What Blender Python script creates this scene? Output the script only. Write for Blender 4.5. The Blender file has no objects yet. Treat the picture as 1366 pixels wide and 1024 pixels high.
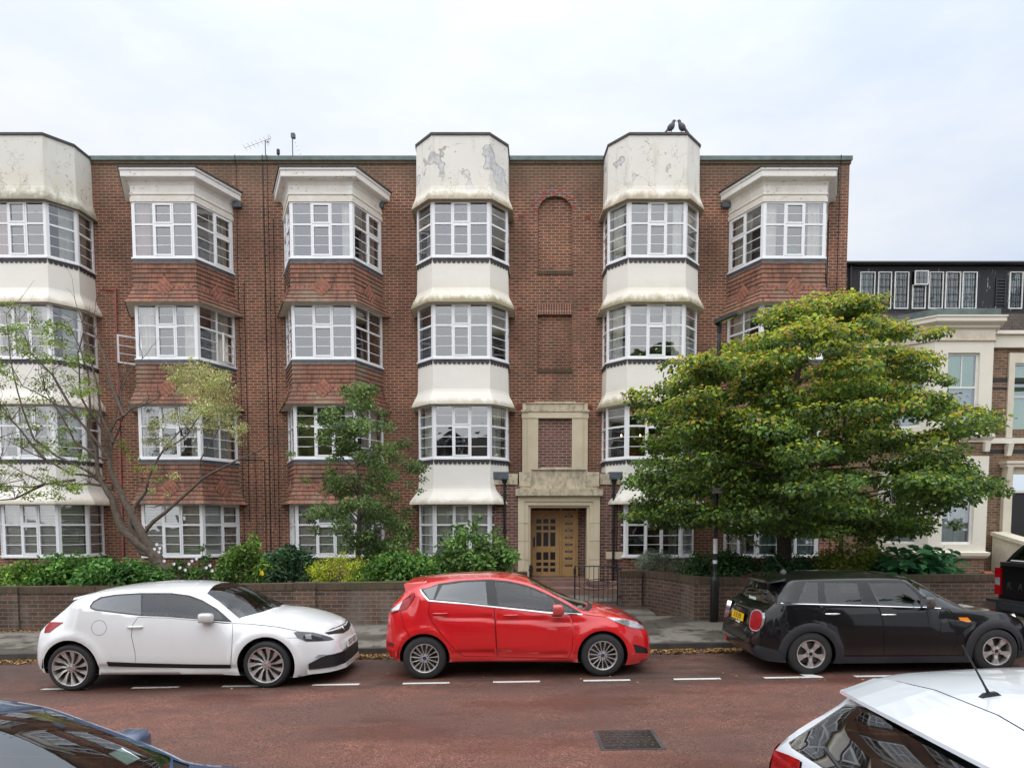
import bpy, bmesh, math, random
import numpy as np
from mathutils import Vector, Matrix
from mathutils.geometry import delaunay_2d_cdt
random.seed(7); RNG = np.random.default_rng(11)
C = bpy.context.scene.collection
PI = math.pi
SL = 0.016                                   # the street climbs gently to the right
def gz(x): return SL*max(-40, min(40, x))
CAMH, TH, F = 2.2, math.radians(3.5), 910.7
def at(u, v, Y):
    dx = (u-683)/F; dy = (750-v)/F
    den = math.cos(TH)+dy*math.sin(TH); num = -math.sin(TH)+dy*math.cos(TH)
    return dx/den*Y, CAMH+num/den*Y
# ------------------------------------------------------------------ materials
def nmat(name):
    m = bpy.data.materials.new(name); m.use_nodes = True
    nt = m.node_tree; return m, nt, nt.nodes['Principled BSDF']
def nd(nt, typ, **kw):
    n = nt.nodes.new(typ)
    for k, v in kw.items():
        if isinstance(k, str) and hasattr(n, k): setattr(n, k, v)
    return n
def lk(nt, a, b): nt.links.new(a, b)
def uvn(nt, obj=False):
    n = nd(nt, 'ShaderNodeTexCoord'); return n.outputs['Object' if obj else 'UV']
def noise(nt, vec, scale, detail=4, rough=.55, sx=None):
    if sx:
        mp = nd(nt, 'ShaderNodeMapping'); mp.inputs['Scale'].default_value = sx; lk(nt, vec, mp.inputs[0]); vec = mp.outputs[0]
    n = nd(nt, 'ShaderNodeTexNoise'); n.inputs['Scale'].default_value = scale; n.inputs['Detail'].default_value = detail
    n.inputs['Roughness'].default_value = rough
    lk(nt, vec, n.inputs['Vector']); return n.outputs['Fac']
def ramp(nt, fac, stops):
    r = nd(nt, 'ShaderNodeValToRGB'); lk(nt, fac, r.inputs[0]); e = r.color_ramp.elements
    while len(e) < len(stops): e.new(.5)
    for i, (p, c) in enumerate(stops):
        e[i].position = p; e[i].color = (*c, 1) if len(c) == 3 else c
    return r.outputs[0]
def g(v): return (v, v, v)
def mixc(nt, fac, a, b, mode='MIX'):
    m = nd(nt, 'ShaderNodeMix'); m.data_type = 'RGBA'; m.blend_type = mode
    if isinstance(fac, (int, float)): m.inputs[0].default_value = fac
    else: lk(nt, fac, m.inputs[0])
    for s, v in ((6, a), (7, b)):
        if isinstance(v, tuple): m.inputs[s].default_value = (*v, 1)
        else: lk(nt, v, m.inputs[s])
    return m.outputs[2]
def mth(nt, op, a, b=None, clamp=False):
    m = nd(nt, 'ShaderNodeMath'); m.operation = op; m.use_clamp = clamp
    for i, v in enumerate((a, b)):
        if v is None: continue
        if isinstance(v, (int, float)): m.inputs[i].default_value = v
        else: lk(nt, v, m.inputs[i])
    return m.outputs[0]
def bump(nt, bs, h, dist=.01, strength=.5):
    b = nd(nt, 'ShaderNodeBump'); b.inputs['Distance'].default_value = dist; b.inputs['Strength'].default_value = strength
    lk(nt, h, b.inputs['Height']); lk(nt, b.outputs[0], bs.inputs['Normal'])
def simple(name, col, rough=.5, metal=0, var=.0, vs=6, spec=.5, bmp=0, coat=0):
    m, nt, bs = nmat(name)
    bs.inputs['Base Color'].default_value = (*col, 1); bs.inputs['Roughness'].default_value = rough
    bs.inputs['Metallic'].default_value = metal; bs.inputs['Specular IOR Level'].default_value = spec
    if coat: bs.inputs['Coat Weight'].default_value = coat; bs.inputs['Coat Roughness'].default_value = .03
    if var:
        n = noise(nt, uvn(nt, True), vs, 5)
        lo = tuple(c*(1-var) for c in col); hi = tuple(min(1, c*(1+var)) for c in col)
        lk(nt, ramp(nt, n, [(.3, lo), (.7, hi)]), bs.inputs['Base Color'])
        if bmp: bump(nt, bs, n, bmp)
    return m
def brick(name, c1, c2, mortar, w=.232, h=.0825, ms=.010, stain=None, dirt_dark=.35, bias=0.0, off=.5, dark=None):
    m, nt, bs = nmat(name); uv = uvn(nt)
    def bt(a, b, mo, bi=bias):
        t = nd(nt, 'ShaderNodeTexBrick'); t.offset = off; t.inputs['Scale'].default_value = 1
        t.inputs['Brick Width'].default_value = w; t.inputs['Row Height'].default_value = h
        t.inputs['Mortar Size'].default_value = ms; t.inputs['Mortar Smooth'].default_value = .15; t.inputs['Bias'].default_value = bi
        t.inputs['Color1'].default_value = (*a, 1); t.inputs['Color2'].default_value = (*b, 1); t.inputs['Mortar'].default_value = (*mo, 1)
        lk(nt, uv, t.inputs['Vector']); return t
    t = bt(c1, c2, mortar)
    col = t.outputs['Color']
    n0 = noise(nt, uv, 1.0, 2, .5, (1/w*.9, 1/h*.9, 1))
    col = mixc(nt, mth(nt, 'MULTIPLY', ramp(nt, n0, [(.30, g(1)), (.42, g(0))]), mth(nt, 'MULTIPLY', mth(nt, 'SUBTRACT', 1.0, t.outputs['Fac']), .6)), col, tuple(min(1, c*k) for c, k in zip(c1, (1.55, 1.45, 1.3))))
    # odd bricks burnt dark
    n1 = noise(nt, uv, 1.0, 2, .5, (1/w*1.3, 1/h*.9, 1))
    col = mixc(nt, mth(nt, 'MULTIPLY', ramp(nt, n1, [(.56, g(0)), (.66, g(1))]), mth(nt, 'SUBTRACT', 1.0, t.outputs['Fac'])), col, dark or tuple(c*.45 for c in c1))
    n2 = noise(nt, uv, .55, 6, .6)
    col = mixc(nt, dirt_dark, col, ramp(nt, n2, [(.3, g(.45)), (.7, g(1.25))]), 'MULTIPLY')
    st_ = noise(nt, uv, 1.6, 5, .65, (1.3, .16, 1)); col = mixc(nt, dirt_dark*.6, col, ramp(nt, st_, [(.32, g(.62)), (.66, g(1.16))]), 'MULTIPLY')
    if stain:
        n3 = noise(nt, uv, .8, 5, .65, (1, .5, 1))
        col = mixc(nt, ramp(nt, n3, [(.5, g(0)), (.72, g(.75))]), col, stain)
    if name == 'red_brick':
        sp = nd(nt, 'ShaderNodeSeparateXYZ'); lk(nt, uv, sp.inputs[0]); n5 = noise(nt, uv, 1.1, 6, .65, (1, .45, 1))
        tb = mth(nt, 'MULTIPLY', mth(nt, 'SUBTRACT', mth(nt, 'ADD', sp.outputs[1], mth(nt, 'MULTIPLY', n5, 2.4)), 12.45), .9, True)
        col = mixc(nt, mth(nt, 'MULTIPLY', tb, .62), col, (.105, .078, .050))
    lk(nt, col, bs.inputs['Base Color']); bs.inputs['Roughness'].default_value = .85
    bump(nt, bs, mth(nt, 'SUBTRACT', mth(nt, 'MULTIPLY', noise(nt, uv, 40, 3), .5), t.outputs['Fac']), .008, .6)
    return m
M = {}
M['brick'] = brick('red_brick', (.275, .092, .048), (.155, .060, .037), (.40, .295, .21), ms=.0115, stain=(.13, .072, .048), dirt_dark=.85)
M['brick2'] = brick('purple_brick', (.22, .092, .072), (.14, .066, .056), (.38, .30, .245), ms=.010, stain=(.10, .06, .05))
M['soldier'] = brick('soldier_brick', (.24, .08, .055), (.13, .05, .04), (.38, .28, .2), w=.075, h=.232, ms=.011, off=0, dirt_dark=.4)
M['brownbrick'] = brick('brown_brick', (.26, .15, .085), (.12, .065, .045), (.30, .24, .165), w=.235, h=.078, ms=.011, stain=(.24, .15, .09), dirt_dark=.6)
M['wallbrick'] = brick('garden_wall_brick', (.165, .082, .054), (.085, .052, .042), (.19, .16, .12), w=.232, h=.0825, ms=.011, stain=(.24, .215, .18), dirt_dark=.85, dark=(.06, .05, .045))
M['copebrick'] = brick('coping_brick', (.12, .07, .045), (.08, .055, .035), (.09, .08, .05), w=.078, h=.3, ms=.008, off=0, stain=(.07, .085, .025), dirt_dark=.6)
M['tile'] = brick('clay_tile', (.35, .150, .098), (.22, .115, .080), (.10, .062, .05), w=.17, h=.5, ms=.006, stain=(.28, .235, .16), dirt_dark=.75)
M['edgeshade'] = simple('tile_edge_shade', (.035, .022, .016), .9)  # near-black colour paints in the shadow gaps between the tiles
M['rooftile'] = brick('dark_roof_tile', (.10, .07, .06), (.07, .055, .05), (.02, .02, .02), w=.17, h=.10, ms=.008, stain=(.12, .11, .08))
def render_mat(name, base, peel=False, low=.22, lower_col=(.30, .25, .13), amount=1.0):
    m, nt, bs = nmat(name); uv = uvn(nt)
    sp = nd(nt, 'ShaderNodeSeparateXYZ'); lk(nt, uv, sp.inputs[0])
    n0 = noise(nt, uv, 1.3, 5, .6)
    col = ramp(nt, n0, [(.3, tuple(c*.93 for c in base)), (.7, base)])
    ob = uvn(nt, True)
    n1 = noise(nt, ob, 3.5, 7, .72, (1, 1, .55))
    band = mth(nt, 'SUBTRACT', 1.0, mth(nt, 'DIVIDE', sp.outputs[1], low), True)
    f = ramp(nt, mth(nt, 'ADD', mth(nt, 'MULTIPLY', band, .34), mth(nt, 'MULTIPLY', n1, .62)), [(.43, g(0)), (.62, g(.8*amount))])
    f2 = mth(nt, 'MULTIPLY', f, mth(nt, 'MULTIPLY', band, 3.0, True))
    wide = mth(nt, 'SUBTRACT', 1.0, mth(nt, 'DIVIDE', sp.outputs[1], low*2.2), True)
    col = mixc(nt, mth(nt, 'MULTIPLY', mth(nt, 'MULTIPLY', wide, ramp(nt, n1, [(.35, g(.2)), (.65, g(1))])), .55*amount), col, (.62, .52, .34))
    col = mixc(nt, f2, col, lower_col)
    if name == 'painted_timber': col = mixc(nt, ramp(nt, noise(nt, ob, 6, 7, .75, (1, 1, 2.2)), [(.60, g(0)), (.64, g(.8))]), col, (.24, .20, .15))
    if peel:
        n2 = noise(nt, ob, 1.15, 4, .5)
        pt_ = .90 if peel == 'streak' else .592
        pf = ramp(nt, n2, [(pt_, g(0)), (pt_+.01, g(1)), ])
        inner = ramp(nt, noise(nt, ob, 9, 5), [(.35, (.45, .44, .42)), (.6, (.62, .64, .67))])
        col = mixc(nt, mth(nt, 'MULTIPLY', pf, mth(nt, 'DIVIDE', sp.outputs[1], 1.1, True)), col, inner)
        rim = ramp(nt, n2, [(pt_-.01, g(0)), (pt_+.005, g(.8)), (pt_+.02, g(0))])
        col = mixc(nt, mth(nt, 'MULTIPLY', rim, mth(nt, 'DIVIDE', sp.outputs[1], 1.1, True)), col, (.24, .2, .15))
        vo = nd(nt, 'ShaderNodeTexVoronoi'); vo.feature = 'DISTANCE_TO_EDGE'; vo.inputs['Scale'].default_value = 1.3
        wv = nd(nt, 'ShaderNodeVectorMath'); wv.operation = 'ADD'; lk(nt, ob, wv.inputs[0]); nz = nd(nt, 'ShaderNodeTexNoise'); nz.inputs['Scale'].default_value = 4; lk(nt, ob, nz.inputs['Vector']); lk(nt, nz.outputs['Color'], wv.inputs[1]); lk(nt, wv.outputs[0], vo.inputs['Vector'])
        cr_ = mth(nt, 'MULTIPLY', ramp(nt, vo.outputs['Distance'], [(.004, g(.8)), (.012, g(0))]), ramp(nt, n1, [(.45, g(0)), (.55, g(1))])); col = mixc(nt, cr_, col, (.22, .19, .15))
        st = noise(nt, ob, 2.0, 5, .6, (2.2, 2.2, .35))
        col = mixc(nt, ramp(nt, st, [(.55, g(0)), (.75, g(.5))]), col, (.42, .38, .27))
    lk(nt, col, bs.inputs['Base Color']); bs.inputs['Roughness'].default_value = .75
    bump(nt, bs, noise(nt, ob, 7, 5), .012, .35)
    return m
M['render'] = render_mat('white_render', (.83, .805, .74), amount=.55)
M['render_algae'] = render_mat('algae_stained_render', (.83, .80, .73), low=.30, lower_col=(.27, .24, .13), amount=1.15)
M['render_drum'] = render_mat('peeling_render', (.78, .76, .70), True, low=.34, lower_col=(.30, .24, .15))
M['render_dirty'] = render_mat('stained_render', (.72, .71, .65), 'streak', low=.55, lower_col=(.20, .18, .12), amount=1.1)
M['timber_w'] = render_mat('painted_timber', (.85, .845, .82), False, low=.9, lower_col=(.55, .45, .30), amount=.35)
M['stucco'] = render_mat('cream_stucco', (.80, .76, .65), False, low=.5, lower_col=(.38, .24, .12), amount=.45)
M['stuccoflat'] = simple('cream_stone', (.70, .64, .52), .8, var=.08, vs=3)
def stone():
    m, nt, bs = nmat('buff_stone'); uv = uvn(nt, True)
    n = noise(nt, uv, 2.2, 5); col = ramp(nt, n, [(.3, (.57, .49, .345)), (.7, (.67, .585, .43))])
    lk(nt, col, bs.inputs['Base Color']); bs.inputs['Roughness'].default_value = .85
    return m
M['stone'] = stone()
def stone_dirty():
    m, nt, bs = nmat('weathered_stone'); uv = uvn(nt, True)
    n = noise(nt, uv, 2.2, 5); col = ramp(nt, n, [(.3, (.50, .43, .31)), (.7, (.60, .52, .38))])
    sp = nd(nt, 'ShaderNodeSeparateXYZ'); lk(nt, uv, sp.inputs[0])
    n1 = noise(nt, uv, 5, 9, .8, (1.4, 1, .8))
    col = mixc(nt, ramp(nt, n1, [(.46, g(0)), (.64, g(.75))]), col, (.13, .12, .09))
    lk(nt, col, bs.inputs['Base Color']); bs.inputs['Roughness'].default_value = .9; return m
M['stone_d'] = stone_dirty()
M['lead'] = simple('lead_flashing', (.10, .115, .135), .55, .3, .25, 5)
M['greenlead'] = simple('green_lead', (.12, .16, .15), .6, .1, .3, 4)
M['darklead'] = simple('dark_lead', (.045, .043, .045), .6, 0, .35, 5)
M['upvc'] = simple('white_upvc', (.83, .84, .86), .35)
M['upvc2'] = simple('white_painted_frame', (.78, .78, .75), .5, var=.08, vs=8)
M['black'] = simple('black_plastic', (.014, .014, .015), .45)
M['iron'] = simple('black_iron', (.012, .012, .014), .4, var=.3, vs=12)
M['castiron'] = simple('wet_cast_iron', (.055, .040, .034), .22, .4, .4, 8)
M['rubber'] = simple('tyre_rubber', (.020, .020, .021), .75, var=.25, vs=9)
M['clad'] = simple('grey_cladding', (.022, .023, .028), .6, var=.12, vs=5)
M['under'] = simple('underbody', (.008, .008, .008), .9)
M['alloy'] = simple('alloy_wheel', (.55, .55, .56), .28, .85, var=.10, vs=12)
M['alloyw'] = simple('satin_alloy_wheel', (.60, .58, .56), .35, .8, var=.12, vs=12)
M['chrome'] = simple('chrome', (.75, .76, .78), .12, 1)
M['disc'] = simple('brake_disc', (.10, .10, .10), .45, .7)
M['seat'] = simple('seat_fabric', (.035, .035, .04), .9)
M['dash'] = simple('dashboard', (.03, .03, .032), .6)
M['redlamp'] = simple('red_lamp', (.30, .003, .006), .12, var=.3, vs=14)
M['clearlamp'] = simple('clear_lamp', (.50, .52, .54), .12, .5, var=.35, vs=16, coat=1)
M['darklamp'] = simple('smoked_lamp', (.06, .06, .07), .08, .2, coat=1)
M['orange'] = simple('orange_lamp', (.85, .25, .01), .12, coat=1)
M['yplate'] = simple('yellow_plate', (.80, .50, .01), .35)
M['wplate'] = simple('white_plate', (.75, .75, .74), .35)
M['bluetag'] = simple('bright_blue_tag', (.02, .25, .6), .4)
M['blueink'] = simple('blue_sign', (.012, .035, .19), .4)
M['whiteink'] = simple('white_sign', (.75, .76, .78), .4)
M['paper'] = simple('paper', (.55, .68, .62), .7)
M['oak'] = simple('oak_door', (.44, .265, .11), .45, var=.16, vs=4)
M['redpipe'] = simple('faded_red_pipe', (.36, .10, .085), .6, var=.15, vs=6)
M['kerb'] = simple('kerb_stone', (.055, .052, .047), .6, var=.4, vs=3)
M['soil'] = simple('soil', (.045, .035, .025), .95, var=.4, vs=4)
M['bark'] = simple('bark', (.115, .09, .07), .9, var=.35, vs=14, bmp=.01)
M['bark2'] = simple('dark_bark', (.05, .038, .028), .9, var=.35, vs=14, bmp=.01)
M['room'] = simple('room_wall', (.42, .38, .33), .9)
M['roomfl'] = simple('room_floor', (.10, .07, .05), .8)
M['curtain'] = simple('curtain', (.82, .80, .70), .9)
M['pink'] = simple('pink_curtain', (.55, .33, .30), .9)
M['blind'] = simple('blind', (.82, .80, .70), .7)
M['rollblind'] = simple('green_roller_blind', (.42, .78, .36), .8)
M['greyblind'] = simple('pale_blind', (.62, .76, .74), .8)
M['vent'] = simple('terracotta_vent', (.30, .065, .03), .8, var=.2, vs=30)
M['tilebright'] = simple('scalloped_tile', (.32, .135, .09), .8, var=.35, vs=9)
M['greenbag'] = simple('green_plastic', (.01, .22, .10), .5)
M['white_line'] = None
M['step'] = simple('step_tile', (.22, .13, .105), .6, var=.2, vs=3)
M['pigeon'] = simple('pigeon_grey', (.10, .095, .11), .8, var=.3, vs=30)
M['headliner'] = simple('headliner', (.25, .25, .25), .9)
def m_bulb():
    m, nt, bs = nmat('lamp_bulb'); bs.inputs['Emission Color'].default_value = (1, .62, .25, 1); bs.inputs['Emission Strength'].default_value = 9; return m
M['bulb'] = m_bulb()
def m_peeltimber():
    m, nt, bs = nmat('peeling_black_timber'); uv = uvn(nt, True)
    n = noise(nt, uv, 6, 8, .75, (2.5, 1, .35))
    col = mixc(nt, ramp(nt, n, [(.60, g(0)), (.64, g(1))]), (.018, .018, .024), (.42, .42, .44))
    lk(nt, col, bs.inputs['Base Color']); bs.inputs['Roughness'].default_value = .7; return m
M['timberblk'] = m_peeltimber()
def m_line():
    m, nt, bs = nmat('worn_white_line'); uv = uvn(nt, True)
    n = noise(nt, uv, 9, 7, .75)
    col = mixc(nt, ramp(nt, n, [(.28, g(1)), (.42, g(0))]), (.60, .60, .57), (.15, .075, .06))
    lk(nt, col, bs.inputs['Base Color']); bs.inputs['Roughness'].default_value = .6; return m
M['white_line'] = m_line()
def m_road():
    m, nt, bs = nmat('red_tarmac'); uv = uvn(nt, True)
    a = noise(nt, uv, 62, 2, .7)
    col = ramp(nt, a, [(.30, (.036, .014, .009)), (.48, (.155, .055, .035)), (.60, (.235, .095, .064)), (.72, (.42, .235, .175))])
    col = mixc(nt, .8, col, ramp(nt, noise(nt, uv, 6, 7, .75), [(.3, g(.6)), (.7, g(1.3))]), 'MULTIPLY')
    b = noise(nt, uv, .55, 7, .62, (.55, 1.6, 1))
    col = mixc(nt, ramp(nt, b, [(.40, g(0)), (.56, g(.8))]), col, mixc(nt, ramp(nt, a, [(.3, g(0)), (.7, g(1))]), (.028, .014, .010), (.17, .085, .062)))
    c = noise(nt, uv, .8, 6, .6, (.5, 1.2, 1))
    wet = ramp(nt, c, [(.48, g(0)), (.62, g(1))])
    # a patchy darker strip from the parked cars to the gutter
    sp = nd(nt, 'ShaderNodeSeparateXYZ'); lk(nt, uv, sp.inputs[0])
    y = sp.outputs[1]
    dirt_dark = mth(nt, 'MULTIPLY', mth(nt, 'SUBTRACT', y, 8.6), 1.6, True)
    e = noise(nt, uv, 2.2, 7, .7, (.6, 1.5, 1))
    df = mth(nt, 'MULTIPLY', dirt_dark, ramp(nt, e, [(.36, g(.15)), (.62, g(.85))]))
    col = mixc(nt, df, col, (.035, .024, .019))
    col = mixc(nt, mth(nt, 'MULTIPLY', wet, .45), col, (.075, .024, .014))
    lk(nt, col, bs.inputs['Base Color'])
    r = mth(nt, 'SUBTRACT', .72, mth(nt, 'MULTIPLY', wet, .30))
    lk(nt, r, bs.inputs['Roughness'])
    bump(nt, bs, a, .012, .8)
    return m
M['road'] = m_road()
def m_pave():
    m, nt, bs = nmat('stone_flags'); uv = uvn(nt, True)
    t = nd(nt, 'ShaderNodeTexBrick'); t.offset = .5
    for k, v in (('Scale', 1), ('Brick Width', .95), ('Row Height', .62), ('Mortar Size', .014), ('Mortar Smooth', .2)): t.inputs[k].default_value = v
    t.inputs['Color1'].default_value = (.115, .102, .086, 1); t.inputs['Color2'].default_value = (.075, .068, .058, 1); t.inputs['Mortar'].default_value = (.02, .02, .015, 1)
    lk(nt, uv, t.inputs['Vector'])
    a = noise(nt, uv, 40, 4, .7); b = noise(nt, uv, .9, 6, .65)
    col = mixc(nt, .5, t.outputs[0], ramp(nt, a, [(.3, g(.5)), (.7, g(1.5))]), 'MULTIPLY')
    wet = ramp(nt, b, [(.46, g(0)), (.53, g(1))])
    col = mixc(nt, wet, mixc(nt, .55, col, (.24, .215, .18)), col)
    lk(nt, col, bs.inputs['Base Color'])
    lk(nt, mth(nt, 'SUBTRACT', .75, mth(nt, 'MULTIPLY', wet, .45)), bs.inputs['Roughness'])
    bump(nt, bs, mth(nt, 'SUBTRACT', mth(nt, 'MULTIPLY', a, .3), t.outputs['Fac']), .008, .5)
    return m
M['pave'] = m_pave()
def paint(name, col, rough=.25, flake=0, metal=0, dk=.06):
    m, nt, bs = nmat(name)
    bs.inputs['Base Color'].default_value = (*col, 1); bs.inputs['Roughness'].default_value = rough; bs.inputs['Metallic'].default_value = metal
    bs.inputs['Coat Weight'].default_value = 1; bs.inputs['Coat Roughness'].default_value = .03
    uv = uvn(nt, True)
    n = noise(nt, uv, 3.0, 8, .7, (1, 1, .5)); n2 = noise(nt, uv, 120, 2, .6)
    dust = ramp(nt, mth(nt, 'ADD', mth(nt, 'MULTIPLY', n, .7), mth(nt, 'MULTIPLY', n2, .3)), [(.45, g(0)), (.75, g(dk))])
    sp = nd(nt, 'ShaderNodeSeparateXYZ'); lk(nt, uv, sp.inputs[0])
    low = mth(nt, 'MULTIPLY', mth(nt, 'MULTIPLY', mth(nt, 'SUBTRACT', .42, sp.outputs[2]), 3.0, True), mth(nt, 'MULTIPLY', n, .55))
    f = mth(nt, 'ADD', dust, low, True)
    lk(nt, mixc(nt, f, col, (.22, .18, .15)), bs.inputs['Base Color'])
    lk(nt, mth(nt, 'ADD', .03, mth(nt, 'MULTIPLY', f, .5)), bs.inputs['Coat Roughness'])
    return m
M['p_red'] = paint('red_paint', (.62, .006, .010), dk=.02); M['p_white'] = paint('white_paint', (.76, .77, .77))
M['p_black'] = paint('black_paint', (.004, .004, .005), .3, dk=.005); bb_ = M['p_black'].node_tree.nodes['Principled BSDF']; bb_.inputs['Coat IOR'].default_value = 1.38; bb_.inputs['Specular IOR Level'].default_value = .2; M['p_blue'] = paint('blue_paint', (.035, .10, .22), .3, metal=.3)
M['p_silver'] = paint('silver_white_paint', (.66, .69, .73), .3)
def glassm(name, tint, boost=1.0, add=.02, rough=0.0, wave=0):
    m, nt, bs = nmat(name); nt.nodes.remove(bs)
    out = [n for n in nt.nodes if n.type == 'OUTPUT_MATERIAL'][0]
    tr = nd(nt, 'ShaderNodeBsdfTransparent'); tr.inputs[0].default_value = (*tint, 1)
    gl = nd(nt, 'ShaderNodeBsdfGlossy'); gl.inputs['Roughness'].default_value = rough; gl.inputs['Color'].default_value = (.95, .97, 1, 1)
    fr = nd(nt, 'ShaderNodeFresnel'); fr.inputs[0].default_value = 1.5
    if wave:
        b = nd(nt, 'ShaderNodeBump'); b.inputs['Distance'].default_value = wave; b.inputs['Strength'].default_value = 1
        lk(nt, noise(nt, uvn(nt, True), 1.6, 2), b.inputs['Height']); lk(nt, b.outputs[0], gl.inputs['Normal'])
    fac = mth(nt, 'ADD', mth(nt, 'MULTIPLY', fr.outputs[0], boost), add, True)
    mx = nd(nt, 'ShaderNodeMixShader'); lk(nt, fac, mx.inputs[0]); lk(nt, tr.outputs[0], mx.inputs[1]); lk(nt, gl.outputs[0], mx.inputs[2])
    lk(nt, mx.outputs[0], out.inputs[0]); return m
M['oldpane'] = glassm('old_leaded_glass', (.6, .65, .66), 1.3, .02, wave=.03)
M['pane'] = glassm('window_glass', (.92, .95, .96), 2.0, .12, wave=.005)
M['carglass'] = glassm('car_glass', (.56, .66, .62), 1.05, .015)
M['nearglass'] = glassm('wet_windscreen_glass', (.50, .62, .57), 2.0, .05)
M['privglass'] = glassm('privacy_glass', (.10, .11, .12), 1.5, .05)
M['doorglass'] = simple('dark_obscured_glass', (.02, .022, .026), .15)
def leafmat(name, trans=.34, rough=.5):
    m, nt, bs = nmat(name)
    a = nd(nt, 'ShaderNodeAttribute'); a.attribute_name = 'Col'
    lk(nt, a.outputs['Color'], bs.inputs['Base Color']); bs.inputs['Roughness'].default_value = rough
    bs.inputs['Specular IOR Level'].default_value = .35
    out = [n for n in nt.nodes if n.type == 'OUTPUT_MATERIAL'][0]
    t = nd(nt, 'ShaderNodeBsdfTranslucent'); lk(nt, a.outputs['Color'], t.inputs[0])
    mx = nd(nt, 'ShaderNodeMixShader'); mx.inputs[0].default_value = trans
    lk(nt, bs.outputs[0], mx.inputs[1]); lk(nt, t.outputs[0], mx.inputs[2]); lk(nt, mx.outputs[0], out.inputs[0]); return m
M['leaf'] = leafmat('leaf'); M['deadleaf'] = leafmat('dead_leaf', .1, .8)
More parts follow.
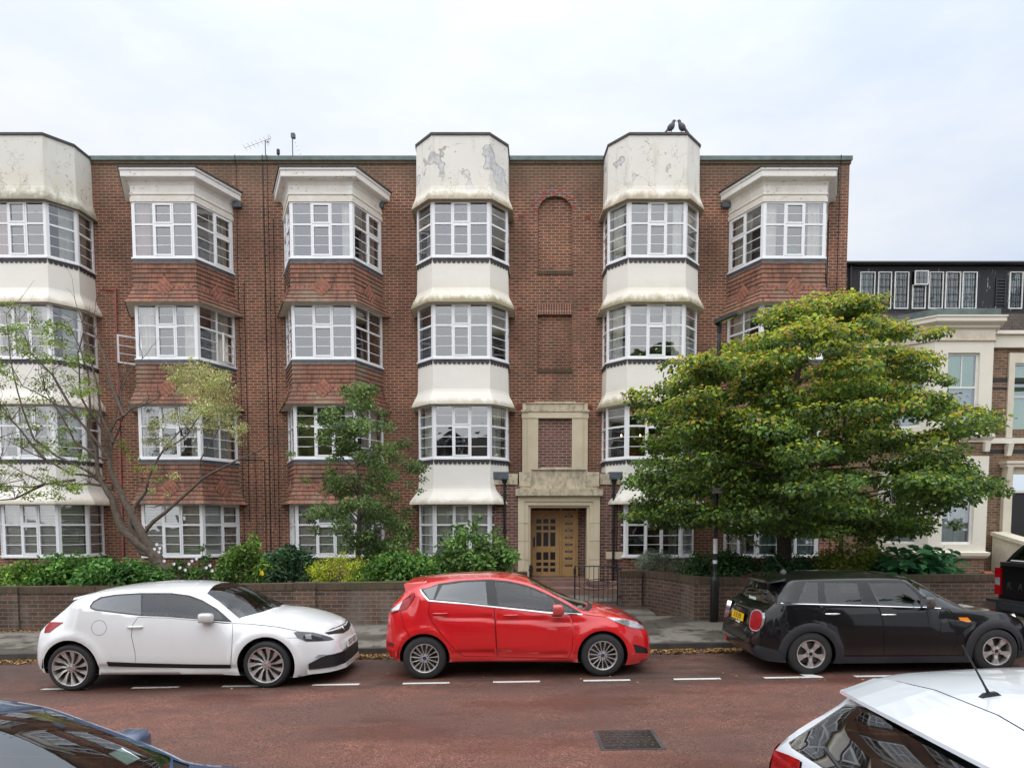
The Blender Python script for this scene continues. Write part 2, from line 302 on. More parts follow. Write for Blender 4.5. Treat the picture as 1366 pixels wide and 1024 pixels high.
# ------------------------------------------------------------------ mesh builder
class MB:
    def __init__(s): s.v = []; s.f = []; s.m = []; s.uv = []; s.mats = []
    def mi(s, m):
        if m not in s.mats: s.mats.append(m)
        return s.mats.index(m)
    def face(s, pts, m, uv=None):
        i = len(s.v); s.v += [tuple(p) for p in pts]; s.f.append(list(range(i, i+len(pts)))); s.m.append(s.mi(m)); s.uv.append(uv)
    def hexa(s, p, m, skip=()):           # p: 8 points, bottom ring 0-3, top ring 4-7 (ccw from above)
        q = [(3, 2, 1, 0), (4, 5, 6, 7), (0, 1, 5, 4), (1, 2, 6, 5), (2, 3, 7, 6), (3, 0, 4, 7)]
        for k, ix in enumerate(q):
            if k in skip: continue
            s.face([p[i] for i in ix], m)
    def box(s, x0, x1, y0, y1, z0, z1, m, skip=()):
        s.hexa([(x0, y0, z0), (x1, y0, z0), (x1, y1, z0), (x0, y1, z0), (x0, y0, z1), (x1, y0, z1), (x1, y1, z1), (x0, y1, z1)], m, skip)
    def prism(s, poly, z0, z1, m, cap=True):   # poly ccw seen from above
        n = len(poly)
        for i in range(n):
            a, b = poly[i], poly[(i+1) % n]
            s.face([(a[0], a[1], z0), (b[0], b[1], z0), (b[0], b[1], z1), (a[0], a[1], z1)], m)
        if cap:
            s.face([(p[0], p[1], z1) for p in poly], m); s.face([(p[0], p[1], z0) for p in poly[::-1]], m)
    def slab(s, poly, O, U, V, d0, d1, m):     # 2-D poly in plane (O,U,V), extruded along N=UxV
        U = Vector(U); V = Vector(V); N = U.cross(V).normalized(); O = Vector(O); n = len(poly)
        A = [O+U*p[0]+V*p[1]+N*d0 for p in poly]; B = [O+U*p[0]+V*p[1]+N*d1 for p in poly]
        s.face(B, m); s.face(A[::-1], m)
        for i in range(n): j = (i+1) % n; s.face([A[i], A[j], B[j], B[i]], m)
    def tube(s, pts, r, m, n=6, cap=True):
        pts = [Vector(p) for p in pts]
        rs = r if isinstance(r, (list, tuple)) else [r]*len(pts)
        rings = []; up = Vector((0, 0, 1))
        for i, p in enumerate(pts):
            d = (pts[min(i+1, len(pts)-1)]-pts[max(i-1, 0)]).normalized()
            a = d.cross(up) if abs(d.z) < .95 else d.cross(Vector((1, 0, 0)))
            a.normalize(); b = a.cross(d).normalized()
            rings.append([p+(a*math.cos(2*PI*k/n)+b*math.sin(2*PI*k/n))*rs[i] for k in range(n)])
        base = len(s.v)
        for R in rings: s.v += [tuple(q) for q in R]
        for i in range(len(rings)-1):
            for k in range(n):
                k2 = (k+1) % n; a = base+i*n
                s.f.append([a+k, a+k+n, a+k2+n, a+k2]); s.m.append(s.mi(m)); s.uv.append(None)
        if cap:
            s.face(rings[0], m); s.face(rings[-1][::-1], m)
    def lathe(s, prof, O, axis, m, n=24, close=False):   # prof: (radius, distance along the axis)
        O = Vector(O); ax = Vector(axis).normalized()
        a = ax.cross(Vector((0, 0, 1))) if abs(ax.z) < .9 else Vector((1, 0, 0)); a.normalize(); b = ax.cross(a)
        base = len(s.v)
        for r, h in prof:
            for k in range(n):
                t = 2*PI*k/n; s.v.append(tuple(O+ax*h+(a*math.cos(t)+b*math.sin(t))*r))
        for i in range(len(prof)-1):
            for k in range(n):
                k2 = (k+1) % n; A = base+i*n
                s.f.append([A+k, A+k2, A+k2+n, A+k+n]); s.m.append(s.mi(m)); s.uv.append(None)
    def build(s, name, parent=None, smooth=False, loc=None, bevel=0):
        me = bpy.data.meshes.new(name)
        off = Vector(loc) if loc else Vector((0, 0, 0))
        vs = [(x-off.x, y-off.y, z-off.z) for x, y, z in s.v] if loc else s.v
        me.from_pydata(vs, [], s.f)
        for m in s.mats: me.materials.append(M[m] if isinstance(m, str) else m)
        me.polygons.foreach_set('material_index', s.m)
        uvl = me.uv_layers.new(name='UV'); data = np.zeros(len(me.loops)*2, dtype=np.float32)
        for fi, p in enumerate(me.polygons):
            uv = s.uv[fi]; nn = p.normal
            for k, li in enumerate(p.loop_indices):
                if uv: a, b = uv[k]
                else:
                    x, y, z = s.v[s.f[fi][k]]
                    if abs(nn.z) < .75:
                        h = math.hypot(nn.x, nn.y) or 1; a = (-nn.y*x+nn.x*y)/h; b = z
                    else: a, b = x, y
                data[2*li] = a; data[2*li+1] = b
        uvl.data.foreach_set('uv', data)
        if smooth: me.polygons.foreach_set('use_smooth', [True]*len(me.polygons))
        o = bpy.data.objects.new(name, me); C.objects.link(o)
        if loc: o.location = off
        if parent: o.parent = parent
        if bevel:
            bmd = o.modifiers.new('b', 'BEVEL'); bmd.width = bevel; bmd.segments = 2; bmd.limit_method = 'ANGLE'
        return o
def tag(o, label=None, cat=None, group=None, kind=None):
    if label: o['label'] = label
    if cat: o['category'] = cat
    if group: o['group'] = group
    if kind: o['kind'] = kind
    return o
def empty(name, loc=(0, 0, 0), label=None, cat=None, group=None):
    o = bpy.data.objects.new(name, None); C.objects.link(o); o.location = loc; o.empty_display_size = .2
    return tag(o, label, cat, group)
def text(name, s, size, mat, parent, loc, rot, ext=.002, bold=False):
    cu = bpy.data.curves.new(name, 'FONT'); cu.body = s; cu.size = size; cu.extrude = ext; cu.align_x = 'CENTER'; cu.align_y = 'CENTER'
    cu.space_character = 1.0
    if bold: cu.offset = size*.018
    o = bpy.data.objects.new(name, cu); C.objects.link(o)
    dg = bpy.context.evaluated_depsgraph_get(); me = bpy.data.meshes.new_from_object(o.evaluated_get(dg)); C.objects.unlink(o)
    o2 = bpy.data.objects.new(name, me); C.objects.link(o2); me.materials.clear(); me.materials.append(M[mat])
    o2.location = loc; o2.rotation_euler = rot
    if parent: o2.parent = parent
    return o2
def inpoly(P, poly):
    x, y = P[:, 0], P[:, 1]; c = np.zeros(len(P), bool); n = len(poly)
    for i in range(n):
        x1, y1 = poly[i][:2]; x2, y2 = poly[(i+1) % n][:2]
        if y1 == y2: continue
        k = (y1 > y) != (y2 > y)
        c ^= k & (x < (x2-x1)*(y-y1)/(y2-y1)+x1)
    return c
def cdt(outer, polys, pts):
    vs = []; es = []
    for poly in [outer]+polys:
        b = len(vs); vs += [Vector((p[0], p[1])) for p in poly]
        es += [(b+i, b+(i+1) % len(poly)) for i in range(len(poly))]
    if len(pts):
        P = np.array(pts, float); P = P[inpoly(P, outer)]; vs += [Vector((a, b)) for a, b in P]
    ov, oe, of, *_ = delaunay_2d_cdt(vs, es, [], 0, 1e-6)
    V = np.array([(v.x, v.y) for v in ov]); T = np.array([f for f in of if len(f) == 3])
    cen = V[T].mean(1); keep = inpoly(cen, outer); T = T[keep]; cen = cen[keep]
    lab = np.full(len(T), -1)
    for i, p in enumerate(polys): lab[inpoly(cen, p)] = i
    return V, T, lab
def buf(line, w, closed=False):
    P = [Vector(p) for p in line]; n = len(P); L = []; R = []
    for i in range(n):
        a = P[(i-1) % n] if (closed or i > 0) else P[i]; b = P[(i+1) % n] if (closed or i < n-1) else P[i]
        d = (b-a)
        if d.length < 1e-9: d = Vector((1, 0))
        d.normalize(); nn = Vector((-d.y, d.x))*w/2; L.append(P[i]+nn); R.append(P[i]-nn)
    return [tuple(q) for q in L+R[::-1]]
def pw(pts):
    X = np.array([p[0] for p in pts], float); Y = np.array([p[1] for p in pts], float)
    h = np.diff(X); d = np.diff(Y)/h; m = np.zeros(len(X)); m[0] = d[0]; m[-1] = d[-1]
    for i in range(1, len(X)-1):
        if d[i-1]*d[i] > 0:
            w1 = 2*h[i]+h[i-1]; w2 = h[i]+2*h[i-1]; m[i] = (w1+w2)/(w1/d[i-1]+w2/d[i])
    def fn(x):
        x = min(max(x, X[0]), X[-1]); i = min(int(np.searchsorted(X, x, 'right'))-1, len(h)-1); i = max(i, 0)
        t = (x-X[i])/h[i]; t2 = t*t; t3 = t2*t
        return float((2*t3-3*t2+1)*Y[i]+(t3-2*t2+t)*h[i]*m[i]+(-2*t3+3*t2)*Y[i+1]+(t3-t2)*h[i]*m[i+1])
    return fn
def sst(a, b, x):
    t = min(1, max(0, (x-a)/(b-a))); return t*t*(3-2*t)
def circ(cx, cz, r, n=28, a0=0, a1=2*PI): return [(cx+r*math.cos(a0+(a1-a0)*i/n), cz+r*math.sin(a0+(a1-a0)*i/n)) for i in range(n if abs(a1-a0-2*PI) < 1e-6 else n+1)]
# ------------------------------------------------------------------ setting
def sheet(name, xs, ys, zf, m, z=0, kind='structure'):
    b = MB()
    for i in range(len(xs)-1):
        for j in range(len(ys)-1):
            q = [(xs[i], ys[j]), (xs[i+1], ys[j]), (xs[i+1], ys[j+1]), (xs[i], ys[j+1])]
            b.face([(x, y, zf(x, y)+z) for x, y in q], m)
    o = b.build(name); tag(o, kind=kind); return o
XS_ = [-400, -40, 40, 400]
sheet('ground', XS_, [-400, 13.9, 400], lambda x, y: gz(x)-.05, 'soil')
sheet('road', XS_, [-2.2, 11.3], lambda x, y: gz(x), 'road')
def slabstrip(name, x0, x1, y0, y1, h, m):
    b = MB(); p = [(x0, y0), (x1, y0), (x1, y1), (x0, y1)]
    b.hexa([(x, y, gz(x)-.04) for x, y in p]+[(x, y, gz(x)+h) for x, y in p], m); o = b.build(name); tag(o, kind='structure'); return o
slabstrip('pavement', -40, 40, 11.435, 14.6, .105, 'pave')
slabstrip('near_pavement', -40, 40, -5, -2.335, .105, 'pave')
b = MB(); x = -40.0
while x < 40:
    p = [(x, 11.31), (x+.905, 11.31), (x+.905, 11.43), (x, 11.43)]
    b.hexa([(a, c, gz(a)-.04) for a, c in p]+[(a, c, gz(a)+.108) for a, c in p], 'kerb')
    p = [(x, -2.33), (x+.905, -2.33), (x+.905, -2.21), (x, -2.21)]
    b.hexa([(a, c, gz(a)-.04) for a, c in p]+[(a, c, gz(a)+.108) for a, c in p], 'kerb'); x += .91
tag(b.build('kerb'), kind='structure')
b = MB(); rr = random.Random(3)
for k in range(-9, 14):
    u0 = 534+123.2*k; X = (u0-683)/F*9.13; Y0 = 9.22
    L_ = .64 if k != 4 else .80
    p = [(X, Y0-.043), (X+L_, Y0-.043), (X+L_, Y0+.043), (X, Y0+.043)]
    b.face([(a, c, gz(a)+.005) for a, c in p], 'white_line')
    if k == 4: b.face([(a, c, gz(a)+.005) for a, c in [(X+.58, Y0+.043), (X+.8, Y0+.043), (X+.68, Y0+.22), (X+.56, Y0+.22)]], 'white_line')
tag(b.build('road_markings'), kind='structure')
# garden ground behind the walls, and the path to the door
def garden(name, x0, x1, y0, y1, h, m='soil'):
    b = MB(); b.box(x0, x1, y0, y1, -.2, h, m); tag(b.build(name), kind='structure')
garden('garden_bed', -17.5, -.35, 14.16, 20.48, .62); garden('garden_bed', 4.2, 18, 14.16, 20.48, .68)
b = MB(); b.box(3.1, 4.2, 16.2, 20.48, -.2, .64, 'soil'); tag(b.build('garden_bed'), kind='structure')
b = MB(); b.box(-.34, 3.09, 14.61, 18.35, -.2, .20, 'pave'); tag(b.build('path'), kind='structure')
# ------------------------------------------------------------------ the flats
FY = 20.5
flats = empty('apartment_building', (1.29, FY, 0), 'four storey red brick block of flats with white and tile-hung bay windows', 'building')
flats_off = Vector((1.29, FY, 0))
def part(mb, name, parent=None, **k):
    o = mb.build(name, loc=(1.29, FY, 0), **k); o.parent = flats; o.location = (0, 0, 0)
    if parent: o.parent = parent
    return o
ZS = [1.20, 3.95, 6.70, 9.43]; WH = 1.49
PW = [(-1.29, 0), (-1.26, -.70), (-.78, -1.27), (.78, -1.27), (1.26, -.70), (1.29, 0)]
PT = [(-1.40, 0), (-.85, -1.20), (.85, -1.20), (1.40, 0)]
bays = [(-13.54, 'W'), (-9.58, 'T'), (-5.24, 'T'), (-1.40, 'W'), (3.98, 'W'), (7.76, 'T')]
ZT = 12.72
def offs(plan, d):
    n = len(plan); out = []
    nr = []
    for i in range(n-1):
        tx = plan[i+1][0]-plan[i][0]; ty = plan[i+1][1]-plan[i][1]; l = math.hypot(tx, ty); nr.append((ty/l, -tx/l))
    for i in range(n):
        if i == 0 or i == n-1:
            a = nr[0] if i == 0 else nr[-1]
            s = -1 if i == 0 else 1
            out.append((plan[i][0]+s*abs(d/ (abs(a[0]) or 1))*(1 if d > 0 else -1), 0))
        else:
            a, c = nr[i-1], nr[i]; mx, my = a[0]+c[0], a[1]+c[1]; k = d*2/(mx*mx+my*my); out.append((plan[i][0]+mx*k, plan[i][1]+my*k))
    return out
def ring(cx, plan, d, z): return [(cx+x, FY-.002+y, z) for x, y in offs(plan, d)]
def loft(b, cx, plan, prof, m, z0uv=0):
    for (d0, z0), (d1, z1) in zip(prof, prof[1:]):
        A = ring(cx, plan, d0, z0); B = ring(cx, plan, d1, z1)
        for i in range(len(A)-1):
            t = (Vector(A[i+1])-Vector(A[i])); t.normalize()
            f = [A[i], A[i+1], B[i+1], B[i]] if z1 >= z0 else [B[i], B[i+1], A[i+1], A[i]]
            uv = [(Vector(p).dot(t), p[2]-z0uv) for p in f]
            b.face(f, m, uv)
def fine(prof, n=16):
    fz = pw([(z, d) for d, z in prof]); z0_, z1_ = prof[0][1], prof[-1][1]; return [(fz(z0_+(z1_-z0_)*(i/n)**1.5), z0_+(z1_-z0_)*(i/n)**1.5) for i in range(n+1)]
def capp(b, cx, plan, d, z, m, up=True):
    A = ring(cx, plan, d, z); b.face(A if up else A[::-1], m)
# main wall with openings
niches = []
def rectp(x0, x1, z0, z1): return [(x0, z0), (x1, z0), (x1, z1), (x0, z1)]
arch = [(.76, 9.50), (1.76, 9.50)]+[(1.26+.5*math.cos(a*PI/16), 11.2+.43*math.sin(a*PI/16)) for a in range(17)]
niche2 = rectp(.76, 1.76, 6.66, 8.25)
holes = [arch, niche2]
for cx, t in bays:
    for k, z in enumerate(ZS): holes.append(rectp(cx-1.2, cx+1.2, z+.02, z+WH-.04))
outer = rectp(-17.6, 9.81, -.2, ZT-.12)
V, T, lab = cdt(outer, holes, [])
b = MB()
for t, l in zip(T, lab):
    if l == -1: b.face([(V[i][0], FY, V[i][1]) for i in t], 'brick')
b.box(9.80, 9.812, FY+.001, FY+11, -.2, ZT-.12, 'brick'); b.box(-17.61, -17.6, FY+.001, FY+11, -.2, ZT-.12, 'brick')
b.box(-17.6, 9.8, FY+10.9, FY+11, -.2, ZT-.12, 'brick')
b.box(-17.59, 9.79, FY+.3, FY+10.8, ZT-.35, ZT-.25, 'darklead')
def recess(poly, dep, m):
    b.face([(x, FY+dep, z) for x, z in poly], m)
    n = len(poly)
    for i in range(n):
        (x0, z0), (x1, z1) = poly[i], poly[(i+1) % n]
        b.face([(x0, FY, z0), (x0, FY+dep, z0), (x1, FY+dep, z1), (x1, FY, z1)], m)
recess(arch, .11, 'brick'); recess(niche2, .11, 'brick')
wall = part(b, 'wall')
b = MB()
b.box(-17.7, 9.87, FY-.06, FY+.32, ZT-.10, ZT+.02, 'greenlead'); b.box(-17.65, 9.84, FY-.03, FY+.28, ZT-.19, ZT-.101, 'copebrick')
part(b, 'parapet_coping')
# brick dressings: arch rings, soldier lintel, sills
b = MB()
for ring_ in range(2):
    r0 = .005+ring_*.118; n = 22
    for k in range(n):
        a0 = PI*k/n+.008; a1 = PI*(k+1)/n-.008
        pts = []
        for a, rr_ in ((a0, r0), (a1, r0), (a1, r0+.108), (a0, r0+.108)):
            pts.append((1.26-(.5+rr_)*math.cos(a), 11.2+(.43+rr_)*math.sin(a)))
        b.slab(pts[::-1], (0, FY, 0), (1, 0, 0), (0, 0, 1), -.002, .006, 'brick2' if (k*7+ring_) % 5 else 'vent')
part(b, 'arch_ring')
b = MB(); b.box(.74, 1.78, FY-.008, FY+.03, 8.25, 8.56, 'soldier'); part(b, 'lintel')
for z in (9.40, 6.56):
    b = MB(); b.box(.74, 1.78, FY-.03, FY+.02, z, z+.10, 'copebrick'); part(b, 'niche_sill')
for (x, z) in ((.27, 11.05), (2.21, 11.03), (.22, 8.42), (2.2, 8.42), (.2, 5.55), (2.3, 5.55)):
    b = MB(); b.box(x-.09, x+.09, FY-.008, FY+.02, z-.065, z+.065, 'vent')
    for i in range(3): b.box(x-.07, x+.07, FY-.014, FY-.0085, z-.045+i*.036, z-.03+i*.036, 'darklead')
    part(b, 'air_brick')
# --- bay windows
def facets(cx, plan): 
    P = [Vector((cx+x, FY+y, 0)) for x, y in plan]; return list(zip(P, P[1:]))
def lbox(b, P, t, n, u0, u1, z0, z1, d0, d1, m):
    q = [P+t*u0+n*d1, P+t*u1+n*d1, P+t*u1+n*d0, P+t*u0+n*d0]
    b.hexa([(p.x, p.y, z0) for p in q]+[(p.x, p.y, z1) for p in q], m)
def light(b, gb, P, t, n, u0, u1, z0, z1, openable, fm='upvc'):
    zt = z0+(z1-z0)*.60
    for (a, c, k) in ((z0, zt-.025, 2), (zt+.025, z1, 1)):
        x0, x1, e0, e1 = u0, u1, a, c; pr = .018
        if openable:
            w = .042
            lbox(b, P, t, n, u0, u1, a, a+w, -.03, .034, fm); lbox(b, P, t, n, u0, u1, c-w, c, -.03, .034, fm)
            lbox(b, P, t, n, u0, u0+w, a+w, c-w, -.03, .034, fm); lbox(b, P, t, n, u1-w, u1, a+w, c-w, -.03, .034, fm)
            x0 += w; x1 -= w; e0 += w; e1 -= w
        for i in range(1, k+1):
            z = e0+(e1-e0)*i/(k+1); lbox(b, P, t, n, x0, x1, z-.009, z+.009, -.012, .010, fm)
        q = [P+t*x0-n*.002, P+t*x1-n*.002]
        gb.face([(q[0].x, q[0].y, e0), (q[1].x, q[1].y, e0), (q[1].x, q[1].y, e1), (q[0].x, q[0].y, e1)], 'pane')
    lbox(b, P, t, n, u0, u1, zt-.0249, zt+.0249, -.03, .022, fm)
def curtain(b, P, t, n, u0, u1, z0, z1, m, dd=-.16, rnd=random):
    N = max(6, int((u1-u0)/.035)); pts = []
    for i in range(N+1):
        u = u0+(u1-u0)*i/N; d = dd+.022*math.sin(i*1.9+rnd.random())
        pts.append(P+t*u+n*d)
    for p, q in zip(pts, pts[1:]): b.face([(p.x, p.y, z0), (q.x, q.y, z0), (q.x, q.y, z1), (p.x, p.y, z1)], m)
blinds = {(0, 0), (1, 0), (2, 0), (3, 0)}
curt = {(0, 3): 'pink', (1, 3): 'pink', (2, 3): 'curtain', (4, 3): 'curtain', (5, 3): 'curtain', (1, 2): 'curtain', (0, 2): 'curtain', (4, 2): 'curtain',
        (5, 2): 'curtain', (1, 1): 'curtain', (3, 1): 'curtain', (4, 0): 'curtain', (5, 0): 'greyblind', (0, 1): 'curtain', (2, 1): 'curtain'}
rc = random.Random(5)
fn = ['ground', 'first', 'second', 'top']
for bi, (cx, ty) in enumerate(bays):
    plan = PW if ty == 'W' else PT
    for k, z0 in enumerate(ZS):
        z1 = z0+WH; b = MB(); gb = MB(); cb = MB()
        fc = facets(cx, plan)
        for fi, (P0, P1) in enumerate(fc):
            t = (P1-P0); L = t.length; t.normalize(); n = Vector((t.y, -t.x, 0))
            e = .05 if ty == 'W' else .055
            first, last = fi == 0, fi == len(fc)-1
            lbox(b, P0, t, n, 0 if first else -.01, e+.02, z0, z1, -.06, .02, 'upvc'); lbox(b, P0, t, n, L-e-.02, L if last else L+.01, z0, z1, -.06, .02, 'upvc')
            lbox(b, P0, t, n, e+.02, L-e-.02, z0, z0+.05, -.05, .019, 'upvc'); lbox(b, P0, t, n, e+.02, L-e-.02, z1-.05, z1, -.05, .019, 'upvc')
            lbox(b, P0, t, n, -.02, L+.02, z0-.045, z0-.002, -.06, .06, 'upvc')
            u0, u1 = e+.02, L-e-.02; za, zb_ = z0+.05, z1-.05
            front = (fi == (2 if ty == 'W' else 1))
            nl = 3 if front else (2 if ty == 'T' else 1)
            mw = .045; w = (u1-u0-mw*(nl-1))/nl
            for i in range(nl):
                a = u0+i*(w+mw)
                op = (nl == 3 and i == 1) or (nl == 2 and i == (1 if fi > 1 else 0) and k in (0, 3))
                if (bi, k) in ((1, 2),) and not front and i == (1 if fi > 1 else 0):
                    # casement left open: upper light glazed, lower sash swung out
                    zt = za+(zb_-za)*.6
                    lbox(b, P0, t, n, a, a+w, zt-.025, zt+.025, -.03, .022, 'upvc')
                    q = [P0+t*a, P0+t*(a+w)]
                    gb.face([(q[0].x, q[0].y, zt+.025), (q[1].x, q[1].y, zt+.025), (q[1].x, q[1].y, zb_), (q[0].x, q[0].y, zb_)], 'pane')
                    lbox(b, P0, t, n, a, a+w, (zt+zb_)/2-.009, (zt+zb_)/2+.009, -.01, .01, 'upvc')
                    ang = .30 if fi > 1 else 1.25
                    if fi > 1: H = P0+t*(a+w); d = (-t*math.cos(ang)+n*math.sin(ang)); 
                    else: H = P0+t*a; d = (t*math.cos(ang)+n*math.sin(ang))
                    H = H+n*.03; nn = Vector((d.y, -d.x, 0))
                    for (ua, ub, c0, c1) in ((0, w, za, za+.045), (0, w, zt-.07, zt-.025), (0, .045, za+.045, zt-.07), (w-.045, w, za+.045, zt-.07),
                                             (.045, w-.045, za+.27, za+.29), (.045, w-.045, za+.50, za+.52)):
                        lbox(b, H, d, nn, ua, ub, c0, c1, -.02, .02, 'upvc')
                    continue
                light(b, gb, P0, t, n, a, a+w, za, zb_, op)
                if i < nl-1: lbox(b, P0, t, n, a+w, a+w+mw, za, zb_, -.04, .0215, 'upvc')
            if (bi, k) in blinds:
                s = 0
                zz = z0+.06
                while zz < z1-.05:
                    p = P0+t*.08-n*.10; q = P0+t*(L-.08)-n*.10; h = .03
                    cb.face([(p.x+n.x*.012, p.y+n.y*.012, zz), (q.x+n.x*.012, q.y+n.y*.012, zz), (q.x, q.y, zz+h), (p.x, p.y, zz+h)], 'blind'); zz += .034 if bi > 1 else .043
            elif (bi, k) in curt:
                cm = curt[(bi, k)]; r = rc.random()
                if front:
                    if (bi, k) == (3, 1): pass
                    elif (bi, k) in ((5, 0),): curtain(cb, P0, t, n, .06, L-.06, z0+.02, z1, 'greyblind', rnd=rc)
                    elif (bi, k) in ((0, 3), (1, 3)): curtain(cb, P0, t, n, .06, .38, z0+.02, z1, 'pink', rnd=rc)
                    elif (bi, k) in ((1, 2), (5, 3)): curtain(cb, P0, t, n, .08, .42, z0+.02, z1, cm, rnd=rc); curtain(cb, P0, t, n, L-.42, L-.08, z0+.02, z1, cm, rnd=rc)
                    else: curtain(cb, P0, t, n, L-.32, L-.08, z0+.02, z1, cm, rnd=rc)
                else: curtain(cb, P0, t, n, L*.45 if fi > 1 else .06, L-.06 if fi > 1 else L*.55, z0+.02, z1, 'curtain', rnd=rc)
        fo = part(b, 'bay_window')
        fo['label'] = '%s floor %s bay window, %s' % (fn[k], 'white rendered' if ty == 'W' else 'tile hung', 'white glazed frame')
        part(gb, 'pane', fo)
        if cb.f: part(cb, 'blind' if (bi, k) in blinds else 'curtain', fo)
        # room behind
        r = MB(); x0, x1 = cx-1.75, cx+1.75; y0, y1 = FY+.03, FY+3.6; f0, f1 = z0-.9, z1+.22
        r.face([(x0, y1, f0), (x1, y1, f0), (x1, y1, f1), (x0, y1, f1)], 'room'); r.face([(x0, y0, f0), (x0, y1, f0), (x0, y1, f1), (x0, y0, f1)], 'room')
        r.face([(x1, y1, f0), (x1, y0, f0), (x1, y0, f1), (x1, y1, f1)], 'room'); r.face([(x0, y0, f0), (x1, y0, f0), (x1, y1, f0), (x0, y1, f0)], 'roomfl')
        r.face([(x0, y1, f1), (x1, y1, f1), (x1, y0, f1), (x0, y0, f1)], 'room')
        r.box(cx-.7+rc.random()*.3, cx+.2+rc.random()*.5, y1-.1, y1-.03, z0, z0+.9, 'oak')
        if (bi, k) == (5, 3): r.lathe([(.02, 0), (.26, .05), (.30, .2), (.2, .34), (.01, .38)], (cx+.05, FY-.75, z0+.02), (0, 0, 1), 'greenbag', 14)
        if (bi, k) == (4, 1):
            for q_ in (-.35, -.22, .22): r.lathe([(.0001, -.03), (.028, 0), (.0001, .04)], (cx-.35+q_, FY+.2, z0+.80), (0, 0, 1), 'bulb', 10)
            r.tube([(cx-.70, FY+.2, z0+.77), (cx-.35, FY+.2, z0+.70), (cx-.1, FY+.2, z0+.77)], .012, 'chrome', 5); r.tube([(cx-.35, FY+.2, z0+.7), (cx-.35, FY+.2, z1+.2)], .01, 'chrome', 5)
        if rc.random() < .6: r.lathe([(.08, 0), (.1, .16), (.09, .17)], (cx+rc.uniform(-.6, .6), FY-1.0, z0), (0, 0, 1), 'vent', 10)
        part(r, 'room_interior', fo)
        # soffit and sill boards closing the bay
        s = MB(); A = ring(cx, plan, .0, z1); s.face([(x, y, z1+.004) for x, y, z in A[::-1]], 'timber_w'); part(s, 'bay_ceiling', fo); s = MB()
        s.face([(x, y, z0-.047) for x, y, z in ring(cx, plan, -.02, 0)], 'roomfl'); part(s, 'bay_floor', fo); s = MB()
        # apron below this window
        if ty == 'W':
            m = 'render'
            if k == 0: prof = [(-.02, -.1), (-.02, z0-.046)]; loft(s, cx, plan, prof, 'brick')
            else:
                zl = ZS[k-1]+WH; fl = .21 if k > 1 else .30
                prof = [(fl-.02, zl-.035), (fl, zl-.03), (fl-.012, zl+.03), (fl*.72, zl+.14), (fl*.40, zl+.27), (fl*.16, zl+.40), (.03, zl+.55), (.018, z0-.10), (.0179, z0-.047)]; prof = prof[:1]+fine(prof[1:])
                if (k, bi) in ((3, 3), (3, 4), (2, 4)): m = 'render_algae'
                loft(s, cx, plan, prof, m, zl)
                loft(s, cx, plan, [(.0, zl+.0), (fl-.02, zl-.035)][::-1], 'stuccoflat', zl)
        else:
            if k == 0: loft(s, cx, plan, [(-.02, -.1), (-.02, z0-.046)], 'brick')
            else:
                zl = ZS[k-1]+WH; nrow = 10; zt = z0-.06; fl = .20
                def dz(z):
                    q = max(0, 1-(z-zl)/.62); return .02+fl*q**1.7
                h = (zt-zl+.02)/nrow
                for i in range(nrow):
                    a = zl-.02+i*h; c = a+h
                    loft(s, cx, plan, [(dz(a)-.004, a), (dz(a)+.021, a-.002)], 'edgeshade', 0); loft(s, cx, plan, [(dz(a)+.021, a-.002), (dz(a)+.020, a+.005)], 'edgeshade', 0); loft(s, cx, plan, [(dz(a)+.020, a+.005), (dz(c)+.002, c)], 'tile', i*.31)  # dark lip draws a painted shadow line under each course
                loft(s, cx, plan, [(dz(zl-.02)-.004, zl-.02), (0, zl+.0)], 'stuccoflat', 0)
                # club tiles: a scalloped row and a diamond on each face
                for fi, (P0, P1) in enumerate(facets(cx, plan)):
                    t = (P1-P0); L = t.length; t.normalize(); n = Vector((t.y, -t.x, 0)); zc = zl+.44
                    dpt = dz(zc)+.018
                    bb = s
                    cu = L/2; w = .115
                    for dx_, row in [(0, 3), (-.5, 2), (.5, 2), (-1, 1), (0, 1), (1, 1), (-1.5, 0), (-.5, 0), (.5, 0), (1.5, 0), (-1, -1), (0, -1), (1, -1), (-.5, -2), (.5, -2), (0, -3)]:
                        u = cu+dx_*w*1.22; z = zc+row*.071
                        poly = [(-w*.5, 0)]+[(w*.5*math.cos(a), w*.5*math.sin(a)-.012) for a in [PI+PI*j/8 for j in range(1, 8)]]+[(w*.5, 0), (0, w*.62)]
                        O = P0+t*u+n*(dz(z)+.014+.004*(3-row)/3); 
                        bb.slab([(p_[0]*1.16, p_[1]*1.16-.004) for p_ in poly], (O.x, O.y, z), t, (0, 0, 1), -.02, .012, 'edgeshade'); bb.slab([(p_[0]*.97, p_[1]*.97) for p_ in poly], (O.x, O.y, z), t, (0, 0, 1), .0, .022, 'tilebright')  # larger dark scale behind paints the shade around each tile
                    u = .07
                    while u < L-.05:
                        if abs(u-cu) > .26:
                            poly = [(-.055, .03)]+[(.055*math.cos(a), .055*math.sin(a)) for a in [PI+PI*j/6 for j in range(0, 7)]]+[(.055, .03)]
                            O = P0+t*u+n*(dz(zc)+.012); bb.slab([(p_[0]*1.1, p_[1]*1.18) for p_ in poly], (O.x, O.y, zc-.01), t, (0, 0, 1), -.02, .010, 'edgeshade'); bb.slab(poly, (O.x, O.y, zc-.01), t, (0, 0, 1), 0, .018, 'tilebright')
                        u += .125
        part(s, 'bay_apron')
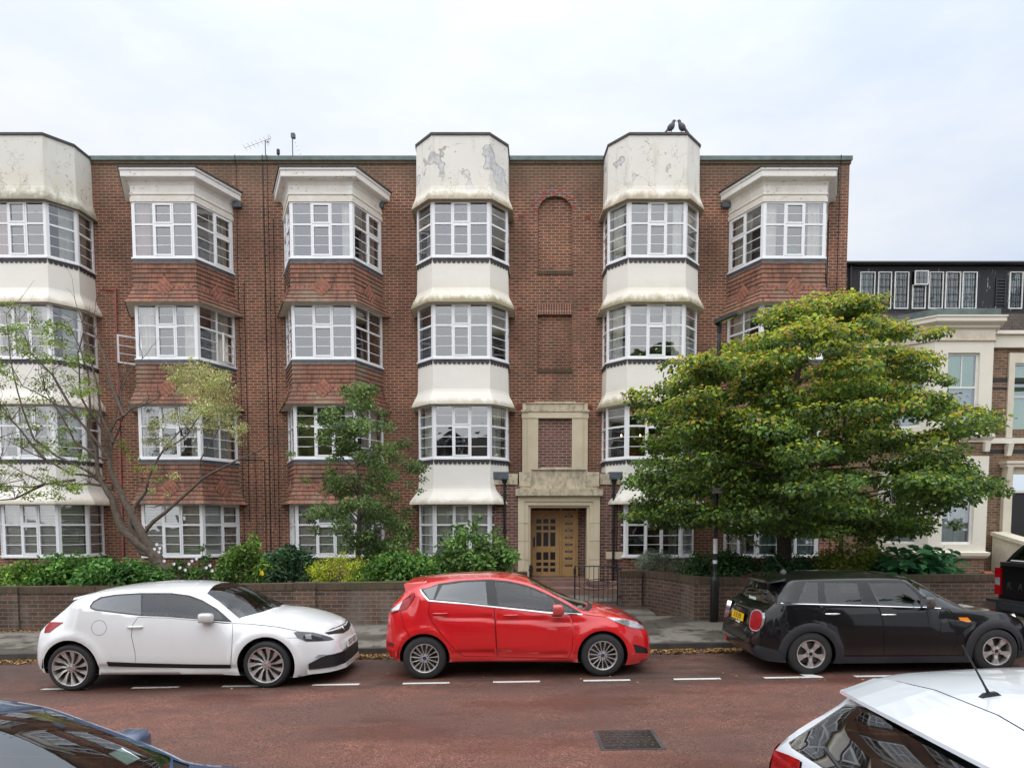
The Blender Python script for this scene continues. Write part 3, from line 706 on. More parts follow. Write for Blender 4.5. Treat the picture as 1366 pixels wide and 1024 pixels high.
        # scalloped lead under the sill
        if k > 0:
            s = MB()
            for fi, (P0, P1) in enumerate(facets(cx, plan)):
                t = (P1-P0); L = t.length; t.normalize(); n = Vector((t.y, -t.x, 0)); zt = z0-.046; m_ = max(2, round(L/.135)); w = L/m_
                d = .030
                poly = [(L, -.05), (L, 0), (0, 0), (0, -.05)]
                for i in range(m_):
                    poly += [(w*(i+.5)-w*.5*math.cos(PI*j/6), -.05-.085*math.sin(PI*j/6)) for j in range(1, 7)]
                O = P0+n*d; s.slab(poly, (O.x, O.y, zt), t, (0, 0, 1), 0, .006, 'lead' if ty == 'T' else 'darklead')
            part(s, 'scalloped_flashing')
    # top of the column
    zl = ZS[3]+WH
    if ty == 'W':
        s = MB(); fl = .17
        prof = [(0, zl+.0), (fl-.03, zl-.03), (fl, zl-.02), (fl-.02, zl+.06), (fl*.6, zl+.18), (fl*.25, zl+.36), (.03, zl+.58), (.02, ZT-.08)]; prof = prof[:2]+fine(prof[2:])
        loft(s, cx, plan, prof, 'render_dirty' if bi == 0 else 'render_drum', zl); d = part(s, 'parapet_drum')
        d['label'] = 'stained white rendered drum' if bi == 0 else 'peeling white rendered drum'
        s = MB(); loft(s, cx, plan, [(.0, ZT-.082), (.05, ZT-.082), (.05, ZT-.02), (.02, ZT), (-.2, ZT-.01)], 'darklead'); A = ring(cx, plan, -.2, ZT-.01); s.face([(x, y, ZT-.02) for x, y, z in A], 'darklead')
        part(s, 'drum_coping')
    else:
        s = MB()
        prof = [(.0, zl-.01), (.05, zl-.01), (.05, zl+.10), (.03, zl+.11), (.03, zl+.17), (.055, zl+.18), (.055, zl+.22), (.035, zl+.24), (.035, zl+.42), (.07, zl+.50), (.10, zl+.53), (.22, zl+.55), (.25, zl+.57), (.25, zl+.71), (.28, zl+.73), (.28, zl+.79)]
        loft(s, cx, plan, prof, 'timber_w', zl); c = part(s, 'timber_cornice')
        s = MB(); loft(s, cx, plan, [(.27, zl+.791), (.31, zl+.791), (.31, zl+.83), (.1, zl+.86)], 'darklead'); capp(s, cx, plan, .1, zl+.86, 'darklead'); part(s, 'cornice_roof')
# ------------------------------------------------------------------ entrance porch
EX = 1.32; PY = 19.35
b = MB()
# brick block with a deep doorway
for x0, x1 in ((-.60, EX-1.10), (EX+1.10, 3.24)):
    b.box(x0, x1, PY, FY-.003, -.1, 3.22, 'brick2')
b.box(EX-1.10, EX+1.10, PY+.02, FY-.003, 2.62, 3.22, 'brick2')
b.box(EX-1.10, EX-.86, PY+.02, FY-.003, -.1, 2.62, 'brick2'); b.box(EX+.86, EX+1.10, PY+.02, FY-.003, -.1, 2.62, 'brick2')
part(b, 'porch_wall')
b = MB()
b.box(-.64, EX-1.16, PY-.03, FY-.004, 3.22, 3.36, 'stone_d'); b.box(EX+1.16, 3.28, PY-.03, FY-.004, 3.22, 3.36, 'stone_d')
b.box(-.19, EX-1.16, PY-.032, PY+.4, 3.361, 3.52, 'stone_d'); b.box(EX+1.16, 2.83, PY-.032, PY+.4, 3.361, 3.52, 'stone_d')
part(b, 'stone_band')
b = MB()
b.box(-.62, -.10, PY-.05, FY-.005, 3.37, 3.57, 'lead'); b.box(2.74, 3.26, PY-.05, FY-.005, 3.37, 3.57, 'lead')
b.box(-.099, 2.739, PY+.45, FY-.005, 3.38, 3.58, 'darklead')
part(b, 'porch_roof')
b = MB()
# stepped architrave
for w, d, top in ((1.15, .10, 2.86), (1.02, .13, 2.74), (.90, .05, 2.62)):
    pass
def frame(b, xc, w0, w1, z0, z1a, z1b, ya, yb, m):   # jambs and head between half widths w0>w1
    b.box(xc-w0, xc-w1, ya, yb, z0, z1b, m); b.box(xc+w1, xc+w0, ya, yb, z0, z1b, m); b.box(xc-w1, xc+w1, ya, yb, z1a, z1b, m)
frame(b, EX, 1.15, .97, .50, 2.74, 2.87, PY-.13, PY+.02, 'stone')
frame(b, EX, .969, .86, .50, 2.63, 2.739, PY-.10, PY+.30, 'stone')
frame(b, EX, .859, .80, .50, 2.57, 2.629, PY-.04, PY+.30, 'stone')
for z in (1.10, 1.62, 2.12):
    for s in (-1, 1): b.box(EX+s*1.0-.152, EX+s*1.0+.152, PY-.1315, PY-.1295, z, z+.009, 'darklead')
part(b, 'door_surround')
b = MB()
b.box(EX-1.22, EX+1.22, PY-.24, PY+.02, 2.90, 3.09, 'stone_d'); b.box(EX-1.17, EX+1.17, PY-.17, PY+.02, 2.871, 2.899, 'stone')
b.box(EX-1.10, EX+1.10, PY-.12, PY+.05, 3.091, 3.16, 'stone_d')
b.box(EX-1.12, EX-.78, PY-.14, PY+.05, 3.161, 3.56, 'stone_d'); b.box(EX+.78, EX+1.12, PY-.14, PY+.05, 3.161, 3.56, 'stone_d')
b.box(EX-.779, EX+.779, PY-.10, PY+.05, 3.161, 3.62, 'stone_d'); b.box(EX-.779, EX+.779, PY-.15, PY+.1, 3.621, 3.66, 'stone_d')
b.box(EX-.5, EX+.5, PY-.13, PY+.08, 3.661, 3.69, 'stone_d')
part(b, 'entablature')
# blind window above
b = MB(); XB = 1.275
b.box(XB-.97, XB-.50, FY-.09, FY-.002, 3.5, 5.22, 'stone'); b.box(XB+.50, XB+.97, FY-.09, FY-.002, 3.5, 5.22, 'stone')
b.box(XB-.82, XB-.50, FY-.12, FY-.0901, 3.5, 5.215, 'stone'); b.box(XB+.50, XB+.82, FY-.12, FY-.0901, 3.5, 5.215, 'stone')
b.box(XB-.99, XB+.99, FY-.11, FY-.002, 5.221, 5.40, 'stone'); b.box(XB-.80, XB+.80, FY-.14, FY-.1101, 5.221, 5.39, 'stone')
b.box(XB-1.01, XB+1.01, FY-.16, FY-.002, 5.401, 5.46, 'stone_d')
b.box(XB-.96, XB-.86, FY-.12, FY-.002, 5.461, 5.64, 'stone'); b.box(XB+.86, XB+.96, FY-.12, FY-.002, 5.461, 5.64, 'stone')
b.box(XB-.859, XB+.859, FY-.13, FY-.002, 5.461, 5.64, 'stone_d'); b.box(XB-.86, XB+.86, FY-.16, FY-.002, 5.641, 5.67, 'stone_d'); b.box(XB-.6, XB+.6, FY-.15, FY-.002, 5.671, 5.70, 'stone_d')
part(b, 'blind_window_surround')
b = MB(); b.box(XB-.5, XB+.5, FY-.012, FY-.004, 3.6, 5.22, 'brick2'); part(b, 'blind_window')
# door, side panel, steps
DY = 20.12
dr = MB(); x0, x1, z0, z1 = .60, 1.40, .57, 2.50
cols = [(x0+.115+i*.205, x0+.115+i*.205+.15) for i in range(3)]
rows = [(.66, .76), (.83, .93), (1.00, 1.24), (1.42, 1.82), (1.91, 2.02), (2.10, 2.24)]
rows = [(.70, .81), (.87, .98), (1.05, 1.28), (1.45, 1.86), (1.93, 2.05), (2.12, 2.25)]
zs = [z0]+[v for r in rows for v in r]+[z1]
for i in range(0, len(zs), 2): dr.box(x0, x1, DY-.05, DY, zs[i], zs[i+1], 'oak')
for (a, c) in rows:
    xs = [x0]+[v for q in cols for v in q]+[x1]
    for i in range(0, len(xs), 2): dr.box(xs[i], xs[i+1], DY-.05, DY, a, c, 'oak')
d = part(dr, 'door')
gg = MB(); gg.box(x0+.06, x1-.06, DY-.03, DY-.02, z0+.06, z1-.1, 'doorglass'); part(gg, 'door_glass', d)
h = MB(); h.box(x0+.03, x0+.075, DY-.10, DY-.051, 1.45, 1.72, 'black'); part(h, 'handle', d)
b = MB(); b.box(1.46, 1.88, DY-.04, DY, .57, 2.50, 'oak'); b.box(1.405, 1.455, DY-.08, DY, .57, 2.56, 'oak'); b.box(1.885, 1.935, DY-.08, DY, .57, 2.56, 'oak'); b.box(.54, .595, DY-.08, DY, .57, 2.56, 'oak')
b.box(.54, 1.935, DY-.08, DY, 2.561, 2.64, 'oak')
for i in range(8):
    z = .86+i*.205
    b.box(1.56, 1.78, DY-.046, DY-.0405, z, z+.055, 'black'); b.box(1.60, 1.74, DY-.0485, DY-.0465, z+.02, z+.035, 'chrome')
pp = part(b, 'letterbox_panel')
for i in range(8): t_ = text('flat_number', str(i+1), .055, 'black', pp, (1.67-1.29+flats_off.x-1.29, DY-.0415-FY, .965-.02+i*.205), (PI/2, 0, 0), .001); t_.location = (1.67-1.29, DY-.0415-FY, .965-.02+i*.205)
b = MB(); b.box(EX-.86, EX+.86, DY, DY+.02, .5, 2.62, 'brick2'); b.box(EX-.859, EX+.859, PY+.31, DY-.001, 2.60, 2.618, 'timber_w'); 
b.box(1.15, 1.45, PY+.5, PY+.58, 2.57, 2.60, 'whiteink'); part(b, 'porch_ceiling')
b = MB(); b.box(EX-.859, EX+.859, PY-.05, DY-.003, .1, .56, 'step'); b.box(-.3, 3.0, 18.95, PY-.14, .1, .505, 'step'); b.box(-.34, 3.09, 18.36, 18.949, .1, .37, 'step'); part(b, 'door_step')
b = MB(); b.box(2.66, 3.2, PY-.06, PY-.002, 1.12, 1.32, 'stone'); part(b, 'stone_block')
# rainwater pipes, cables
for x, ztop, zb in ((-.21, 3.40, .6), (2.86, 3.40, .45)):
    b = MB(); b.tube([(x, PY-.09, zb), (x, PY-.09, ztop-.12)], .035, 'iron', 10)
    b.hexa([(x-.05, PY-.14, ztop-.16), (x+.05, PY-.14, ztop-.16), (x+.05, PY-.052, ztop-.16), (x-.05, PY-.052, ztop-.16), (x-.09, PY-.17, ztop-.04), (x+.09, PY-.17, ztop-.04), (x+.09, PY-.052, ztop-.04), (x-.09, PY-.052, ztop-.04)], 'iron')
    for z in (.9, 1.9, 2.9): b.box(x-.055, x+.055, PY-.125, PY-.003, z, z+.05, 'iron')
    part(b, 'downpipe')
b = MB(); b.tube([(-11.62, FY-.05, 9.0), (-11.64, FY-.05, 6), (-11.66, FY-.05, .8)], .028, 'redpipe', 8); b.tube([(-11.65, FY-.05, 8.95), (-12.0, FY-.05, 8.97)], .025, 'redpipe', 8); b.tube([(-11.66, FY-.05, 3.35), (-12.1, FY-.05, 3.36)], .02, 'redpipe', 8)
part(b, 'waste_pipe')
rr = random.Random(2)
for x, za, zb, r in ((-8.02, 12.5, 1.0, .013), (-7.86, 9.2, 2.2, .016), (-7.23, 12.6, .9, .017), (-7.10, 12.6, 2.0, .011), (-6.97, 11, 1.2, .013), (-7.38, 4.0, 1.0, .012), (9.24, 11.0, 3, .016), (9.53, 12.5, .8, .013), (-8.0+.35, 4.2, 1.1, .01), (.62+2.35, 3.0, .7, .012)):
    b = MB(); n = 9; yy = FY-.02 if x < 2 or x > 4 else PY-.02
    r *= .75; b.tube([(x+rr.uniform(-.012, .012), yy, za+(zb-za)*i/n) for i in range(n+1)], r, 'black', 5)
    if za > 12.4: b.tube([(x, yy, za), (x, FY-.07, ZT-.1), (x, FY-.075, ZT+.03), (x, FY+.1, ZT+.035)], r, 'black', 5)
    part(b, 'cable')
b = MB(); b.tube([(-7.38, FY-.02, 4.0), (-8.0, FY-.02, 4.02)], .012, 'black', 5); part(b, 'cable')
# overflow trays beside the cornices
for x in (-7.98, 6.22, -3.85):
    b = MB(); b.box(x-.12, x+.12, FY-.12, FY-.003, 11.28, 11.42, 'lead'); part(b, 'lead_tray')
# roof block behind the left drum
b = MB(); b.hexa([(-13.6, FY+.02, ZT), (-12.0, FY+.02, ZT), (-12.0, FY+.4, ZT), (-13.6, FY+.4, ZT), (-13.6, FY-.5, ZT+.45), (-12.35, FY-.5, ZT+.45), (-12.2, FY+.4, ZT+.45), (-13.6, FY+.4, ZT+.45)], 'greenlead'); 
# aerials
def aerial(x, y, z, h, kind, label):
    b = MB(); b.tube([(0, 0, 0), (0, 0, h)], .014, 'disc', 6)
    if kind == 0:
        b.tube([(-.62, .0, h-.22), (.16, 0, h+.06)], .012, 'chrome', 5)
        for i in range(6): 
            px = -.6+i*.12; pz = h-.213+i*.043; b.tube([(px, -.16, pz), (px, .16, pz)], .006, 'chrome', 4)
        b.box(.06, .10, -.02, .02, h-.06, h-.04, 'disc')
        for i in range(5): b.tube([(.06+i*.02, -.12, h-.1+i*.05), (.06+i*.02, .12, h-.1+i*.05)], .005, 'disc', 4)
    elif kind == 1:
        b.tube([(-.7, 0, .25), (.1, 0, .25)], .012, 'chrome', 5)
        for i in range(9): b.tube([(-.65+i*.085, 0, .15), (-.65+i*.085, 0, .35)], .006, 'chrome', 4)
        b.lathe([(.01, .0), (.05, .04), (.05, .16), (.01, .2)], (0, 0, h-.1), (0, 0, 1), 'black', 8)
    else:
        b.tube([(0, 0, h-.05), (.32, 0, h-.75)], .010, 'chrome', 5)
        for i in range(5): b.tube([(.05+i*.05, -.14, h-.15-i*.11), (.05+i*.05, .14, h-.15-i*.11)], .006, 'chrome', 4)
        b.box(-.03, .08, -.06, .06, h-.10, h+.02, 'disc')
    o = b.build('television_aerial'); o.location = (x, y, z); tag(o, label, 'aerial', 'aerials on the flat roof'); return o
aerial(-7.33, FY+.5, 12.35, 1.12, 0, 'left television aerial with a slanting boom on the flat roof')
aerial(-6.95, FY+.5, 12.35, .78, 1, 'low stubby aerial in the middle of the three on the roof')
aerial(-6.52, FY+.5, 12.35, 1.28, 2, 'right television aerial with its boom drooping down, on the flat roof')
# pigeons on the drum
def pigeon(x, y, z, s, label):
    b = MB(); pr = [(.012, 0), (.055, .02), (.088, .06), (.095, .11), (.080, .16), (.050, .20), (.042, .215), (.048, .24), (.040, .27), (.010, .288)]
    base = len(b.v); n = 10; c = [0, 0, 0, .0, .01, .03, .035, .04, .045, .05]
    for i, (r, h) in enumerate(pr):
        for k in range(n):
            a = 2*PI*k/n; b.v.append((s*(c[i]*.8-.05+h*.28)+r*math.cos(a), r*.95*math.sin(a), h+.02))
    for i in range(len(pr)-1):
        for k in range(n): A = base+i*n; k2 = (k+1) % n; b.f.append([A+k, A+k2, A+k2+n, A+k+n]); b.m.append(b.mi('pigeon')); b.uv.append(None)
    b.hexa([(s*-.20, -.03, -.03), (s*-.16, -.03, -.05), (s*-.16, .03, -.05), (s*-.20, .03, -.03), (s*-.10, -.035, .10), (s*-.06, -.035, .08), (s*-.06, .035, .08), (s*-.10, .035, .10)], 'pigeon')
    b.tube([(s*.10, 0, .275), (s*.135, 0, .265)], [.008, .002], 'darklead', 5)
    for q in (-.02, .02): b.tube([(0, q, -.02), (0, q, .05)], .005, 'vent', 4)
    o = b.build('pigeon', smooth=True); o.location = (x, y, z+.02); o.scale = (1.05,)*3; tag(o, label, 'bird', 'pigeons on the parapet')
pigeon(4.34, 19.24, ZT, 1, 'left pigeon perched on the white drum parapet'); pigeon(4.60, 19.24, ZT, -1, 'right pigeon leaning on the white drum parapet')
# ------------------------------------------------------------------ the terraced house on the right
HY = 20.8
house = empty('terraced_house', (14, HY, 0), 'brown brick terraced house with a cream stone bay and black timber attic', 'house')
def hp(mb, name, parent=None, **k):
    o = mb.build(name, loc=(14, HY, 0), **k); o.parent = parent or house; o.location = (0, 0, 0); return o
b = MB()
HR = 19.5
hol = [rectp(15.05, 16.2, .9, 3.75), rectp(15.0, 15.95, 4.95, 7.05), rectp(11.3, 13.5, 1.4, 3.9), rectp(11.3, 13.5, 4.9, 7.0)]
V, T, lab = cdt(rectp(9.815, HR, -.2, 7.35), hol, [])
for t, l in zip(T, lab):
    if l == -1: b.face([(V[i][0], HY, V[i][1]) for i in t], 'brownbrick')
for h_ in hol:
    n = 4
    for i in range(4):
        (x0, z0), (x1, z1) = h_[i], h_[(i+1) % 4]; b.face([(x0, HY, z0), (x0, HY+.3, z0), (x1, HY+.3, z1), (x1, HY, z1)], 'stuccoflat')
hp(b, 'wall')
b = MB()
for z in (6.35, 6.13, 4.22): b.box(13.7, HR, HY-.012, HY+.02, z, z+(.13 if z != 6.13 else .07), 'black')
b.box(9.82, 10.95, HY-.012, HY+.02, 6.35, 6.48, 'black'); hp(b, 'brick_band')
# bay
BP = [(-1.80, 0), (-.84, -1.0), (.84, -1.0), (1.30, 0)]
BPc = 12.9
def hring(d, z, top=0):
    return [(BPc+x, HY-.002+y, z) for x, y in offs(BP, d)]
def hloft(b, prof, m, zl=0):
    for (d0, z0), (d1, z1) in zip(prof, prof[1:]):
        A = hring(d0, z0); B = hring(d1, z1)
        for i in range(3):
            t = Vector(A[i+1])-Vector(A[i]); t.normalize(); f = [A[i], A[i+1], B[i+1], B[i]]; b.face(f, m, [(Vector(p).dot(t), p[2]-zl) for p in f])
bay = MB()
def bayface(b, gb, P0, P1, z0, z1, wins, m, wz0, wz1):
    t = P1-P0; L = t.length; t.normalize(); n = Vector((t.y, -t.x, 0))
    us = [0]+[v for w in wins for v in w]+[L]
    for i in range(0, len(us), 2): b.face([(P0+t*us[i]).to_tuple()[:2]+(z0,), (P0+t*us[i+1]).to_tuple()[:2]+(z0,), (P0+t*us[i+1]).to_tuple()[:2]+(z1,), (P0+t*us[i]).to_tuple()[:2]+(z1,)], m)
    for (a, c) in wins:
        q = [P0+t*a, P0+t*c]
        for (e0, e1) in ((z0, wz0), (wz1, z1)): b.face([(q[0].x, q[0].y, e0), (q[1].x, q[1].y, e0), (q[1].x, q[1].y, e1), (q[0].x, q[0].y, e1)], m)
        lbox(b, P0, t, n, a, a+.001, wz0, wz1, -.14, 0, m); lbox(b, P0, t, n, c-.001, c, wz0, wz1, -.14, 0, m); lbox(b, P0, t, n, a, c, wz1-.001, wz1, -.14, 0, m); lbox(b, P0, t, n, a, c, wz0, wz0+.001, -.14, 0, m)
wnds = []
for (z0, z1, w0, w1) in ((4.70, 7.36, 4.92, 6.98), (1.30, 4.06, 1.52, 3.74)):
    P = [Vector((BPc+x, HY+y, 0)) for x, y in BP]
    for i, (P0, P1) in enumerate(zip(P, P[1:])):
        L = (P1-P0).length
        ws = [(L/2-.46, L/2+.46)] if i == 1 else ([(L/2-.40, L/2+.40)] if i == 0 else [(L/2-.3, L/2+.3)])
        bayface(bay, None, P0, P1, z0, z1, ws, 'stucco', w0, w1); wnds.append((P0, P1, ws[0], w0, w1, z0))
hp(bay, 'bay')
for (P0, P1, (a, c), w0, w1, zz) in wnds:
    t = P1-P0; t.normalize(); n = Vector((t.y, -t.x, 0)); b = MB(); zt = w0+(w1-w0)*.53
    for q in ((a, a+.06, w0, w1), (c-.06, c, w0, w1), (a+.06, c-.06, w0, w0+.07), (a+.06, c-.06, w1-.06, w1), (a+.06, c-.06, zt-.025, zt+.025)): lbox(b, P0, t, n, *q, -.13, -.08, 'upvc2')
    if zz > 4: lbox(b, P0, t, n, (a+c)/2-.013, (a+c)/2+.013, zt+.025, w1-.06, -.12, -.09, 'upvc2')
    wo = hp(b, 'sash_window'); b = MB()
    lbox(b, P0, t, n, a+.05, c-.05, w0+.06, w1-.05, -.112, -.108, 'pane'); hp(b, 'pane', wo); b = MB()
    bm_ = 'rollblind' if zz > 4 else 'greyblind'
    if zz > 4:
        lbox(b, P0, t, n, a+.07, c-.07, zt-.1, w1-.05, -.20, -.18, bm_); lbox(b, P0, t, n, a+.07, c-.07, w0, zt-.1, -.24, -.22, 'greyblind')
    else:
        x = a+.07
        while x < c-.1: lbox(b, P0, t, n, x, x+.062, w0+.03, w1-.05, -.24+.015*math.sin(x*37), -.22+.015*math.sin(x*37), bm_); x += .070
    hp(b, 'blind', wo)
b = MB(); hloft(b, [(.0, 7.30), (.05, 7.31), (.05, 7.36), (.02, 7.37), (.02, 7.62), (.10, 7.66), (.12, 7.72), (.20, 7.76), (.25, 7.80), (.25, 7.90), (.28, 7.92), (.28, 7.96)], 'stucco', 7.28)
b.box(13.95, HR, HY-.12, HY-.002, 7.35, 7.72, 'stucco'); b.box(13.95, HR, HY-.22, HY+.05, 7.721, 7.82, 'stucco'); b.box(9.82, 11.2, HY-.12, HY-.002, 7.35, 7.72, 'stucco'); b.box(9.82, 11.2, HY-.22, HY+.05, 7.721, 7.82, 'stucco')
hp(b, 'cornice')
b = MB(); hloft(b, [(.12, 7.961), (.12, 8.18), (.05, 8.2)], 'greenlead'); A = hring(.05, 8.2); b.face(A, 'greenlead'); hp(b, 'bay_roof')
b = MB(); hloft(b, [(.02, 4.45), (.03, 4.50), (.08, 4.55), (.12, 4.60), (.12, 4.68), (.0, 4.70)], 'stucco', 4.3); b.box(14.15, HR, HY-.10, HY-.002, 4.52, 4.68, 'stucco'); b.box(9.82, 11.05, HY-.10, HY-.002, 4.52, 4.68, 'stucco'); hp(b, 'string_course')
b = MB(); hloft(b, [(-.02, 4.06), (-.02, 4.5)], 'brownbrick'); hp(b, 'bay_brickwork'); b = MB(); hloft(b, [(-.02, -.1), (-.02, 1.15)], 'brownbrick'); hp(b, 'bay_brickwork')
b = MB(); hloft(b, [(-.02, 1.10), (.04, 1.12), (.10, 1.19), (.12, 1.28), (.06, 1.30), (-.1, 1.305)], 'stucco', .8); hloft(b, [(.06, .35), (.06, .62), (-.02, .66)], 'stuccoflat'); hp(b, 'bay_sill')
b = MB()
for x in (12.08+.12, 13.62): 
    b.hexa([(x-.07, HY-1.08, 4.18), (x+.07, HY-1.08, 4.18), (x+.07, HY-.98, 4.18), (x-.07, HY-.98, 4.18), (x-.08, HY-1.12, 4.45), (x+.08, HY-1.12, 4.45), (x+.08, HY-.98, 4.45), (x-.08, HY-.98, 4.45)], 'stucco')
x = 14.95; b.hexa([(x-.07, HY-.12, 4.15), (x+.07, HY-.12, 4.15), (x+.07, HY, 4.15), (x-.07, HY, 4.15), (x-.08, HY-.2, 4.5), (x+.08, HY-.2, 4.5), (x+.08, HY, 4.5), (x-.08, HY, 4.5)], 'stucco')
hp(b, 'bracket')
# first floor right window, door
b = MB(); frame(b, 15.475, .60, .42, 4.70, 6.9, 7.2, HY-.06, HY+.1, 'stuccoflat'); b.box(15.055, 15.895, HY+.1, HY+.13, 5.9, 5.96, 'upvc2'); wo = hp(b, 'sash_window')
b = MB(); b.box(15.055, 15.895, HY+.14, HY+.145, 4.75, 6.9, 'pane'); hp(b, 'pane', wo); b = MB(); b.box(15.055, 15.895, HY+.2, HY+.22, 4.75, 6.9, 'rollblind'); hp(b, 'blind', wo)
b = MB(); frame(b, 15.63, .80, .55, .9, 3.62, 3.80, HY-.14, HY+.1, 'stuccoflat'); b.box(14.76, 16.5, HY-.32, HY-.002, 3.801, 3.90, 'stuccoflat'); b.box(14.72, 16.54, HY-.36, HY-.002, 3.901, 3.98, 'stuccoflat')
b.hexa([(14.80, HY-.22, 3.3), (14.96, HY-.22, 3.3), (14.96, HY-.14, 3.3), (14.80, HY-.14, 3.3), (14.80, HY-.32, 3.8), (14.96, HY-.32, 3.8), (14.96, HY-.14, 3.8), (14.80, HY-.14, 3.8)], 'stuccoflat')
b.box(15.08, 16.18, HY+.02, HY+.06, 3.05, 3.12, 'upvc2'); hp(b, 'door_surround')
b = MB(); b.box(15.08, 16.18, HY+.10, HY+.15, .9, 3.05, 'black')
for x in (15.18, 15.68):
    for z0, z1 in ((1.05, 1.8), (2.0, 2.85)): b.box(x, x+.38, HY+.085, HY+.099, z0, z1, 'black')
d = hp(b, 'door'); b = MB(); b.box(15.08, 16.18, HY+.1, HY+.11, 3.12, 3.62, 'pane'); hp(b, 'fanlight', d)
b = MB(); b.box(14.7, 16.6, HY-1.4, HY-.15, -.1, .88, 'step')
b.hexa([(14.52, 18.6, .1), (14.86, 18.6, .1), (14.86, HY-.16, .1), (14.52, HY-.16, .1), (14.52, 18.6, 1.35), (14.86, 18.6, 1.35), (14.86, HY-.16, 1.75), (14.52, HY-.16, 1.75)], 'stuccoflat')
b.hexa([(14.46, 18.52, 1.36), (14.92, 18.52, 1.36), (14.92, HY-.16, 1.76), (14.46, HY-.16, 1.76), (14.46, 18.52, 1.46), (14.92, 18.52, 1.46), (14.92, HY-.16, 1.87), (14.46, HY-.16, 1.87)], 'stuccoflat'); hp(b, 'entrance_steps')
# tiled skirt and black attic
b = MB(); b.hexa([(9.82, HY-.05, 7.83), (HR, HY-.05, 7.83), (HR, HY+.3, 7.83), (9.82, HY+.3, 7.83), (9.82, HY+.15, 8.42), (HR, HY+.15, 8.42), (HR, HY+.3, 8.42), (9.82, HY+.3, 8.42)], 'rooftile'); hp(b, 'tiled_skirt')
AY = 21.0; b = MB()
wl = [(1146, 1167), (1170, 1189), (1192, 1212), (1216, 1235), (1238, 1258), (1260, 1281), (1282.5, 1303), (1345, 1364), (1368, 1388), (1392, 1410)]
AW = [(at(a, 390, AY)[0], at(c, 390, AY)[0]) for a, c in wl]; az0, az1 = 8.55, 9.66
us = [9.82]+[v for w in AW for v in w]+[HR]
for i in range(0, len(us), 2): b.box(us[i], us[i+1], AY, AY+.1, 8.421, 9.75, 'timberblk')
for a, c in AW: b.box(a, c, AY, AY+.1, 8.421, az0, 'timberblk'); b.box(a, c, AY, AY+.1, az1, 9.75, 'timberblk')
b.box(9.82, HR, AY-.02, AY+.1, 9.751, 9.83, 'black'); b.box(9.82, HR, AY-.12, AY+.3, 9.831, 9.93, 'black'); b.tube([(9.82, AY-.14, 9.87), (HR, AY-.14, 9.87)], .055, 'iron', 8)
b.tube([(10.15, AY-.06, 9.85), (10.15, AY-.06, 8.45)], .03, 'iron', 8)
b.box(9.82, HR, AY+.1, 26, 9.84, 9.92, 'darklead')
b.box(9.82, HR, AY+1.8, AY+1.85, 8.2, 9.85, 'roomfl'); b.box(HR-.05, HR, AY+.1, AY+1.8, 8.3, 9.83, 'roomfl'); b.box(9.82, HR, AY+.12, AY+1.8, 8.3, 8.32, 'roomfl')
hp(b, 'attic')
b = MB(); x = at(1334, 390, AY)[0]
for i in range(9): b.box(x-.12, x+.12, AY-.03, AY-.002, 8.68+i*.09, 8.72+i*.09, 'iron')
b.box(x-.15, x-.121, AY-.035, AY-.002, 8.64, 9.5, 'iron'); b.box(x+.121, x+.15, AY-.035, AY-.002, 8.64, 9.5, 'iron'); hp(b, 'louvre')
for i, (a, c) in enumerate(AW):
    b = MB(); s = .026
    z0, z1 = az0, az1
    if i == 3: z1 = 9.28
    def casement(b, a, c, z0, z1, y0):
        b.box(a, a+s, y0-.03, y0, z0, z1, 'upvc2'); b.box(c-s, c, y0-.03, y0, z0, z1, 'upvc2'); b.box(a+s, c-s, y0-.03, y0, z0, z0+s, 'upvc2'); b.box(a+s, c-s, y0-.03, y0, z1-s, z1, 'upvc2')
        for j in (1, 2): x = a+(c-a)*j/3; b.box(x-.005, x+.005, y0-.022, y0-.010, z0+s, z1-s, 'iron')
        k = round((z1-z0)/.2)
        for j in range(1, k): z = z0+(z1-z0)*j/k; b.box(a+s, c-s, y0-.0205, y0-.0115, z-.005, z+.005, 'iron')
    casement(b, a+.01, c-.01, z0+.01, z1-.01, AY-.002)
    if i == 3: casement(b, a+.01, c-.005, 9.24, 9.65, AY-.10)
    wo = hp(b, 'leaded_window'); b = MB(); b.box(a, c, AY+.02, AY+.024, z0, z1, 'oldpane')
    if i == 3: b.box(a, c, AY-.116, AY-.114, 9.25, 9.64, 'oldpane')
    hp(b, 'pane', wo)
    if i in (0, 6): b = MB(); b.box(a-.02, c+.02, AY+.12, AY+.14, z0, z1, 'greyblind'); hp(b, 'blind', wo)
    if i == 7: b = MB(); b.box(a-.02, c+.02, AY+.12, AY+.14, 9.35, z1, 'rollblind'); hp(b, 'blind', wo)
b = MB(); x = 10.02; b.tube([(x, HY-.06, .5), (x, HY-.06, 7.4)], .045, 'iron', 8); hp(b, 'downpipe')
for z in (5.7,): b = MB(); b.lathe([(.02, 0), (.07, .02), (.08, .08), (.04, .10), (0.001, .1)], (14.2, HY, z), (0, -1, 0), 'black', 10); hp(b, 'vent_outlet')
for z in (5.05, 4.86-.9): b = MB(); b.box(14.05, 14.25, HY-.01, HY+.01, z, z+.14, 'vent'); hp(b, 'air_brick')
for (z0, z1, bmat) in ((4.7, 7.3, 0), (1.2, 4.0, 0)):
    b = MB(); b.box(11.0, 14.5, HY+2.5, HY+2.55, z0, z1, 'room'); hp(b, 'room_interior')
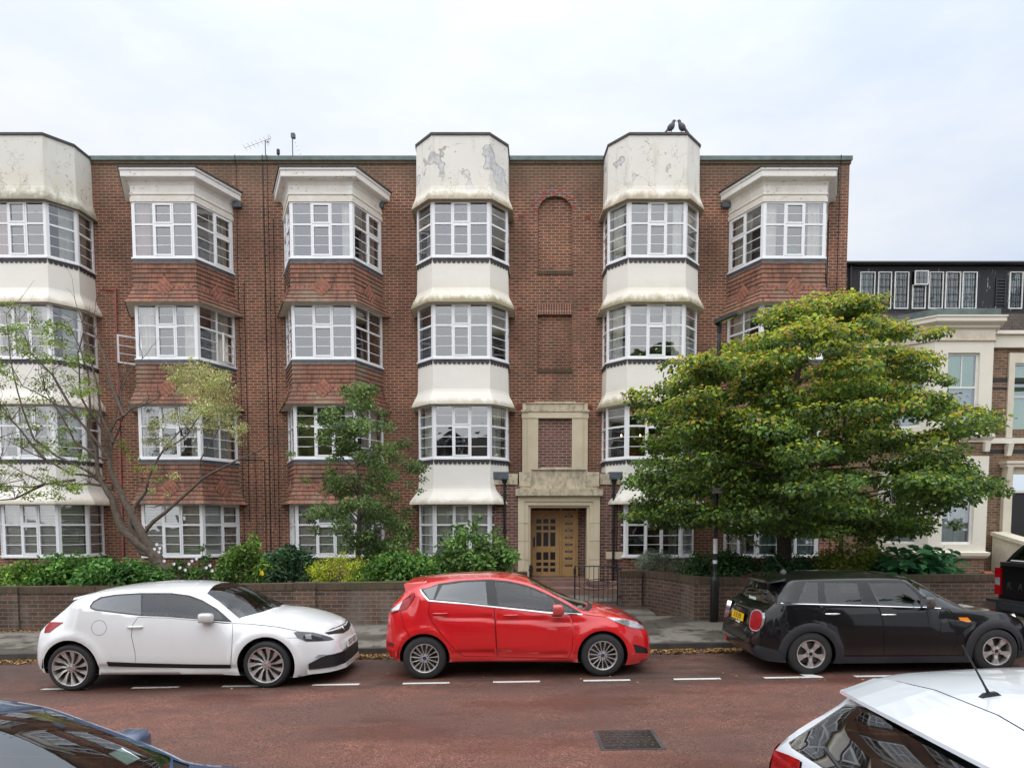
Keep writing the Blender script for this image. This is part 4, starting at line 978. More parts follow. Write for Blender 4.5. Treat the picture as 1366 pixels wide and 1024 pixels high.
# ------------------------------------------------------------------ garden walls, gate, lamp post
def wtop(x): return .975+.013*x
def wallrun(name, pts, label, th=.225, piers=(), cat='wall'):
    root = empty(name, (pts[0][0], pts[0][1], gz(pts[0][0])), label, cat, 'low brick walls along the front gardens')
    o_ = Vector(root.location)
    def add(mb, nm_): o = mb.build(nm_, loc=o_); o.parent = root; o.location = (0, 0, 0)
    b = MB(); c = MB(); P = [Vector((x, y, 0)) for x, y in pts]
    def nrm(i):
        a = P[max(i-1, 0)]; d = P[min(i+1, len(P)-1)]-a; d.normalize(); return Vector((d.y, -d.x, 0))
    d = 0
    for i in range(len(P)-1):
        n0, n1 = nrm(i), nrm(i+1); A, B_ = P[i], P[i+1]; l = (B_-A).length
        for (mb, m, w0, w1, za, zb) in ((b, 'wallbrick', 0, th, None, -.14), (c, 'copebrick', -.02, th+.02, -.139, 0.0)):
            q = [A-n0*w0*-1, B_-n1*w0*-1] if False else None
            f0, f1 = A+n0*-w0, B_+n1*-w0; g0, g1 = A-n0*w1, B_-n1*w1
            t0, t1 = wtop(A.x)+zb, wtop(B_.x)+zb
            b0 = (-.1, -.1) if za is None else (wtop(A.x)+za, wtop(B_.x)+za)
            mb.face([(f0.x, f0.y, b0[0]), (f1.x, f1.y, b0[1]), (f1.x, f1.y, t1), (f0.x, f0.y, t0)], m, [(d, b0[0]), (d+l, b0[1]), (d+l, t1), (d, t0)])
            mb.face([(g1.x, g1.y, b0[1]), (g0.x, g0.y, b0[0]), (g0.x, g0.y, t0), (g1.x, g1.y, t1)], m, [(d+l, b0[1]), (d, b0[0]), (d, t0), (d+l, t1)])
            mb.face([(f0.x, f0.y, t0), (f1.x, f1.y, t1), (g1.x, g1.y, t1), (g0.x, g0.y, t0)], m, [(d, 0), (d+l, 0), (d+l, .27), (d, .27)])
            if za is not None: mb.face([(g0.x, g0.y, b0[0]), (g1.x, g1.y, b0[1]), (f1.x, f1.y, b0[1]), (f0.x, f0.y, b0[0])], m)
        d += l
    # creasing course under the coping
    add(b, 'brick_face'); add(c, 'coping')
    for (x, y, w, dd, h) in piers:
        b = MB(); b.box(x-w/2, x+w/2, y, y+dd, -.1, wtop(x)+h-.13, 'wallbrick'); b.box(x-w/2-.012, x+w/2+.012, y-.012, y+dd+.012, wtop(x)+h-.129, wtop(x)+h, 'copebrick'); add(b, 'pier')
    return root
wallrun('garden_wall', [(-17.4, 13.95), (-10.6, 13.95), (-4.4, 13.95), (-1.15, 13.95)], 'long brick garden wall behind the white coupe, with plants spilling over it', piers=((-10.35, 13.90, .45, .30, .012), (-4.25, 13.90, .45, .30, .012), (-1.0, 13.88, .42, .34, .02)))
wallrun('garden_wall', [(3.0, 16.12), (3.25, 15.95), (3.5, 15.35), (3.68, 14.7), (3.80, 14.22)], 'short curved brick wall between the gate and the lamp post', piers=((2.80, 15.98, .50, .36, .015),))
wallrun('garden_wall', [(4.05, 13.98), (9.0, 13.98), (14.3, 13.98)], 'straight brick garden wall behind the black hatchback', piers=((3.94, 13.90, .42, .36, .012),))
wallrun('garden_wall', [(-.83, 14.25), (-.75, 14.8), (-.55, 15.4), (-.3, 15.95), (-.15, 16.1)], 'curved brick wall hidden behind the red car', piers=((.10, 15.98, .50, .36, .015),))
wd = MB(); wd.hexa([(10.0, 14.2, .3), (10.2, 14.2, .3), (13.9, 19.8, .3), (13.7, 19.8, .3), (10.0, 14.2, .98), (10.2, 14.2, .98), (13.9, 19.8, .70), (13.7, 19.8, .70)], 'wallbrick')
wd.hexa([(9.98, 14.2, .981), (10.22, 14.2, .981), (13.92, 19.8, .701), (13.68, 19.8, .701), (9.98, 14.2, 1.02), (10.22, 14.2, 1.02), (13.92, 19.8, .74), (13.68, 19.8, .74)], 'vent')
tag(wd.build('dividing_wall', loc=(10.1, 14.2, .2)), 'thin orange topped wall running back between the two gardens', 'wall')
def gate(origin, direction, L, label):
    root = empty('iron_gate', origin, label, 'gate'); t = Vector(direction).normalized(); b = MB(); h0, h1 = .05, .90
    P = lambda u, z: tuple(t*u+Vector((0, 0, z)))
    b.tube([P(0, -.02), P(0, h1+.05)], .018, 'iron', 6); b.tube([P(L, h0), P(L, h1)], .018, 'iron', 6)
    b.tube([P(0, h1), P(L, h1)], .016, 'iron', 6); b.tube([P(0, h0), P(L, h0)], .016, 'iron', 6)
    f = b.build('gate_frame', root); b = MB()
    for i in range(1, 9): u = L*i/9; b.tube([P(u, h0), P(u, h1)], .008, 'iron', 5)
    b.build('bars', root); b = MB()
    for rx, rz in ((.27, .10), (.22, .055)):
        b.tube([P(L*.45+rx*math.cos(a*PI/10), .50+rz*math.sin(a*PI/10)) for a in range(21)], .011, 'iron', 5)
    b.tube([P(L*(.02+i*.098), .50-.16*math.sin(PI*i/10*.9+.1)) for i in range(11)], .010, 'iron', 5); b.build('scroll', root)
    b = MB(); n = t.cross(Vector((0, 0, 1))); 
    for z in (.84, .2): b.tube([P(0, z), P(-.09, z)], .03, 'iron', 6)
    b.build('hinge', root); b = MB(); b.box(-.03+t.x*L*.0, .03, -.03, .03, .70, .84, 'iron'); o = b.build('latch', root); o.location = tuple(t*L)
    return root
gate((2.47, 15.92, .24), (-1, 0, 0), 1.0, 'closed black iron gate leaf with an oval scroll, right of the path')
g2 = gate((.42, 15.92, .22), (.07, 1, 0), 1.0, 'open black iron gate leaf seen edge-on by the red car roof')
lp = empty('street_lamp', (4.07, 13.66, gz(4)+.1), 'tall black street lamp post standing by the brick pier', 'street lamp')
b = MB(); b.lathe([(.0, -.1), (.082, -.1), (.082, .82), (.075, .90), (.045, .94), (.045, 1.05)], (0, 0, 0), (0, 0, 1), 'iron', 16); b.lathe([(.052, .90), (.056, .92), (.052, .95)], (0, 0, 0), (0, 0, 1), 'iron', 16); b.build('lamp_base', lp, smooth=True)
b = MB(); b.lathe([(.042, .94), (.038, 5.5), (.038, 5.95), (.0, 5.95)], (0, 0, 0), (0, 0, 1), 'iron', 12); b.build('post', lp, smooth=True)
b = MB(); b.lathe([(.0435, 1.38), (.0435, 1.68)], (0, 0, 0), (0, 0, 1), 'whiteink', 12); b.lathe([(.0437, 1.18), (.0437, 1.25)], (0, 0, 0), (0, 0, 1), 'whiteink', 12); b.build('sticker', lp)
b = MB(); b.hexa([(-.14, -.12, 5.86), (.20, -.42, 5.96), (.30, -.20, 5.99), (-.02, .14, 5.88), (-.14, -.12, 5.94), (.20, -.42, 6.0), (.30, -.20, 6.03), (-.02, .14, 5.98)], 'iron'); b.lathe([(.05, 5.72), (.055, 5.9)], (0, 0, 0), (0, 0, 1), 'iron', 10); lh = b.build('lantern', lp)
b = MB(); b.hexa([(-.04, -.14, 5.868), (.17, -.33, 5.93), (.22, -.20, 5.948), (.0, .02, 5.877), (-.04, -.14, 5.874), (.17, -.33, 5.936), (.22, -.20, 5.954), (.0, .02, 5.883)], 'clearlamp'); b.build('lens', lh)
b = MB(); b.box(-.13, .13, -.062, -.052, 2.85, 3.05, 'blueink'); s_ = b.build('parking_sign', lp); tag(s_, 'blue sign with white arrow marks')
b = MB(); b.box(-.135, .135, -.052, -.048, 2.845, 3.055, 'whiteink')
for q in ((-.08, 2.9), (0, 2.96), (.07, 2.9)): b.box(q[0]-.02, q[0]+.02, -.0645, -.0625, q[1], q[1]+.035, 'whiteink')
b.build('sign_border', s_)
b = MB(); b.box(-.10, .10, -.06, -.05, 2.58, 2.83, 'whiteink'); s2 = b.build('parking_sign', lp); tag(s2, 'white sign with a blue letter P')
b = MB(); b.box(-.05, .06, -.065, -.0605, 2.69, 2.81, 'blueink'); b.build('letter_panel', s2); text('letter', 'P', .11, 'whiteink', s2, (.005, -.067, 2.75), (PI/2, 0, 0))
# manhole cover in the road
mx, my = at(840, 985, 1)[0], 0
def ground_pt(u, v):
    lo, hi = 1.0, 60.0
    for _ in range(50):
        m_ = (lo+hi)/2; X, z = at(u, v, m_)
        if z > gz(X): lo = m_
        else: hi = m_
    return X, m_
mc = ground_pt(838, 986); root = empty('manhole_cover', (mc[0], mc[1], gz(mc[0])), 'square studded metal manhole cover in the wet red road', 'manhole cover')
b = MB(); W2, D2 = .27, .27
b.box(-W2-.04, W2+.04, -D2-.04, D2+.04, -.05, .005, 'darklead'); b.build('frame', root)
b = MB(); b.box(-W2, W2, -D2, D2, -.04, .009, 'castiron')
for i in range(7):
    for j in range(6): b.lathe([(.017, .008), (.015, .016), (0.0, .018)], (-.22+i*.07+(j % 2)*.02, -.21+j*.083, 0), (0, 0, 1), 'disc', 6)
b.build('cover', root); root.rotation_euler = (0, -SL, 0)
# ------------------------------------------------------------------ leaves and plants
def leafmesh(name, cl, n, size, cols, parent, mat='leaf', up=.6, shell=.55, aspect=.55, topcols=None, toph=None, origin=(0, 0, 0), seed=1, droop=.0, jit=.35):
    r = np.random.default_rng(seed); cl = np.array(cl, float)
    w = cl[:, 3]*cl[:, 4]+cl[:, 4]*cl[:, 5]+cl[:, 3]*cl[:, 5]; w = w/w.sum()
    ci = r.choice(len(cl), n, p=w); c = cl[ci]
    d = r.normal(size=(n, 3)); d /= np.linalg.norm(d, axis=1)[:, None]
    rad = shell+(1-shell)*r.random(n)**.6; rad *= (1+.18*r.normal(size=n)*.5)
    inner = r.random(n) < .2; rad[inner] = r.random(inner.sum())**.5
    p = c[:, :3]+d*c[:, 3:6]*rad[:, None]
    nr = d*(1-up)+np.array([0, 0, 1])*up+r.normal(size=(n, 3))*jit; nr /= np.linalg.norm(nr, axis=1)[:, None]
    t = r.normal(size=(n, 3))+d*.6-np.array([0, 0, droop]); t -= nr*(t*nr).sum(1)[:, None]; t /= np.linalg.norm(t, axis=1)[:, None]
    s = np.cross(nr, t); L = size*(.6+.8*r.random(n))[:, None]; Wd = L*aspect
    fold = nr*Wd*.22
    v = np.empty((n, 6, 3)); v[:, 0] = p; v[:, 1] = p+t*L*.35+s*Wd*.5+fold; v[:, 2] = p+t*L*.72+s*Wd*.42+fold; v[:, 3] = p+t*L-nr*L*.08; v[:, 4] = p+t*L*.72-s*Wd*.42+fold; v[:, 5] = p+t*L*.35-s*Wd*.5+fold
    v -= np.array(origin); 
    f = np.array([[0, 1, 2, 3], [0, 3, 4, 5]]); faces = (np.arange(n)[:, None, None]*6+f[None]).reshape(-1, 4)
    me = bpy.data.meshes.new(name); me.vertices.add(n*6); me.vertices.foreach_set('co', v.reshape(-1)); nf = len(faces)
    me.loops.add(nf*4); me.loops.foreach_set('vertex_index', faces.reshape(-1).astype(np.int32)); me.polygons.add(nf)
    me.polygons.foreach_set('loop_start', np.arange(0, nf*4, 4, dtype=np.int32)); me.polygons.foreach_set('loop_total', np.full(nf, 4, dtype=np.int32))
    cols = np.array(cols); k = r.integers(0, len(cols), n); col = np.minimum(cols[k]*(.7+.6*r.random(n))[:, None]*1.10, .8)
    cl_b = .6+.8*r.random(len(cl)); col = col*cl_b[ci][:, None]
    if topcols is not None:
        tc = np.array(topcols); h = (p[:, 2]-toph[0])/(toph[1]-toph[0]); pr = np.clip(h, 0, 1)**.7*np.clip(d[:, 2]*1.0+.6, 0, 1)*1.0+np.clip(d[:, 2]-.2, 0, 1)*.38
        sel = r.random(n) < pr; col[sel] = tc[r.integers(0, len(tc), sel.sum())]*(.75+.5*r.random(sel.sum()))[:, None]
    a = me.attributes.new('Col', 'FLOAT_COLOR', 'POINT'); cc = np.ones((n, 6, 4)); cc[:, :, :3] = col[:, None, :]; a.data.foreach_set('color', cc.reshape(-1))
    me.materials.append(M[mat]); me.update(); me.validate()
    o = bpy.data.objects.new(name, me); C.objects.link(o)
    if parent: o.parent = parent
    return o
def P3(u, v, Y): X, z = at(u, v, Y); return (X, Y, z)
def rel(p, o): return tuple(a-b for a, b in zip(p, o))
# --- big tree
TY = 15.0; base = (at(1045, 745, TY)[0], TY, .3)
tree = empty('broadleaf_tree', base, 'big spreading green tree with yellowish top growing behind the right wall', 'tree')
rt = random.Random(21)
layers = [  # v, u left, u right : the tiers of the crown as read from its outline
    (408, 1085, 1150), (425, 1035, 1170), (445, 1000, 1180), (462, 960, 1215), (480, 935, 1235), (500, 900, 1225), (518, 868, 1225), (533, 848, 1255), (550, 885, 1255),
    (572, 875, 1300), (590, 868, 1262), (608, 860, 1275), (628, 846, 1280), (646, 842, 1308), (664, 845, 1318), (682, 850, 1255), (695, 862, 1235), (704, 985, 1215)]
cl = []
for v, ul, ur in layers:
    hw = (ur-ul)/2*TY/F; uc = (ul+ur)/2; dep = min(3.4, hw*.95)
    n = max(6, int(hw*6.6)); zt_ = at(uc, v, TY)[1]
    for i in range(n):
        a = rt.random()*2*PI; r_ = math.sqrt(rt.random())*.96
        if rt.random() < .55: r_ = .82+.14*rt.random()
        x = at(uc, v, TY)[0]+hw*r_*math.cos(a); y = TY+dep*r_*math.sin(a)
        y = min(y, 18.6)
        # keep the outline in view of the lens: a cluster nearer than the trunk moves in
        s_ = y/TY; x = x*(.5+.5*s_) if s_ < 1 else x
        sz = rt.uniform(.28, .52)
        cl.append((x, y, zt_+rt.uniform(-.2, .16)+(TY-y)*.02, sz*1.3, sz*1.15, sz*rt.uniform(.26, .48)))
for k in range(60):
    v = rt.uniform(478, 690); u = rt.uniform(905+max(0, 520-v)*.7, 1060); cl.append((*P3(u, v, rt.uniform(12.4, 13.3)), .34, .3, .15))
for (u, v, Y, s_) in ((858, 524, 15, .26), (843, 526, 15, .18), (1328, 655, 15.4, .28), (1340, 657, 15.4, .16), (1300, 549, 15.2, .30), (1320, 553, 15.2, .18), (1282, 548, 15.2, .30), (1255, 443, 15.6, .2), (1235, 446, 15.4, .3), (1262, 508, 15.4, .2), (1245, 507, 15.4, .3),
                      (845, 690, 15, .25), (1130, 396, 15.6, .3), (1150, 402, 15.6, .22), (860, 640, 14.8, .3), (1275, 700, 15.2, .16), (985, 712, 15, .2), (1000, 725, 15, .14), (975, 700, 15, .3), (1165, 412, 15.6, .25), (1025, 470, 15, .3)):
    x, y, z = P3(u, v, Y); cl.append((x, y, z, s_*1.3, s_, s_*.5))
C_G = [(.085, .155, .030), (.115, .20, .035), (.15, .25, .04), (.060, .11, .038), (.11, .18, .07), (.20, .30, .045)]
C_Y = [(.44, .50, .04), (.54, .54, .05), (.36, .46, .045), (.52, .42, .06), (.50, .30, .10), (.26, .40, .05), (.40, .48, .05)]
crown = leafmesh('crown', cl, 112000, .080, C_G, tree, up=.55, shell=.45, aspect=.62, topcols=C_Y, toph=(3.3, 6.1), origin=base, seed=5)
b = MB(); bx, by, bz = base
lead = [(0, 0, 0), (.03, 0, .9), (0, .02, 1.7), (.05, 0, 2.6), (.12, 0, 3.8), (.2, .0, 5.0), (.35, 0, 6.0)]
b.tube(lead, [.19, .155, .15, .13, .10, .06, .03], 'bark2', 10)
for i in range(34):
    k = rt.uniform(1.75, 5.2); a = rt.random()*2*PI; L = (3.9-k*.45)*rt.uniform(.6, 1.0); pts = [(.05, 0, k)]
    for j in range(1, 6): pts.append((.05+L*j/5*math.cos(a+.1*j*rt.uniform(-1, 1)), L*.8*j/5*math.sin(a), k+.5*math.sin(j/5*1.5)*L*.35+rt.uniform(-.05, .05)))
    b.tube(pts, [.055, .045, .035, .025, .018, .008], 'bark2', 6)
b.build('trunk', tree, smooth=True)
# --- slim tree in the middle
TY2 = 16.2; base = (at(479, 765, TY2)[0], TY2, .55); t2 = empty('slender_tree', base, 'slender small-leaved tree in front of the tile-hung bays, centre left', 'tree')
cl = []
out2 = [(522, 462, 500), (540, 452, 508), (560, 425, 525), (578, 430, 535), (596, 455, 545), (615, 440, 560), (632, 440, 562), (650, 438, 520), (668, 445, 540), (688, 412, 545), (705, 415, 548), (720, 440, 545), (735, 455, 520)]
for v, ul, ur in out2:
    for i in range(9 if v > 540 else 6):
        f_ = rt.random(); u = ul+(ur-ul)*f_; y = TY2+rt.uniform(-1, 1)*min(1.1, (ur-ul)/60)*math.sin(PI*f_)
        x, y, z = P3(u, v+rt.uniform(-9, 9), y); s_ = rt.uniform(.14, .30); cl.append((x, y, z, s_*1.1, s_, s_*.7))
for q in ((560, 655), (564, 640), (545, 645), (408, 688), (415, 695), (388, 606), (408, 640), (405, 568)): cl.append((*P3(q[0], q[1], TY2), .13, .13, .08))
leafmesh('crown', cl, 19000, .060, [(.14, .18, .055), (.14, .24, .06), (.18, .28, .075), (.075, .13, .05), (.22, .30, .085), (.15, .23, .11)], t2, up=.35, shell=.2, aspect=.6, origin=base, seed=8, jit=.7)
b = MB(); b.tube([(0, 0, -.1), (-.02, 0, .7), (0, 0, 1.3), (.05, .02, 2.3), (-.05, 0, 3.2), (-.1, 0, 4.2)], [.075, .062, .058, .045, .03, .01], 'bark', 8)
for i in range(22):
    k = rt.uniform(1.0, 3.7); a = rt.random()*2*PI; L = rt.uniform(.5, 1.3)
    b.tube([(0, 0, k), (L*.5*math.cos(a), L*.5*math.sin(a), k+.18+L*.15), (L*math.cos(a), L*math.sin(a), k+.25+rt.uniform(-.1, .3))], [.022, .014, .006], 'bark', 5)
b.build('trunk', t2, smooth=True)
# --- crooked tree on the left
TY3 = 15.4; base = (at(222, 768, TY3)[0], TY3, .6); t3 = empty('crooked_tree', base, 'crooked half-bare tree with sparse green and pale variegated leaves, far left', 'tree')
b = MB()
def br(px, r0, r1, Y0=TY3, Y1=None, m='bark', n=7):
    Y1 = Y1 or Y0; N = len(px); pts = [rel(P3(u, v, Y0+(Y1-Y0)*i/(N-1)), base) for i, (u, v) in enumerate(px)]
    # subdivide with slight wobble
    Q = []; 
    for p, q in zip(pts, pts[1:]): Q += [p, tuple((a+c)/2+rt.uniform(-.02, .02) for a, c in zip(p, q))]
    Q.append(pts[-1]); b.tube(Q, [r0+(r1-r0)*i/(len(Q)-1) for i in range(len(Q))], m, n)
br([(228, 772), (212, 752), (205, 738), (185, 725), (165, 708), (157, 690), (150, 665), (140, 650), (130, 630), (128, 600)], .15, .035)
br([(222, 770), (208, 748), (200, 728), (186, 705), (172, 680), (160, 655), (150, 635), (146, 612)], .13, .04)
br([(208, 742), (190, 738), (174, 715), (173, 690), (180, 675), (195, 655), (197, 640)], .07, .03)
br([(195, 722), (180, 712), (172, 700), (170, 688)], .05, .02)
br([(188, 715), (205, 695), (235, 670), (270, 638), (300, 622), (330, 608), (360, 592), (383, 578)], .05, .006)
br([(197, 640), (205, 622), (218, 600), (250, 580), (262, 560), (285, 530)], .03, .008)
br([(218, 600), (240, 575), (235, 540), (225, 510)], .02, .006)
br([(268, 640), (268, 612), (285, 585), (300, 560)], .02, .006)
stems = [[(150, 648), (120, 645), (90, 648), (60, 645), (30, 630), (0, 615)], [(150, 652), (125, 636), (95, 632), (60, 612), (30, 598), (0, 583)], [(146, 612), (130, 590), (105, 560), (85, 545), (60, 530), (30, 515), (12, 480)],
         [(140, 640), (105, 622), (75, 608), (45, 585), (30, 545), (18, 500), (12, 455), (8, 420)], [(146, 612), (130, 610), (100, 590), (82, 555), (60, 520), (52, 500)], [(146, 612), (143, 585), (155, 560), (158, 530), (170, 500), (190, 478)],
         [(146, 612), (138, 575), (125, 555), (108, 530), (106, 500), (104, 470), (112, 440)], [(146, 612), (150, 590), (165, 555), (160, 520), (155, 480), (150, 450)], [(155, 560), (175, 545), (195, 538), (215, 528)],
         [(128, 600), (118, 575), (120, 540), (118, 500), (105, 460), (90, 430)], [(60, 612), (40, 590), (15, 560), (0, 545)], [(105, 560), (70, 500), (40, 470), (25, 430)], [(150, 590), (135, 555), (130, 515), (120, 470), (110, 430), (100, 400)],
         [(165, 555), (150, 520), (140, 480), (125, 440), (128, 400)], [(60, 645), (20, 665), (-20, 670)], [(100, 640), (40, 650), (0, 648)]]
for s_ in stems: br(s_, .034, .006, TY3, TY3+rt.uniform(-1.0, 1.0))
for i in range(190):
    s_ = rt.choice(stems); u, v = rt.choice(s_[1:]); d = rt.uniform(18, 62); a = rt.uniform(-2.7, -.2)
    br([(u, v), (u+d*.5*math.cos(a)+rt.uniform(-5, 5), v+d*.5*math.sin(a)), (u+d*math.cos(a), v+d*math.sin(a))], rt.uniform(.004, .010), .002, TY3+rt.uniform(-.3, .3), TY3+rt.uniform(-.8, .8), n=4)
b.build('trunk', t3, smooth=True)
cl = []
for i in range(190):
    u = rt.uniform(-30, 118); v = rt.uniform(405, 665)
    if v < 430 and u > 60: continue
    if u > 95 and not (470 < v < 560 or v > 600): continue
    if 480 < v and rt.random() < .25: continue
    cl.append((*P3(u, v, TY3+rt.uniform(-.8, .8)), rt.uniform(.12, .28), rt.uniform(.12, .25), rt.uniform(.05, .12)))
for q in ((170, 600), (178, 612), (165, 590), (185, 625), (120, 480), (128, 520), (95, 650), (60, 660)): cl.append((*P3(q[0], q[1], TY3), .18, .15, .1))
leafmesh('crown', cl, 8500, .050, [(.17, .26, .05), (.23, .32, .06), (.28, .36, .07), (.12, .20, .05), (.34, .40, .09)], t3, up=.35, shell=.1, aspect=.5, origin=base, seed=9, jit=.8)
cl = []
for (u, v, s_) in ((245, 500, .3), (265, 495, .3), (285, 505, .35), (300, 520, .3), (270, 520, .35), (245, 520, .25), (235, 505, .2), (290, 540, .35), (270, 545, .35), (250, 560, .28), (230, 555, .2), (210, 565, .22), (300, 560, .3), (315, 575, .2), (325, 570, .12), (280, 570, .25), (200, 570, .15),
                   (205, 585, .2), (225, 590, .2), (320, 590, .12), (205, 625, .14), (212, 640, .15), (200, 655, .1), (232, 635, .14), (240, 490, .14), (222, 490, .12), (300, 500, .16), (195, 590, .1), (255, 478, .1), (310, 545, .2), (222, 660, .08)):
    cl.append((*P3(u, v, TY3+rt.uniform(-.4, .4)), s_*1.15, s_, s_*.8))
o = leafmesh('variegated_crown', cl, 7000, .045, [(.42, .43, .17), (.50, .50, .24), (.33, .37, .12), (.25, .30, .09), (.56, .54, .30)], t3, up=.3, shell=.1, aspect=.5, origin=base, seed=10, jit=.9)
# --- shrubs and plants along the wall
def shrub(name, blobs, n, size, cols, label, cat='shrub', Y=14.9, aspect=.5, up=.4, stems=6, extra=None, seed=1, shell=.35, jit=.5, droop=0):
    u0 = sum(q[0] for q in blobs)/len(blobs); X = at(u0, 770, Y)[0]; base = (X, Y, .6)
    root = empty(name, base, label, cat, 'plants in the front garden bed'); cl = []; rr_ = random.Random(seed)
    for (u, v, s_) in blobs: cl.append((*P3(u, v, Y+rr_.uniform(-.25, .3)), s_*1.15, s_*.95, s_*.85))
    leafmesh('foliage', cl, n, size, cols, root, up=up, shell=shell, aspect=aspect, origin=base, seed=seed, jit=jit, droop=droop)
    b = MB()
    for (u, v, s_) in blobs[:40]:
        q = rel(P3(u, v, Y), base); b.tube([(q[0]*.6, q[1], -.05), (q[0]*.85, q[1]+.03, q[2]*.5), q], [.014, .011, .005], 'bark', 5)
    b.build('stem', root)
    if extra:
        em, col_, pts, r_ = extra; b = MB()
        for (u, v) in pts:
            q = Vector(rel(P3(u, v, Y-.35), base))
            for k in range(6):
                a = k*PI/3; b.slab([(0, -.3*r_), (r_, -.4*r_), (r_*1.15, 0), (r_, .4*r_), (0, .3*r_)], q, (math.cos(a), .25*math.sin(a*2), math.sin(a)), (-math.sin(a), .1, math.cos(a)), 0, .004, col_)
        b.build(em, root)
    return root
def grid(u0, u1, v0, v1, s_, n, seed=1, env=None):
    r_ = random.Random(seed); out = []
    for i in range(n):
        u = r_.uniform(u0, u1); f_ = (u-u0)/(u1-u0); top = v0+(1-math.sin(PI*min(1, max(0, f_)))**.6)*(v1-v0)*.5; out.append((u, r_.uniform(top, v1), s_*r_.uniform(.7, 1.2)))
    return out
G1 = [(.13, .25, .04), (.19, .33, .055), (.09, .19, .035), (.25, .38, .07)]; G2 = [(.035, .09, .042), (.05, .12, .05), (.07, .15, .055)]
G3 = [(.42, .48, .04), (.50, .54, .05), (.32, .40, .04)]; G4 = [(.26, .32, .22), (.32, .38, .28), (.20, .26, .18)]; G5 = [(.08, .16, .045), (.10, .20, .05), (.05, .11, .035)]
shrub('shrub', grid(-30, 55, 752, 778, .2, 26, 1), 2600, .085, G1, 'low light green plants at the far left end of the wall', seed=31)
shrub('lupin_clump', grid(45, 128, 748, 778, .24, 30, 2)+grid(60, 120, 742, 760, .2, 8, 8), 3600, .095, [(.08, .19, .04), (.12, .26, .05), (.16, .30, .06)], 'bright green clump below the left white bay', seed=32, up=.6)
shrub('lupin_clump', grid(105, 212, 752, 785, .24, 40, 3), 4600, .10, [(.06, .17, .04), (.10, .24, .055), (.14, .29, .06)], 'leafy green clump hanging over the wall beside the crooked trunk', Y=14.35, seed=33, up=.6, droop=.4)
shrub('rose_bush', [(215, 765, .15), (230, 760, .16), (250, 765, .2), (270, 760, .2), (290, 768, .2), (275, 745, .1), (270, 730, .07), (240, 752, .12), (300, 762, .18), (225, 770, .15), (262, 768, .2)], 1700, .07, G5+G1[:1], 'rose bush with small white flowers under the second bay', cat='rose bush', seed=34,
      extra=('flower', 'whiteink', [(209, 726), (213, 731), (206, 732), (218, 728), (212, 736), (219, 748), (232, 752), (240, 757), (252, 752), (256, 748), (262, 745), (247, 760), (275, 757), (280, 754), (283, 761)], .03))
shrub('shrub', [(305, 750, .22), (318, 740, .25), (332, 745, .28), (345, 752, .28), (358, 760, .26), (320, 765, .28), (340, 770, .25), (300, 768, .22), (338, 726, .14), (338, 715, .07), (328, 735, .18), (362, 770, .2)], 3600, .08, G1, 'fresh green shrub with one yellow flower and a few white blooms', seed=35,
      extra=('flower', 'yplate', [(349, 763), (350, 765)], .035))
shrub('evergreen_shrub', [(372, 745, .24), (388, 740, .26), (402, 745, .25), (412, 755, .22), (380, 760, .28), (398, 762, .28), (370, 768, .2), (410, 768, .18)], 2400, .11, G2, 'dark blue-green evergreen shrub beside the yellow one', seed=36, aspect=.4)
shrub('spiraea_mound', grid(418, 482, 742, 778, .2, 34, 5), 5200, .045, G3, 'low lime yellow shrub at the foot of the slender tree', seed=37, up=.3, aspect=.4)
shrub('evergreen_shrub', [(505, 730, .22), (518, 728, .2), (498, 738, .2), (512, 745, .2), (527, 738, .15)], 1200, .10, G2, 'small dark shrub close against the wall behind the green clump', Y=17.5, seed=38, aspect=.4)
shrub('leafy_shrub', grid(482, 590, 745, 782, .26, 44, 6), 5600, .085, [(.08, .19, .035), (.12, .25, .045), (.05, .13, .03), (.18, .30, .05)], 'spreading bright green shrub right of the slender tree', seed=39)
shrub('tall_shrub', grid(578, 682, 738, 770, .24, 30, 7)+[(620, 715, .2), (608, 725, .22), (630, 700, .12), (636, 690, .08), (612, 705, .12), (640, 720, .2), (596, 712, .06), (660, 715, .1), (664, 705, .06), (672, 735, .2), (684, 742, .15), (650, 735, .25), (592, 728, .14), (668, 720, .1)], 5200, .105, [(.10, .21, .05), (.15, .28, .07), (.07, .15, .04), (.22, .33, .08)], 'tall airy green shrub behind the red car roof, under the white bay', seed=40, Y=15.2)
shrub('lavender_bush', grid(853, 905, 738, 764, .2, 34, 8), 5200, .050, G4, 'silvery grey-green bush on the curved wall', seed=41, Y=16.5, up=.2, aspect=.25)
shrub('privet_hedge', grid(915, 1000, 742, 776, .24, 46, 9), 6200, .065, G5+G2, 'dark green hedge behind the lamp post', seed=42, Y=15.2, cat='hedge')
shrub('privet_hedge', grid(985, 1100, 745, 772, .24, 40, 10), 5200, .065, G2, 'dark hedge at the foot of the big tree', seed=43, Y=15.0, cat='hedge')
shrub('euonymus_bush', grid(1090, 1190, 735, 770, .26, 40, 11)+[(1120, 725, .15), (1150, 722, .15), (1165, 728, .15), (1135, 728, .15), (1180, 735, .15), (1205, 738, .12)], 6200, .065, [(.20, .29, .04), (.30, .37, .05), (.13, .21, .035), (.38, .38, .08)], 'yellow-green bushy shrub under the brick edge of the flats', seed=44, Y=15.2)
shrub('bear_breeches', grid(1178, 1268, 735, 770, .26, 22, 12), 720, .27, [(.05, .17, .075), (.07, .22, .09), (.10, .28, .11)], 'large-leaved glossy green plant below the cream bay', seed=45, Y=15.0, aspect=.42, up=.7, jit=.3, droop=.3)
